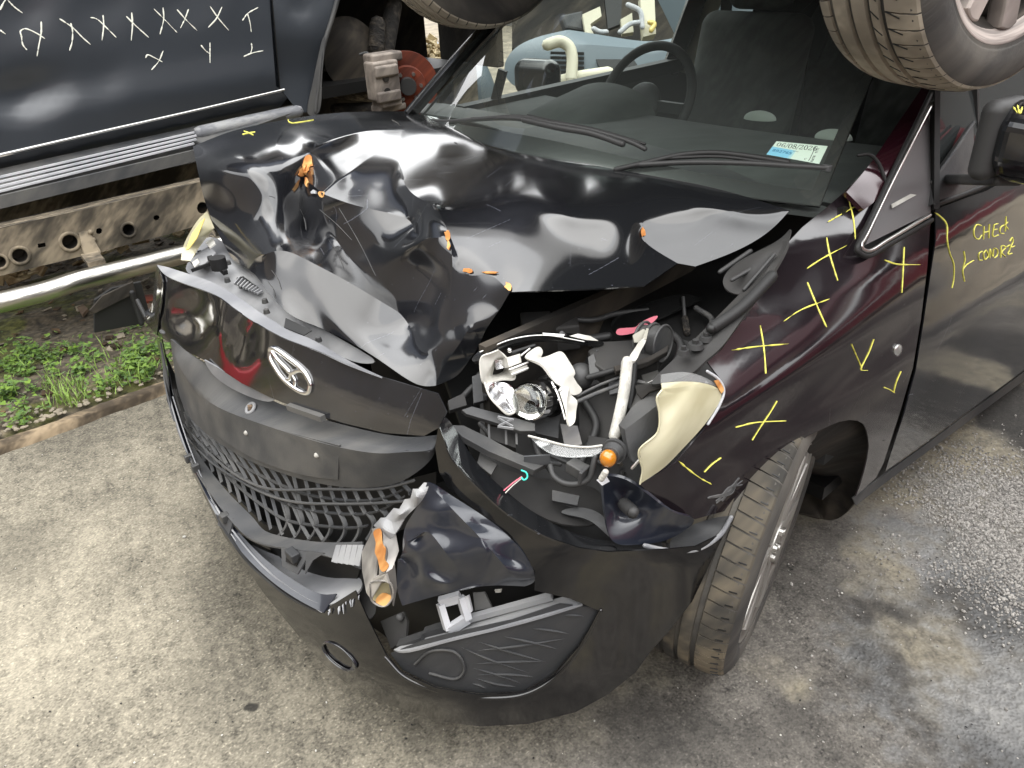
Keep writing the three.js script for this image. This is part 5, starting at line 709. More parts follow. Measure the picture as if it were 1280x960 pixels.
// ---------------------------------------------------------------- glass, mirror, cabin
{
  const qg = sheet('quarter_window', M.dustyGlass, car, { level: 2, t: .004, out: [[1082, 306, 'b', .0, S], [1158, 268, 'b', .0, S], [1164, 262, 'b', .0], [1166, 128, 'x', .712, S], [1140, 182, 'x', .735], [1108, 246, 'b', .002]] });
  sheet('quarter_backing', M.rubberGrey, car, { level: 0, t: .004, out: [[1082, 306, 'b', -.02, S], [1160, 268, 'b', -.02, S], [1168, 128, 'x', .69, S], [1140, 182, 'x', .71], [1108, 246, 'b', -.02]] });
  tube('quarter_trim', M.chromeDull, car, [[1169, 122, 'x', .718], [1138, 182, 'x', .738], [1108, 242, 'b', .006], [1082, 296, 'b', .006], [1076, 308, 'b', .006], [1084, 314, 'b', .006], [1110, 300, 'b', .006], [1162, 269, 'b', .006]], .0042, 60);
  tube('quarter_rubber', M.rubber, car, [[1166, 112, 'x', .712], [1134, 178, 'x', .732], [1103, 242, 'b', .002], [1077, 298, 'b', .002], [1071, 312, 'b', .002], [1082, 320, 'b', .002], [1110, 306, 'b', .002], [1164, 275, 'b', .002]], .006, 60);
  plate('quarter_label', M.whitePlastic, car, [[1115, 255, 'b', .006], [1163, 229, 'b', .006], [1163, 234, 'b', .006], [1116, 260, 'b', .006]], .002);
  // door glass, its frame and the sail panel the mirror stands on
  sheet('door_glass', M.smoked, car, { level: 0, t: .004, out: [[1172, 232, 'b', -.02], [1172, 108, 'x', .705], [1260, -20, 'x', .62], [1420, -20, 'x', .60], [1420, 120, 'b', -.02], [1281, 205, 'b', -.02]] });
  obj('door_frame', [barGeo([1168, 262, 'b', .004], [1169, 112, 'x', .716], .012, .02), barGeo([1169, 112, 'x', .716], [1262, -40, 'x', .61], .014, .03)], M.rubber, car);
  bar('glass_divider', M.rubberGrey, car, [1219, 160, 'x', .735], [1217, 60, 'x', .69], .012, .016);
  sheet('mirror_sail', M.plasticDark, car, { level: 2, t: .012, out: [[1163, 228, 'b', .012, S], [1190, 193, 'x', .77], [1217, 153, 'x', .752, S], [1219, 205, 'x', .79], [1228, 232, 'b', .01, S], [1190, 250, 'b', .012], [1166, 255, 'b', .012, S]] });
  tube('sail_edge', M.plastic, car, [[1164, 228, 'b', .016], [1190, 193, 'x', .775], [1217, 153, 'x', .757]], .004);
  tube('belt_trim', M.rubber, car, [[1168, 256, 'b', .008], [1230, 232, 'b', .008], [1281, 205, 'b', .008], [1420, 118, 'b', .008]], .007, 30);
  const m = part('door_mirror', car);
  { // rounded housing: an egg squared off, its mirror side facing back
    const c = A([1284, 178, 'x', .985]); const g = new RoundedBoxGeometry(.21, .150, .11, 6, .052); const p = g.attributes.position; for (let i = 0; i < p.count; i++) { const x = p.getX(i), y = p.getY(i), z = p.getZ(i); p.setXYZ(i, x, y * (1 - .12 * (x > 0 ? x / .105 : 0)) , z * (z > 0 ? 1.05 - .25 * (y / .075) ** 2 : 1)); } g.computeVertexNormals(); g.rotateY(-.22); g.translate(c.x + .045, c.y, c.z); obj('mirror_shell', skewUV(g), M.paint, m); const g2 = new RoundedBoxGeometry(.045, .146, .104, 4, .022); g2.rotateY(-.22); g2.translate(c.x - .052, c.y - .002, c.z - .012); obj('mirror_inner_shell', skewUV(g2), M.rubberGrey, m);
    obj('mirror_foot', [barGeo([1188, 224, 'b', .012], [1262, 225, 'x', .97], .05, .022, V(0, 1, 0), .008)], M.plasticDark, m); }
  // side repeater
  { const h = hit(fender, 1122, 438); if (h) { const g = new THREE.SphereGeometry(.5, 24, 14); g.scale(.014, .028, .042); const p = h.point; const o = obj('side_repeater', skewUV(g.rotateX(-.72).translate(p.x, p.y, p.z)), M.clear, car); obj('side_repeater_base', skewUV(new THREE.SphereGeometry(.5, 20, 10).scale(.012, .024, .037).rotateX(-.72).translate(p.x - .001, p.y, p.z)), M.chromeDull, car); } }
}
{ // cabin
  const seatAt = (x, z) => { const st = part('front_seat', car); obj('seat_cushion', boxGeo(x, .58, z + .28, .48, .16, .5, .06), M.cloth, st); const b = new RoundedBoxGeometry(.46, .62, .14, 4, .06); b.rotateX(-.22); b.translate(x, .92, z - .02); obj('seat_backrest', skewUV(b), M.cloth, st); const h = new RoundedBoxGeometry(.26, .18, .10, 4, .045); h.rotateX(-.15); h.translate(x, 1.32, z - .1); obj('headrest', skewUV(h), M.cloth, st); };
  seatAt(.37, -1.55); seatAt(-.37, -1.55);
  obj('cabin_floor', boxGeo(0, .40, -1.9, 1.45, .04, 3.0), M.black, car);
  obj('rear_bench', [boxGeo(0, .85, -2.6, 1.3, .9, .18, .06)], M.cloth, car);
  obj('cabin_lining', [boxGeo(.765, .66, -1.4, .03, .56, 2.2), boxGeo(-.765, .68, -1.4, .03, .6, 2.2), boxGeo(0, 1.0, -3.3, 1.4, 1.1, .03)], M.rubberGrey, car);
  // far side: belt, pillars
  obj('far_door_frame', [barGeo(V(-.735, 1.0, -.45), V(-.735, 1.03, -3.2), .05, .05), barGeo(V(-.70, 1.12, -.62), V(-.735, 1.0, -.60), .02, .03), barGeo(V(-.56, 1.52, -1.0), V(-.56, 1.54, -3.0), .06, .05)], M.black, car);
  obj('far_centre_pillar', [barGeo(V(-.735, .98, -1.66), V(-.60, 1.52, -1.80), .06, .09)], M.trimBeige, car); obj('far_pillar_outer', [barGeo(V(-.76, .98, -1.61), V(-.63, 1.52, -1.74), .05, .07)], M.glossBlack, car);
  bar('far_rear_pillar', M.black, car, V(-.74, .98, -2.6), V(-.60, 1.52, -2.55), .08, .4);
  // dashboard with its hood, vents and wheel
  const dash = part('dashboard', car), P = [], T = [], nu = 24, nv = 10;
  for (let j = 0; j <= nv; j++) for (let i = 0; i <= nu; i++) { const u = i / nu * 2 - 1, v = j / nv, f = WB(u * .98); const zb = -.86 - .03 * u * u; const y = mix(f.y - .03, 1.0, sstep(0, .35, v)) - .24 * sstep(.86, 1, v) - .015 * sstep(.3, .9, v) * (1 - u * u) * .3; P.push(V(u * .70, y, mix(f.z - .02, zb, Math.min(1, v * 1.1)))); if (i && j) { const a = (j - 1) * (nu + 1) + i - 1; T.push([a, a + nu + 1, a + 1], [a + 1, a + nu + 1, a + nu + 2]); } }
  obj('dash_top', shell(P, T, .01, .8), M.dash, dash); obj('dash_front', boxGeo(0, .72, -.78, 1.36, .5, .1), M.dash, dash);
  { const P = [], T = [], n = 16; for (let j = 0; j <= 6; j++) for (let i = 0; i <= n; i++) { const u = i / n * 2 - 1, v = j / 6; const r = Math.sqrt(Math.max(0, 1 - u * u)); P.push(V(-.37 + u * mix(.15, .19, v), .985 + .085 * r * Math.sqrt(v + .001) * 1.0, mix(-.52, -.80, v))); if (i && j) { const a = (j - 1) * (n + 1) + i - 1; T.push([a, a + n + 1, a + 1], [a + 1, a + n + 1, a + n + 2]); } } obj('instrument_hood', shell(P, T, .012, .8), M.dash, dash); }
  for (const [x, y] of [[950, 143], [1042, 167]]) { const p = A([x, y + 4, 'y', 1.01]); obj('corner_vent', skewUV(new THREE.SphereGeometry(.5, 16, 8, 0, 6.28, 0, 1.57).scale(.10, .05, .055).rotateY(.2).translate(p.x, p.y - .005, p.z)), M.paleVent, dash); }
  const sw = part('steering_wheel', car); const g = new THREE.TorusGeometry(.185, .016, 12, 48); g.rotateX(-.45); g.translate(-.37, 1.0, -.98); obj('wheel_rim', skewUV(g), M.rubberGrey, sw); obj('wheel_boss', skewUV(new THREE.SphereGeometry(.075, 20, 12).scale(1, 1, .4).rotateX(-.45).translate(-.37, .99, -.965)), M.rubberGrey, sw); for (const a of [0, Math.PI, -1.57]) { const s = barGeo(V(-.37, .99, -.97), V(-.37 + Math.cos(a) * .175, .99 + Math.sin(a) * .16, -.97 - Math.sin(a) * .07), .02, .035); obj('wheel_spoke', s, M.rubberGrey, sw); }
  bar('belt_label', M.teal, car, V(-.30, 1.42, -1.95), V(-.30, 1.36, -1.95), .03, .01); bar('seat_belt', M.rubberGrey, car, V(-.58, 1.42, -1.72), V(-.5, .8, -1.62), .045, .004);
  // interior mirror of the far door seen through the screen: the right-hand door mirror
  const rm = part('door_mirror', car); const c = A([672, 97, 'x', -.97]); const b = new RoundedBoxGeometry(.2, .14, .1, 5, .045); b.rotateY(.2); b.translate(c.x, c.y, c.z); obj('mirror_shell', skewUV(b), M.glossBlack, rm); obj('mirror_foot', [barGeo(V(-.80, c.y - .06, c.z - .02), c.clone().add(V(0, -.05, 0)), .04, .03)], M.rubber, rm);
}
// ---- wipers
function wiper(blade, arm, name) { const w = part('wiper', car); const lift = l => l.map(p => { const u = at(...p); return u; }); tube('wiper_arm', arm[0], w, lift(arm[1]), .006, 16); tube('wiper_blade', M.rubberGrey, w, lift(blade), .0055, 24); const f = lift(blade); tube('wiper_spine', M.rubber, w, f.map(p => p.clone().add(V(0, .007, .004))), .004, 24); return w; }
const wsPoint = (px, py) => { const d = sight(px, py); let lo = .9, hi = 3.2; const F = t => { const p = CAM.clone().addScaledVector(d, t); const u = Math.max(-1, Math.min(1, p.x / .66)); const b0 = WB(u), t0 = WT(u); const v = (p.y - b0.y) / (t0.y - b0.y); return p.z - ws(u, Math.max(-.1, Math.min(1, v))).z; }; for (let i = 0; i < 40; i++) { const m = (lo + hi) / 2; if (F(m) > 0) lo = m; else hi = m; } return CAM.clone().addScaledVector(d, lo - .012); };
{
  const W = (name, mat, l, r, seg = 20) => tubeGeo(l.map(p => wsPoint(...p)), r, seg, 8);
  const a = part('wiper', car);
  obj('wiper_arm', W('', 0, [[520, 149], [560, 152], [610, 148], [650, 146], [685, 153]], .006), M.rubberGrey, a);
  obj('wiper_blade', [W('', 0, [[590, 149], [640, 148], [690, 154], [740, 163], [790, 178], [806, 186]], .006), W('', 0, [[655, 150], [700, 160], [740, 167], [778, 180]], .008)], M.rubberGrey, a); obj('wiper_spine', W('', 0, [[660, 144], [700, 153], [750, 163], [806, 180]], .0035), M.rubber, a);
  const c = part('wiper', car);
  obj('wiper_arm', W('', 0, [[770, 212], [806, 204], [850, 194], [890, 191], [925, 194], [985, 203]], .0065), M.rubber, c); obj('wiper_blade', W('', 0, [[800, 206], [860, 203], [930, 204], [1000, 208], [1036, 210]], .006), M.rubberGrey, c); obj('wiper_spine', W('', 0, [[830, 198], [900, 196], [960, 203], [1030, 208]], .004), M.rubber, c); { const p = wsPoint(1033, 210); obj('wiper_tip', boxGeo(p.x, p.y, p.z, .02, .012, .012, .002), M.plastic, c); }
}
// ---- paper label behind the screen
function canvasTex(w, h, draw) { const cv = document.createElement('canvas'); cv.width = w; cv.height = h; const c = cv.getContext('2d'); draw(c); const t = new THREE.CanvasTexture(cv); t.colorSpace = THREE.SRGBColorSpace; return t; }
function quadGeo(p) { const g = new THREE.BufferGeometry(); g.setAttribute('position', new THREE.BufferAttribute(new Float32Array([p[0], p[1], p[2], p[0], p[2], p[3]].flatMap(v => [v.x, v.y, v.z])), 3)); g.setAttribute('uv', new THREE.BufferAttribute(new Float32Array([0, 1, 1, 1, 1, 0, 0, 1, 1, 0, 0, 0]), 2)); g.computeVertexNormals(); return g; }
{
  const t = canvasTex(512, 240, c => { c.fillStyle = '#eef4ea'; c.fillRect(0, 0, 512, 240); c.fillStyle = '#8fd0f2'; c.fillRect(0, 100, 235, 140); const gr = c.createLinearGradient(190, 0, 260, 0); gr.addColorStop(0, 'rgba(238,244,234,0)'); gr.addColorStop(1, '#eef4ea'); c.fillStyle = gr; c.fillRect(190, 100, 70, 140); c.fillStyle = '#151515'; c.font = '80px serif'; c.fillText('06/08/2026', 22, 80); c.fillStyle = '#1b6d9c'; c.font = 'bold 58px sans-serif'; c.fillText('892765', 24, 175); c.fillStyle = '#222'; c.font = '40px serif'; c.fillText('C', 352, 215); c.font = '18px sans-serif'; c.fillText('B2765', 210, 120); c.save(); c.translate(424, 232); c.rotate(-Math.PI / 2); c.font = 'bold 34px sans-serif'; c.fillText('KMTR', 0, 20); c.fillText('1111', 120, 20); c.restore(); c.fillRect(398, 20, 6, 200); c.fillRect(0, 0, 512, 6); });
  const pr = (x, y) => { const p = wsPoint(x, y); return p.addScaledVector(p.clone().sub(CAM).normalize(), .022); };
  obj('window_label', quadGeo([pr(971, 176), pr(1035, 182), pr(1024, 205), pr(958, 193)]), new THREE.MeshStandardMaterial({ map: t, roughness: .6, side: THREE.DoubleSide }), car, { label: 'white and blue paper label with a date on the windscreen' });
}
// ---- emblem on the nose: oval ring with a winged form inside
{
  const e = part('emblem', car); const Q = (x, y, l = .004) => { const h = hit(nose, x, y); const p = h ? h.point.clone() : at(x, y, 'b', .035); return p.addScaledVector(CAM.clone().sub(p).normalize(), l); };
  const ring = [[338, 437], [341, 435], [350, 440], [362, 449], [375, 459], [384, 470], [388, 481], [386, 490], [380, 491], [368, 485], [354, 473], [344, 459], [338, 447]];
  obj('emblem_ring', skewUV(new THREE.TubeGeometry(new THREE.CatmullRomCurve3(ring.map(p => Q(...p)), true, 'centripetal'), 80, .0052, 10, true)), M.chrome, e);
  obj('emblem_wing', [tubeGeo([[341, 440], [348, 450], [357, 459], [364, 466], [373, 463], [380, 464], [385, 473]].map(p => Q(...p)), .0055, 30, 8), tubeGeo([[364, 466], [362, 474], [358, 474]].map(p => Q(...p)), .004, 10, 8), tubeGeo([[364, 466], [369, 476], [368, 482]].map(p => Q(...p)), .0035, 10, 8)], M.chrome, e);
}
// ---- torn paint and rust along the creases
{
  const r = (name, mat, sh, pts, t = .0015) => { const g = []; const P = pts.map(([x, y]) => { const h = hit(sh, x, y); return h ? h.point.clone().addScaledVector(CAM.clone().sub(h.point).normalize(), .003) : null; }); if (P.some(p => !p)) return; const c = P.reduce((a, p) => a.addScaledVector(p, 1 / P.length), V(0, 0, 0)), T = []; const all = [c, ...P]; for (let i = 0; i < P.length; i++) T.push([0, 1 + (i + 1) % P.length, 1 + i]); return obj(name, shell(all, T, -t, 1), mat, car); };
  const star = (x, y, rx, ry, n, ang) => [...Array(n).keys()].map(i => { const a = i / n * 6.2832, k = rr(.55, 1.15), u = Math.cos(a) * rx * k, v = Math.sin(a) * ry * k, c = Math.cos(ang), s = Math.sin(ang); return [x + u * c - v * s, y + u * s + v * c]; });
  r('rust_tear', M.rust, hood, star(384, 205, 7, 11, 16, .3)); r('rust_tear', M.rust, hood, star(378, 216, 7, 6, 12, 0)); r('rust_tear', M.rust, hood, star(383, 228, 2.5, 6, 9, 0)); r('rust_tear', M.rust, hood, star(402, 243, 4, 4, 9, 0)); r('rust_tear', M.rust, hood, star(559, 295, 4, 8, 12, 0)); r('rust_tear', M.rust, hood, star(561, 308, 2.5, 7, 9, 0)); r('rust_tear', M.rust, hood, star(585, 338, 7, 3.5, 10, .1)); r('rust_tear', M.rust, hood, star(636, 358, 5, 6, 11, -.5)); r('rust_tear', M.rust, hood, star(612, 341, 12, 1.8, 12, .05)); r('rust_tear', M.rust, hood, star(804, 290, 3, 8, 11, -.1)); r('rust_tear', M.plasticPale, hood, star(392, 240, 3, 3, 8, 0));
  // scuffs at the crushed corner
  for (const [x0, y0, x1, y1] of [[400, 262, 440, 300], [424, 260, 470, 345], [411, 300, 430, 335], [375, 262, 383, 288], [340, 338, 352, 362], [335, 352, 345, 372], [336, 245, 344, 248], [490, 150, 500, 158], [568, 178, 572, 183], [594, 175, 610, 188]]) mark('scratch', M.plastic, car, hood, [[[x0, y0], [(x0 + x1) / 2 + 2, (y0 + y1) / 2], [x1, y1]]], .0004);
  for (let i = 0; i < 9; i++) mark('wing_scuff', M.plastic, car, fender, [[[rr(880, 905), rr(618, 632)], [rr(905, 915), rr(606, 618)], [rr(918, 928), rr(596, 608)]]], rr(.001, .003));
}
// ---- paint pen marks on wing, door, mirror and bonnet
{
  const f = [[[1058, 241], [1063, 258], [1067, 276], [1069, 299]], [[1034, 278], [1055, 266], [1080, 252]], [[1033, 297], [1037, 318], [1042, 335], [1047, 351]], [[1008, 336], [1028, 323], [1058, 307]], [[1009, 353], [1018, 375], [1027, 396], [1033, 409]], [[979, 402], [1000, 388], [1036, 374]], [[950, 407], [954, 430], [956, 450], [957, 467]], [[914, 438], [940, 434], [985, 430]], [[971, 501], [962, 516], [950, 534], [940, 550]], [[919, 534], [945, 528], [982, 526]], [[1092, 424], [1086, 440], [1080, 452], [1076, 462], [1084, 463]], [[1064, 430], [1070, 444], [1077, 460]], [[1130, 309], [1129, 330], [1128, 350], [1127, 366]], [[1105, 325], [1120, 330], [1150, 331]], [[848, 576], [862, 588], [876, 598], [889, 605]], [[901, 572], [890, 580], [880, 590]], [[1126, 464], [1120, 478], [1117, 490]], [[1104, 484], [1112, 487], [1118, 491]]];
  f.forEach(s => mark('pen_mark', M.pen, car, fender, [s], .0017));
  const dz = (x, y) => [1030 + x * .2708, 100 + y * .2708];
  const d = [[[500, 575], [488, 595], [530, 625], [565, 665], [568, 740], [580, 800], [598, 850], [598, 920], [590, 960]], [[645, 790], [650, 830], [640, 880], [648, 930]], [[640, 875], [655, 855], [690, 832]]];
  d.forEach(s => mark('pen_mark', M.pen, car, door, [s.map(p => dz(...p))], .0018));
  const L = (l) => mark('pen_letter', M.pen, car, door, l.map(s => s.map(p => dz(...p))), .0018);
  L([[[725, 672], [705, 668], [692, 690], [695, 725], [712, 735], [728, 715]]]); L([[[738, 675], [735, 735]], [[762, 665], [760, 730]], [[737, 705], [760, 698]]]); L([[[785, 665], [780, 722], [805, 715]], [[783, 668], [803, 662]], [[782, 692], [800, 688]]]); L([[[832, 668], [815, 680], [812, 705], [830, 710]]]); L([[[840, 630], [836, 700]], [[835, 668], [848, 655]], [[836, 672], [850, 690]]]);
  L([[[730, 790], [715, 800], [716, 830], [730, 832]]]); L([[[748, 785], [736, 800], [742, 828], [757, 812], [748, 785]]]); L([[[764, 822], [766, 782], [778, 815], [782, 778]]]); L([[[786, 775], [800, 785], [798, 810], [785, 822]]]); L([[[815, 820], [820, 765], [838, 772], [820, 795], [838, 818]]]); L([[[842, 770], [858, 762], [856, 785], [848, 805], [868, 800]]]); L([[[856, 745], [868, 728], [872, 745], [862, 772], [880, 765]]]);
  const sh = car.children.find(c => c.name === 'door_mirror').children[0]; mark('pen_mark', M.pen, car, sh, [[[1267, 134], [1272, 142]], [[1272, 132], [1275, 142], [1278, 134]]], .0016);
  for (const s of [[[303, 168], [312, 166], [319, 165]], [[305, 164], [311, 166], [317, 169]], [[360, 147], [361, 152], [366, 154]], [[366, 154], [380, 152], [392, 150]]]) mark('pen_mark', M.pen, car, hood, [s], .0018);
}

// ================================================================ the dark pickup on the left, raised on stands
const TX = -2.48; // its door plane
{
  const truck = thing('pickup_truck', 'dark blue pickup with dented door, running board and bare brake disc', 'truck', [0, 0, 0]);
  const body = (x, y, o = 0) => [x, y, 'x', TX + o];
  // door skin with a long dent, rolling under towards the sill
  const doorF = (x, y) => { const t = (y - (194 - .231 * x)) / 100; // below the trim when positive
    let o = 0; const base = 125 - .2 * x; const dy = (y - base - 3) / 30; o -= .05 * Math.exp(-dy * dy) * sstep(175, 60, x) * (.7 + .3 * Math.sin(x * .05)); o -= .012 * Math.exp(-(((y - 20 + .1 * x) / 26) ** 2)) * (.5 + .5 * Math.sin(x * .06)); const e = (y - (150 - .17 * x)) / 22; o += .018 * Math.exp(-e * e); return ['x', TX + o - .12 * Math.max(0, sstep(.1, 1.6, t)) - .05 * sstep(-2, -.4, -(-t)) * 0]; };
  const dsk = sheet('door_panel', M.truckPaint, truck, { fill: [13, doorF], out: [[-90, -60], [60, -60], [200, -60], [333, -60], [339, 30], [345, 108], [352, 112], [200, 147], [0, 194], [-90, 215]] });
  sheet('lower_door', M.truckPaint, truck, { fill: [14, (x, y) => ['x', TX - .02 - .1 * sstep(0, 40, y - (194 - .231 * x))]], out: [[-90, 217], [0, 197], [200, 150], [352, 115], [360, 122], [345, 140], [200, 178], [0, 216], [-90, 236]] });
  tube('door_trim', M.chromeDull, truck, [body(-90, 214, .004), body(0, 193.5, .004), body(120, 166, .004), body(240, 139, .004), body(355, 112, .004)], .006, 30);
  const cab = sheet('front_wing', M.truckPaint, truck, { fill: [13, (x, y) => ['x', TX - .02 - .03 * Math.exp(-(((x - 375) / 14) ** 2) - (((y - 10) / 18) ** 2)) + .015 * Math.sin(y * .05)]], out: [[337, -60], [440, -60], [428, -20], [416, 20], [405, 60], [398, 100], [392, 138], [375, 142], [356, 118], [349, 108], [343, 40]] });
  bar('shut_line', M.black, truck, body(335, -60, .003), body(350, 112, .003), .006, .004);
  tube('wing_edge', M.plasticDark, truck, [body(430, -30, .004), body(416, 20, .004), body(404, 60, .006), body(399, 100, .006), body(394, 140, .006)], .012, 24);
  sheet('mud_flap', M.plasticDark, truck, { level: 2, t: .01, out: [body(402, 50, .01), body(406, 55, .02), body(402, 100, .02), body(400, 140, .02), body(384, 142, .0), body(390, 110, .0)] });
  // running board with ribbed aluminium tread
  const rb = part('running_board', truck); const st = (x, y, o) => [x, y, 'x', TX + o];
  const bz = (x0, y, o) => st(x0, y, o);
  obj('board', [plateGeo([st(-90, 231, -.04), st(372, 128, -.04), st(378, 140, .0), st(250, 178, .10), st(-90, 262, .10)], .02)], M.plastic, rb);
  for (let i = 0; i < 4; i++) { const p0 = A(st(-90, 246 + i * 6.5, .02 + i * .025)), p1 = A(st(246, 168 + i * 4.6, .02 + i * .025)); bar('tread_strip', M.plasticPale, rb, p0.add(V(0, .012, 0)), p1.add(V(0, .012, 0)), .012, .008); }
  obj('board_edge', [barGeo(A(st(-90, 274, .12)), A(st(252, 192, .12)), .02, .05)], M.plastic, rb);
  { const p = A(st(247, 184, .11)); obj('board_cap', boxGeo(p.x - .04, p.y, p.z, .16, .05, .015, .004), M.rubber, rb); }
  tube('side_tube', M.plasticGrey, truck, [st(250, 166, .02), st(320, 150, .0), st(372, 139, -.02)], .032, 12, 14); 
  // wheel housing: inner arch, suspension, hub, disc and caliper
  const bx = (x, y, z, a, b2, c, m, n = 'inner_arch') => obj(n, boxGeo(x, y, z, a, b2, c, .01), m, truck);
  bx(-3.15, 1.1, -1.4, .06, 1.0, 1.3, M.underDark); bx(-2.9, 1.45, -1.5, .7, .05, 1.3, M.underDark); bx(-2.85, 1.0, -.8, .6, .9, .05, M.underDark); bx(-2.85, 1.15, -2.2, .6, .7, .06, M.underDark);
  sheet('arch_flap', M.underDark, truck, { level: 3, t: .01, out: [[408, 30, 'x', -2.75], [440, 20, 'x', -2.75], [470, 45, 'x', -2.75], [480, 75, 'x', -2.7], [460, 95, 'x', -2.7], [440, 110, 'x', -2.72], [415, 100, 'x', -2.75], [404, 70, 'x', -2.75]], pts: [[450, 60, 'x', -2.68]] });
  tube('damper', M.underDark, truck, [[492, 5, 'x', -2.75], [486, 40, 'x', -2.72], [480, 75, 'x', -2.7]], .05, 10, 14); tube('damper_body', M.underDark, truck, [[472, 30, 'x', -2.68], [470, 60, 'x', -2.66]], .045, 6, 14); tube('control_arm', M.railDirt, truck, [[400, 112, 'x', -2.9], [440, 118, 'x', -2.75], [490, 122, 'x', -2.6]], .035, 10, 12); tube('control_arm', M.underDark, truck, [[420, 138, 'x', -2.8], [470, 136, 'x', -2.65], [505, 130, 'x', -2.5]], .04, 10, 12); tube('brake_hose', M.plastic, truck, [[450, 68, 'x', -2.6], [458, 66, 'x', -2.58], [465, 72, 'x', -2.55]], .007, 10);
  { const c = A([509, 106, 'x', -2.42]); const q = new THREE.Quaternion().setFromUnitVectors(V(0, 1, 0), V(.86, 0, .5).normalize()); const put = (g, m, n, p = truck) => { g.applyQuaternion(q); g.translate(c.x, c.y, c.z); return obj(n, skewUV(g.index ? g.toNonIndexed() : g), m, p); };
    const d = part('brake_disc', truck); put(mergeGeometries([new THREE.CylinderGeometry(.175, .175, .012, 48).translate(0, -.012, 0).toNonIndexed(), new THREE.CylinderGeometry(.175, .175, .012, 48).translate(0, -.034, 0).toNonIndexed()]), M.rustDark, 'disc', d); put(new THREE.CylinderGeometry(.10, .105, .06, 40).translate(0, .01, 0), M.rustDark, 'disc_hat', d); put(new THREE.CylinderGeometry(.045, .05, .06, 24).translate(0, .05, 0), M.rubberGrey, 'hub', d); for (let i = 0; i < 6; i++) { const a = i * 1.0472; put(new THREE.CylinderGeometry(.009, .009, .045, 8).translate(.072 * Math.cos(a), .06, .072 * Math.sin(a)), M.chromeDull, 'wheel_stud', d); }
    const k = part('caliper', truck), e = A([481, 104, 'x', -2.40]), B = (x, y, z, a, b2, c2) => boxGeo(e.x + x, e.y + y, e.z + z, a, b2, c2, .014);
    obj('caliper_body', [B(0, 0, 0, .12, .24, .13), B(.01, .02, .075, .10, .20, .05), B(.05, .07, .02, .05, .06, .15), B(.05, -.06, .02, .05, .06, .15), B(-.02, .13, -.02, .10, .05, .20), B(-.02, -.13, -.02, .10, .04, .18)], M.caliper, k);
    for (const dy of [-.035, .035]) obj('caliper_piston', skewUV(new THREE.CylinderGeometry(.02, .02, .02, 14).rotateZ(1.57).translate(e.x + .056, e.y + dy, e.z + .03).toNonIndexed()), M.underDark, k); }
  // paint pen crosses on the door
  const m2 = (x, y) => [x * .3125, y * .3125];
  const X = [[[[0, 40], [15, 10], [22, 0]], [[30, 0], [60, 30], [90, 52]]], [[[88, 150], [82, 125], [100, 115], [150, 135], [180, 155]], [[165, 85], [165, 130], [155, 185], [148, 225]], [[85, 140], [92, 180], [108, 200]]], [[[238, 75], [290, 110], [330, 150], [362, 178]], [[283, 92], [290, 120], [288, 170], [278, 203]]], [[[360, 70], [385, 75], [430, 115], [465, 150]], [[412, 60], [415, 100], [408, 162]]], [[[505, 65], [545, 105], [595, 150]], [[527, 50], [530, 100], [525, 162]]], [[[615, 35], [655, 75], [708, 130]], [[652, 30], [655, 75], [640, 137]]], [[[708, 38], [745, 80], [788, 122]], [[754, 37], [740, 75], [722, 112]]], [[[840, 25], [875, 75], [915, 122]], [[888, 28], [865, 75], [833, 110]]], [[[970, 82], [990, 55], [1032, 30]], [[990, 55], [1000, 90], [1005, 128]]], [[[582, 232], [590, 220], [620, 232], [650, 248]], [[653, 203], [635, 245], [606, 280]]], [[[803, 180], [825, 205], [840, 215]], [[840, 170], [840, 215], [840, 252]]], [[[1005, 172], [1008, 190], [1003, 212]], [[975, 226], [1010, 212], [1053, 203]]], [[[0, 120], [10, 128], [22, 136]]]];
  X.forEach(s => s.forEach(l => mark('pen_mark', M.penWhite, truck, dsk, [l.map(p => m2(...p))], .0034)));
  // the rest of the cab and bed, above and behind the frame
  obj('cab', [boxGeo(-3.35, 1.35, .7, 1.55, 1.0, 3.0, .06), boxGeo(-3.35, 2.1, .8, 1.4, .6, 2.0, .1)], M.truckPaint, truck); obj('bonnet', [boxGeo(-3.35, 1.55, -1.5, 1.55, .5, 1.4, .06)], M.truckPaint, truck); obj('floor_pan', boxGeo(-3.3, .82, .3, 1.4, .06, 4.6), M.black, truck); obj('stand', [boxGeo(-2.9, .4, -2.1, .2, .8, .2), boxGeo(-3.7, .4, -2.1, .2, .8, .2), boxGeo(-3.7, .4, 2.6, .2, .8, .2), boxGeo(-2.9, .4, 2.9, .2, .8, .2)], M.railDirt, truck);
}
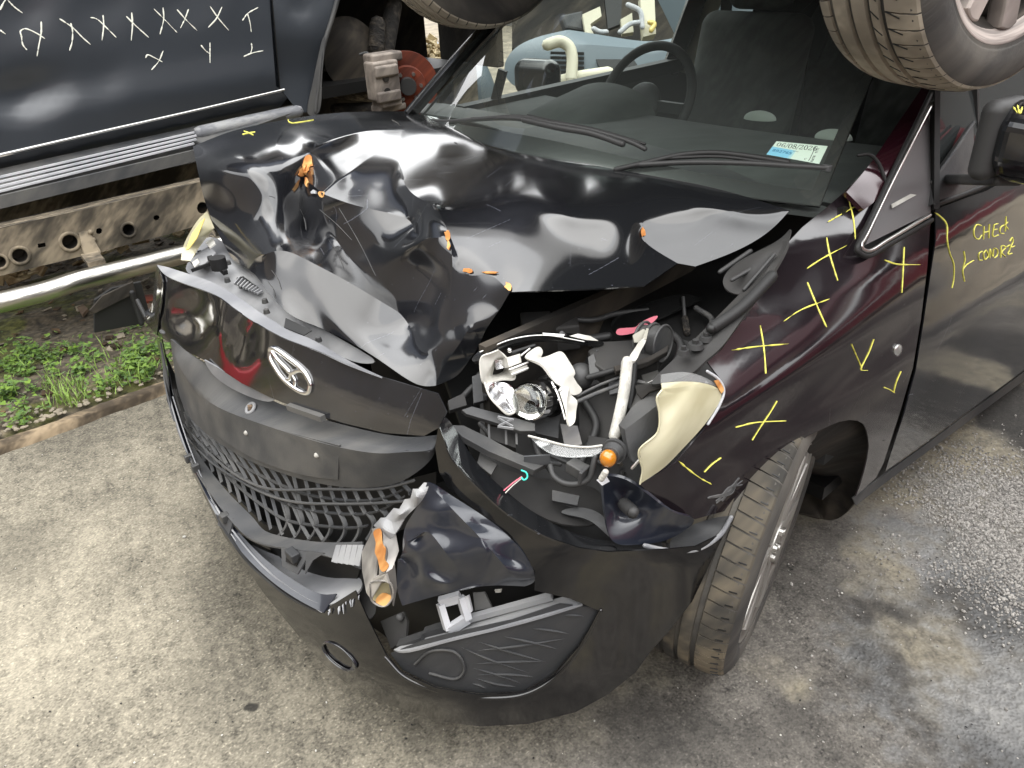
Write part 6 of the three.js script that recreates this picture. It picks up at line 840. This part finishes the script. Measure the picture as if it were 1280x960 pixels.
// ================================================================ bare chassis rail with a chrome side bar, lying along the kerb
{
  const ch = thing('chassis_rail', 'dusty steel chassis rail with round holes below the dark pickup', 'chassis', [0, 0, 0]);
  const RX = -2.3, P = (x, y, o = 0) => [x, y, 'x', RX + o];
  const hz = (x, y) => [x * .2083, 200 + y * .2083];
  const circle = (x, y, rx, ry, n = 16) => [...Array(n).keys()].map(i => { const [cx, cy] = hz(x, y); return [cx + rx * Math.cos(i / n * 6.2832), cy + ry * Math.sin(i / n * 6.2832)]; });
  const holes = [circle(118, 572, 11, 10), circle(418, 490, 11, 10), circle(770, 418, 9, 8), circle(595, 427, 4, 4, 10), circle(940, 347, 4, 3.6, 10), circle(1215, 287, 7, 7.5, 12), circle(-5, 610, 9, 9)];
  holes.push([[226, 503], [272, 496], [276, 520], [230, 530]].map(p => hz(...p)));
  sheet('rail_web', M.railDirt, ch, { fill: [9, () => ['x', RX]], t: .006, holes, out: [[-80, 303], [0, 286], [104, 262], [150, 251], [256, 226], [300, 216], [300, 268], [243, 283], [210, 293], [128, 314], [95, 322], [0, 345], [-80, 363]] });
  { // top and bottom flanges going back, and a dark back plate behind the holes
    const e = (l, dx, dy) => { const a = l.map(A), g = []; for (let i = 0; i + 1 < a.length; i++) { const q = [a[i], a[i + 1], a[i + 1].clone().add(V(-dx, dy, 0)), a[i].clone().add(V(-dx, dy, 0))]; g.push(quadGeo(q)); } return g; };
    obj('rail_flange', [...e([P(-80, 303), P(104, 262), P(300, 216)], .09, 0), ...e([P(-80, 363), P(95, 322), P(243, 283), P(300, 268)], .09, 0)], M.railDirt, ch);
    const b = [P(-80, 303), P(300, 216), P(300, 268), P(-80, 363)].map(A).map(p => p.add(V(-.09, 0, 0))); obj('rail_back', quadGeo(b), M.underDark, ch); }
  for (const [x, y, r] of [[118, 572, 14], [418, 490, 14], [770, 418, 10.5], [-5, 610, 12]]) { const [cx, cy] = hz(x, y), c = A(P(cx, cy)), s = A(P(cx + r, cy)).distanceTo(c); const g = new THREE.TorusGeometry(s * .86, s * .17, 10, 28).rotateY(Math.PI / 2).scale(.7, 1, 1).translate(c.x + .004, c.y, c.z); obj('hole_collar', skewUV(g), M.railDirt, ch); const t = new THREE.CylinderGeometry(s * .8, s * .8, .085, 24, 1, true).rotateZ(Math.PI / 2).translate(c.x - .043, c.y, c.z); obj('cross_tube', skewUV(t.toNonIndexed()), M.underDark, ch); }
  obj('bar_bracket', [plateGeo([P(99, 290, .012), P(112, 286, .012), P(124, 316, .014), P(126, 322, .06), P(108, 326, .06), P(101, 308, .014)], .012), barGeo(P(112, 318, .03), [121, 329, 'x', -2.12], .07, .02)], M.railDirt, ch);
  for (const [x, y] of [[543, 432], [562, 478]]) { const p = A(P(...hz(x, y), .006)); obj('rail_bolt', skewUV(new THREE.SphereGeometry(.011, 10, 8).translate(p.x, p.y, p.z)), M.railDirt, ch); }
  const T = (x, y) => [x, y, 'x', -2.1]; obj('side_bar', tubeGeo([T(-80, 397), T(0, 378), T(60, 363), T(100, 350), T(150, 338), T(226, 319), T(300, 300)], .042, 50, 20), M.tubeChrome, ch);
  tube('side_bar_arm', M.railDirt, ch, [[262, 292, 'x', -2.3], [262, 308, 'x', -2.1]], .03);
  // far rail of the same frame on its blocks
  obj('far_rail', boxGeo(-3.3, .38, .3, .08, .14, 4.2), M.railDirt, ch); obj('block', [boxGeo(-2.38, .14, 1.75, .2, .26, .2), boxGeo(-2.38, .14, -1.6, .2, .26, .2), boxGeo(-3.3, .14, 1.9, .2, .28, .2), boxGeo(-3.3, .14, -1.2, .2, .28, .2)], M.underDark, ch); obj('cross_member', [boxGeo(-2.85, .38, -.9, .9, .1, .1), boxGeo(-2.85, .38, 1.5, .9, .1, .1)], M.underDark, ch);
}
// ================================================================ car stacked on top, its front wheels hanging over the screen
{
  const st = thing('stacked_car', 'pair of dusty front wheels of a car stacked above the windscreen', 'car', [0, 0, 0]);
  const f = 10.5 * D2R;
  for (const [x, y, sgn] of [[.785, 1.535, 1], [-.66, 1.585, -1]]) {
    const w = part('wheel', st); wheelParts(w, .322, .215, .222, { side: sgn > 0 ? M.tyre : M.tyre, tread: M.tyreDust, rim: M.alloyDust }, 10, { blocks: 60, grooves: [-.62, -.24, .12, .36], cuts: [[.16, .30, .05], [.44, .66, .04]], sw0: .017, sw1: .020, face: .72 });
    const a = V(Math.cos(f) * sgn, -.03, Math.sin(f) * sgn).normalize(), u = V(0, 1, 0); u.addScaledVector(a, -u.dot(a)).normalize(); w.quaternion.setFromRotationMatrix(new THREE.Matrix4().makeBasis(a, u, a.clone().cross(u))); w.position.set(x, y, -.49);
  }
  obj('axle_beam', [tubeGeo([V(-.7, 1.56, -.5), V(.68, 1.54, -.5)], .04, 4, 12)], M.underDark, st);
  obj('underside', [boxGeo(0, 1.74, -2.1, 1.6, .06, 4.1)], M.rubber, st);
  obj('body_shell', [boxGeo(0, 2.05, -2.15, 1.72, .6, 4.3, .1), boxGeo(0, 2.6, -2.2, 1.4, .55, 2.6, .15)], M.glossBlack, st);
  obj('rack_post', [boxGeo(-.98, 1.0, -3.9, .12, 2, .12), boxGeo(.98, 1.0, -3.9, .12, 2, .12)], M.railDirt, st);
}
// ================================================================ dark red van on the near side, outside the picture: the glossy panels mirror it
{
  const van = thing('red_van', 'dark red van parked close beside the black hatchback', 'van', [0, 0, 0]); M.vanRed = phys([.24, .018, .03], .3, 0, { clearcoat: 1, clearcoatRoughness: .05 });
  obj('body', [boxGeo(3.9, .75, -4.6, 1.7, .9, 4.2, .12), boxGeo(3.9, 1.3, -4.9, 1.5, .5, 3.0, .2)], M.vanRed, van); obj('side_stripe', boxGeo(3.045, .95, -4.4, .012, .06, 4.0), M.white, van); for (const z of [-3.9, -4.8, -5.7]) obj('side_window', boxGeo(3.155, 1.42, z, .04, .4, .8, .02), M.glossBlack, van);
  for (const z of [-3.1, -5.8]) { const w = part('wheel', van); obj('tyre', skewUV(new THREE.TorusGeometry(.24, .085, 14, 36).rotateY(Math.PI / 2).translate(3.15, .325, z)), M.tyre, w); obj('rim', skewUV(new THREE.CylinderGeometry(.18, .18, .1, 28).rotateZ(Math.PI / 2).translate(3.13, .325, z).toNonIndexed()), M.alloy, w); }
}
// ================================================================ rest of the yard round the photographer, mirrored in the paint
{
  const shed = thing('yard_shed', 'brown corrugated shed wall across the yard from the wreck', 'shed', [0, 0, 0]); const n = 160, pos = [], ix = []; for (let i = 0; i <= n; i++) { const x = -9 + 20 * i / n, z = 6 + (i % 2) * .05; pos.push(x, 0, z, x, 4.4, z); if (i) { const a = (i - 1) * 2; ix.push(a, a + 1, a + 2, a + 2, a + 1, a + 3); } } const g = new THREE.BufferGeometry(); g.setAttribute('position', new THREE.BufferAttribute(new Float32Array(pos), 3)); g.setIndex(ix); g.computeVertexNormals(); obj('wall', skewUV(g.toNonIndexed()), std([.16, .135, .11], .8), shed); obj('roof', boxGeo(1, 4.5, 8.8, 20.6, .08, 5.9), M.underDark, shed); obj('back_wall', boxGeo(1, 2.2, 11.6, 20, 4.4, .1), M.underDark, shed);
  const s2 = thing('back_shed', 'dark shed closing the far end of the yard', 'shed', [0, 0, 0]); obj('wall', boxGeo(-3, 2.2, -10, 20, 4.4, .12), std([.10, .095, .09], .85), s2); obj('roof', boxGeo(-3, 4.5, -12.5, 20.6, .08, 5.6), M.underDark, s2);
  // hulks stacked two high: body, cabin and window band each
  const hulk = (label, x, y, z, turn, mat) => { const h = thing('stacked_hulk', label, 'car', [x, y, z]); h.rotation.y = turn; const put = (nm, b, m) => { const o = new THREE.Mesh(b, m); o.name = nm; o.castShadow = o.receiveShadow = true; h.add(o); }; put('body', boxGeo(0, .62, 0, 1.72, .72, 4.3, .14), mat); put('cabin', boxGeo(0, 1.18, -.2, 1.45, .5, 2.3, .16), mat); put('side_glass', boxGeo(0, 1.2, -.2, 1.47, .3, 1.9, .05), M.glossBlack); for (const [wx, wz] of [[-.72, 1.35], [.72, 1.35], [-.72, -1.35], [.72, -1.35]]) put('wheel', skewUV(new THREE.CylinderGeometry(.31, .31, .2, 24).rotateZ(Math.PI / 2).translate(wx, .31, wz).toNonIndexed()), M.tyre); };
  const grey = phys([.12, .125, .13], .4, 0, { clearcoat: .6 }), blue = phys([.03, .05, .10], .4, 0, { clearcoat: .6 });
  hulk('dark red hulk stacked high on the right of the wreck', 3.6, 1.62, -2.0, 0, M.vanRed); hulk('dark red hulk on the ground right of the wreck', 3.9, 0, -.2, .05, M.vanRed); hulk('grey hulk on the ground at the mouth of the lane', 4.6, 0, 3.6, .1, grey); hulk('dark blue hulk stacked on top of the pickup', -3.5, 2.45, .2, 0, blue);
}
// ================================================================ vehicle with a bull bar seen through the windscreen
{
  const v = thing('stripped_truck', 'stripped truck front with grey bumper and pale bull bar behind the windscreen', 'truck', [0, 0, 0]);
  const D = 6, Q = (x, y, d = D) => [x, y, 'd', d];
  sheet('bumper', M.bluegrey, v, { level: 3, t: .04, ang: 40, out: [Q(640, 60), Q(700, 40), Q(715, 38), Q(760, 45, 5.95), Q(810, 52, 5.9), Q(850, 46, 5.9), Q(905, 40, 6), Q(905, 130, 6), Q(830, 130, 5.9), Q(740, 118, 5.9), Q(640, 110)], lines: [[Q(690, 58, 5.9), Q(760, 58, 5.85), Q(830, 62, 5.85), Q(905, 58, 5.95)]] });
  for (let i = 0; i < 6; i++) bar('grille_slat', M.black, v, Q(688, 66 + i * 6, 5.84), Q(730, 67 + i * 6, 5.84), .02, .02); plate('bumper_recess', M.black, v, [Q(745, 74, 5.83), Q(792, 74, 5.83), Q(800, 86, 5.83), Q(750, 86, 5.83)], .02);
  tube('bull_bar', M.cream, v, [Q(684, 56, 5.6), Q(700, 52, 5.6), Q(711, 58, 5.6), Q(715, 70, 5.6), Q(714, 100, 5.6)], .042, 24, 12);
  plate('front_panel', M.cream, v, [Q(800, -5, 6.1), Q(818, -5, 6.1), Q(820, 42, 6.1), Q(804, 46, 6.1)], .1); plate('front_panel', M.cream, v, [Q(728, 18, 6.1), Q(750, 8, 6.1), Q(752, 20, 6.1), Q(738, 30, 6.1), Q(742, 42, 6.1), Q(732, 42, 6.1)], .06); plate('front_panel', M.cream, v, [Q(776, 24, 6.15), Q(790, 16, 6.15), Q(792, 40, 6.15), Q(778, 42, 6.15)], .06);
  plate('radiator', M.underDark, v, [Q(640, -60, 6.5), Q(905, -60, 6.5), Q(905, 60, 6.5), Q(640, 60, 6.5)], .1); plate('radiator_hose', M.plastic, v, [Q(700, 20, 6.2), Q(728, 14, 6.2), Q(730, 40, 6.2), Q(706, 36, 6.2)], .1, .02);
  for (const l of [[Q(742, 36, 6.05), Q(750, 40, 6.05), Q(758, 40, 6.05)], [Q(775, 40, 6.05), Q(788, 30, 6.05), Q(798, 28, 6.05)], [Q(785, 6, 6.05), Q(800, 14, 6.05), Q(803, 34, 6.05)]]) tube('pipe', M.plasticPale, v, l, .02, 12); tube('yellow_strap', M.yellowStain, v, [Q(812, 28, 6.05), Q(818, 30, 6.05), Q(814, 38, 6.05)], .02, 10);
  obj('headlamp_hole', [plateGeo([Q(755, -10, 6.2), Q(778, -10, 6.2), Q(776, 30, 6.2), Q(760, 36, 6.2)], .05)], M.black, v);
  tube('lower_bumper', M.cream, v, [Q(680, 108, 5.7), Q(720, 98, 5.7), Q(760, 92, 5.7)], .05, 10, 12);
  obj('cab', [boxGeo(-3.4, 1.5, -5.6, 2.0, 2.4, 2.2, .1)], M.bluegrey, v); obj('cab_wheels', [new THREE.CylinderGeometry(.38, .38, .25, 30).rotateZ(Math.PI / 2).translate(-4.2, .38, -5.2).toNonIndexed(), new THREE.CylinderGeometry(.38, .38, .25, 30).rotateZ(Math.PI / 2).translate(-2.6, .38, -5.2).toNonIndexed()].map(skewUV), M.tyre, v);
}
{ // red fuel can by the kerb, outside the picture; its image shows in the dented nose
  const can = thing('fuel_can', 'red plastic fuel can standing by the kerb left of the nose', 'can', [-1.75, 0, 1.75]); obj('can_body', boxGeo(-1.75, .13, 1.75, .14, .22, .18, .03), M.red, can); tube('can_handle', M.red, can, [V(-1.75, .23, 1.68), V(-1.75, .28, 1.71), V(-1.75, .28, 1.79), V(-1.75, .23, 1.82)], .012); tube('can_spout', M.rubber, can, [V(-1.75, .22, 1.82), V(-1.75, .28, 1.86)], .014);
}
// ================================================================ loose things on the ground
{
  // woven sack split open, wood chips spilling
  const p = at(552, 75, 'd', 6.2); const sack = thing('burst_sack', 'burst sack of wood chips beyond the brake disc', 'sack', [p.x, 0, p.z]);
  const g = new THREE.SphereGeometry(.5, 24, 16).scale(1.1, .75, .6); const a = g.attributes.position; for (let i = 0; i < a.count; i++) { const k = 1 + .18 * (fbm(a.getX(i) * 5 + 3, a.getY(i) * 5 + a.getZ(i) * 4, 401, 3) - .5); a.setXYZ(i, a.getX(i) * k, a.getY(i) * k, a.getZ(i) * k); } g.computeVertexNormals(); g.translate(p.x, p.y - .25, p.z); obj('sack_cloth', skewUV(g), M.bluegrey, sack);
  const cg = []; M.chip = std(white3, .9, 0, { map: dirtTex([.45, .36, .24], [.85, .80, .66], 9, 411) }); for (let i = 0; i < 420; i++) { const b2 = new THREE.BoxGeometry(rr(.03, .09), rr(.006, .015), rr(.015, .04)); b2.rotateX(rr(0, 3)); b2.rotateY(rr(0, 3)); b2.rotateZ(rr(0, 3)); const q = at(rr(530, 585), rr(52, 92), 'd', 5.75); b2.translate(q.x + rr(-.06, .06), q.y + rr(-.06, .03), q.z + rr(-.06, .06)); cg.push(b2.toNonIndexed()); } obj('wood_chips', skewUV(mergeGeometries(cg)), M.chip, sack, { kind: 'stuff' });
  const bd = thing('pale_board', 'pale board leaning on the ground behind the brake disc', 'board', [0, 0, 0]); plate('board_face', M.cream, bd, [[522, 82, 'd', 5.6], [560, 92, 'd', 5.4], [556, 104, 'd', 5.2], [530, 100, 'd', 5.4]], .04); 
}
{
  // black plastic crate pieces and scraps below the chrome bar
  const dark = [['black_panel', 'black plastic panel standing in the weeds beside the nose of the hatchback', [[118, 375], [140, 360], [176, 352], [186, 388], [180, 404], [118, 416]], -1.9], ['cracked_sheet', 'grey cracked plastic sheet lying on top of the black panel', [[112, 388], [128, 370], [166, 352], [170, 366], [118, 392]], -1.88]];
  dark.forEach(([n, l, pts, x], i) => { const o = obj(n, plateGeo(pts.map(p => [p[0], p[1], 'x', x]), i ? .008 : .012, .002), i ? M.underDark : M.rubber, scene); tag(o, l, i ? 'plastic sheet' : 'panel'); });
  tag(obj('bent_strip', tubeGeo([[165, 366, 'x', -1.84], [170, 382, 'x', -1.84], [177, 404, 'x', -1.83]], .012, 10, 8), M.rubber, scene), 'thin black bent strip poking up beside the nose of the hatchback', 'strip');
  const bits = [['rusty_scrap', 'orange rusty scrap beyond the torn bumper tip', [[172, 370], [190, 368], [196, 374], [180, 378]], M.rustDark, 'scrap'], ['rusty_scrap', 'flat brown scrap under the chrome bar', [[175, 381], [196, 378], [197, 384], [178, 387]], M.brown, 'scrap'], ['brown_leaf', 'dry brown leaf on dark soil under the chrome bar', [[96, 384], [104, 380], [110, 386], [103, 394]], M.brown, 'leaf']];
  for (const [n, l, pts, m, c] of bits) tag(obj(n, plateGeo(pts.map(p => [p[0], p[1], 'y', .06]), .012, .002), m, scene), l, c);
  // leaf litter and rubble
  const lg = [], cg = []; for (let i = 0; i < 500; i++) { const x = rr(-3.4, -1.7), z = rr(-1.6, 2.0), s = rr(.008, .035); const b = new THREE.BoxGeometry(s * rr(.8, 1.8), s * .2, s); b.rotateX(rr(-.5, .5)); b.rotateY(rr(0, 6)); b.translate(x, .045 + rr(0, .01), z); (rnd() < .35 ? cg : lg).push(b.toNonIndexed()); }
  M.litter = std(white3, .95, 0, { map: dirtTex([.16, .12, .08], [.44, .35, .24], 9, 421) }); tag(obj('leaf_litter', skewUV(mergeGeometries(lg)), M.litter, scene, { kind: 'stuff' }), 'dry leaf litter and scraps scattered over the dark soil', 'leaf litter'); tag(obj('rubble', skewUV(mergeGeometries(cg)), M.farGround, scene, { kind: 'stuff' }), 'small pale stones scattered over the soil strip', 'rubble');
  const ch = []; for (let i = 0; i < 900; i++) { const x = rr(-5.2, -3.2), z = rr(-.6, 1.6), s = rr(.015, .06); const b = new THREE.BoxGeometry(s * rr(1, 2.5), s * .3, s); b.rotateX(rr(-1, 1)); b.rotateY(rr(0, 6)); b.rotateZ(rr(-1, 1)); b.translate(x, .05 + rr(0, .08), z); ch.push(b.toNonIndexed()); } tag(obj('debris_heap', skewUV(mergeGeometries(ch)), M.chip, scene, { kind: 'stuff' }), 'heap of pale wood scraps on the ground beyond the chassis rail', 'debris');
}
{ // low weeds along the kerb: many small round leaves on thin stalks, and grass blades
  M.leaf = new THREE.MeshPhysicalMaterial({ color: new THREE.Color().setRGB(.095, .19, .03), roughness: .7, side: THREE.DoubleSide, transmission: .25, thickness: 0 });
  M.leaf.name = 'leaf';
  const lg = new THREE.BufferGeometry(); { const pos = [0, 0, 0], ix = []; for (let k = 0; k <= 12; k++) { const a = k / 12 * 6.2832, r = (.75 + .25 * Math.cos(a * 3)); pos.push(r * Math.cos(a), .18 * r * r, r * Math.sin(a)); if (k) ix.push(0, k + 1, k); } lg.setAttribute('position', new THREE.BufferAttribute(new Float32Array(pos), 3)); lg.setIndex(ix); lg.computeVertexNormals(); }
  const dens = (px, py) => { const d = Math.max(Math.exp(-(((px - 178) / 40) ** 2) - (((py - 450) / 38) ** 2)), Math.exp(-(((px - 90) / 45) ** 2) - (((py - 462) / 20) ** 2)), Math.exp(-(((px - 25) / 36) ** 2) - (((py - 485) / 34) ** 2)), .95 * Math.exp(-(((px - 40) / 26) ** 2) - (((py - 448) / 14) ** 2)), .8 * Math.exp(-(((px - 152) / 18) ** 2) - (((py - 415) / 10) ** 2)), .5 * Math.exp(-(((px - 25) / 30) ** 2) - (((py - 525) / 14) ** 2)), .55 * Math.exp(-(((px - 140) / 25) ** 2) - (((py - 492) / 16) ** 2))); return d; };
  const spots = []; let guard = 0; while (spots.length < 2300 && guard++ < 400000) { const px = rr(-60, 215), py = rr(395, 545); if (rnd() > Math.pow(dens(px, py), 1.6) * (.08 + 1.2 * sstep(.38, .72, vnoise(px * .07, py * .11, 433)))) continue; const p = at(px, py, 'y', .03); if (p.x > -1.585 || p.x < -2.6) continue; spots.push(p); }
  const im = new THREE.InstancedMesh(lg, M.leaf, spots.length), m = new THREE.Matrix4(), q = new THREE.Quaternion(), c = new THREE.Color();
  spots.forEach((p, i) => { const s = rr(.006, .015), h = Math.pow(rnd(), 1.5) * .06 + .006; q.setFromEuler(new THREE.Euler(rr(-.6, .6), rr(0, 6.28), rr(-.6, .6))); m.compose(V(p.x, p.y + h, p.z), q, V(s, s, s)); im.setMatrixAt(i, m); const t = rnd(); c.setRGB(mix(.7, 1.9, t), mix(.75, 1.6, t), mix(.6, 1.2, rnd())); im.setColorAt(i, c); });
  im.name = 'weeds'; im.castShadow = im.receiveShadow = true; im.userData.kind = 'stuff'; tag(im, 'bright green clover weeds growing along the kerb', 'weeds'); scene.add(im);
  const bl = []; for (let i = 0; i < 420; i++) { const k = i % 3; const px = k === 0 ? rr(60, 110) : k === 1 ? rr(115, 200) : rr(-40, 210), py = k === 0 ? rr(480, 510) : k === 1 ? rr(440, 505) : rr(430, 540); const p = at(px, py, 'y', .03); if (p.x > -1.585 || p.x < -2.4) continue; const h = rr(.02, .09), a = rr(0, 6.28), b = rr(.01, .05), w = rr(.0012, .0028); const tip = V(p.x + Math.cos(a) * b, p.y + h, p.z + Math.sin(a) * b), mid = V(p.x + Math.cos(a) * b * .35, p.y + h * .6, p.z + Math.sin(a) * b * .35), s = V(-Math.sin(a), 0, Math.cos(a)).multiplyScalar(w); const P = [p.clone().add(s), p.clone().sub(s), mid.clone().add(s), mid.clone().sub(s), tip]; const g = new THREE.BufferGeometry(); g.setAttribute('position', new THREE.BufferAttribute(new Float32Array([P[0], P[1], P[2], P[1], P[3], P[2], P[2], P[3], P[4]].flatMap(v => [v.x, v.y, v.z])), 3)); g.computeVertexNormals(); bl.push(g); }
  M.blade = std([.22, .33, .07], .75); tag(obj('grass', skewUV(mergeGeometries(bl)), M.blade, scene, { kind: 'stuff' }), 'thin green and straw grass blades among the clover', 'grass');
}
{ // spilled pale grit, thick on the right, thinning towards the wheel
  const g = new THREE.IcosahedronGeometry(1, 0), spots = []; let k = 0; while (spots.length < 20000 && k++ < 600000) { const x = rr(.7, 2.2), z = rr(-1.9, .1); const u = (x - 1.22) / .44, v = (z + .90 - .15 * (x - 1.2)) / .36; let d = Math.exp(-Math.pow(Math.abs(u), 2.6) - Math.pow(Math.abs(v), 2.4)); d *= .10 + 1.0 * sstep(.28, .56, fbm(x * 5.5, z * 5.5, 451, 4)); if (rnd() > d * d * 1.2 + .003) continue; spots.push(V(x, .002, z)); }
  const im = new THREE.InstancedMesh(g, std([.34, .33, .315], .8), spots.length), m = new THREE.Matrix4(), q = new THREE.Quaternion(), c = new THREE.Color(); spots.forEach((p, i) => { const s = .0015 + .0032 * Math.pow(rnd(), 2); q.setFromEuler(new THREE.Euler(rr(0, 3), rr(0, 6), rr(0, 3))); m.compose(V(p.x, s * .5, p.z), q, V(s * rr(.8, 1.5), s * rr(.6, 1), s)); im.setMatrixAt(i, m); const t = rr(.5, 1.25); c.setRGB(t, t * .98, t * .95); im.setColorAt(i, c); });
  im.name = 'spilled_grit'; im.castShadow = im.receiveShadow = true; im.userData.kind = 'stuff'; tag(im, 'pale grit spilled on the dark ground beside the front door', 'grit'); scene.add(im);
  const kb = []; for (let i = 0; i < 420; i++) { const x = -1.58 - Math.abs(rr(0, .5) * rr(0, 1)), zz = rr(.3, 1.9), s = rr(.004, .013); const b = new THREE.IcosahedronGeometry(s, 0).scale(rr(.8, 1.5), .6, 1); b.rotateY(rr(0, 6)); b.translate(x, .03 + s * .3, zz); b.deleteAttribute('uv'); kb.push(skewUV(b)); } tag(obj('kerb_gravel', mergeGeometries(kb), M.farGround, scene, { kind: 'stuff' }), 'small grey gravel among the weeds along the kerb', 'gravel');
}
{ // loose grit and dark crumbs on the slab
  const g1s = [], g2s = []; for (let i = 0; i < 330; i++) { const px = rr(0, 1280), py = rr(520, 960); const p = at(px, py, 'y', .003); if (p.x < -1.45 || p.x > 2.6) continue; const wet = px > 1050 && py < 780, s = rr(.0008, .0026) * (rnd() < .04 ? 2.2 : 1); const b = new THREE.IcosahedronGeometry(s, 0).scale(rr(.7, 1.6), rr(.4, .8), rr(.7, 1.4)); b.rotateY(rr(0, 6)); b.translate(p.x, p.y, p.z); b.deleteAttribute('uv'); (wet ? rnd() < .8 : rnd() < .35) ? g1s.push(skewUV(b)) : g2s.push(skewUV(b)); }
  tag(obj('pale_specks', mergeGeometries(g1s), M.whitePlastic, scene, { kind: 'stuff' }), 'stray pale specks scattered thinly over the concrete slab', 'specks'); tag(obj('dark_crumbs', mergeGeometries(g2s), M.black, scene, { kind: 'stuff' }), 'small dark crumbs scattered over the concrete slab', 'crumbs');
}

renderer.render(scene, camera);
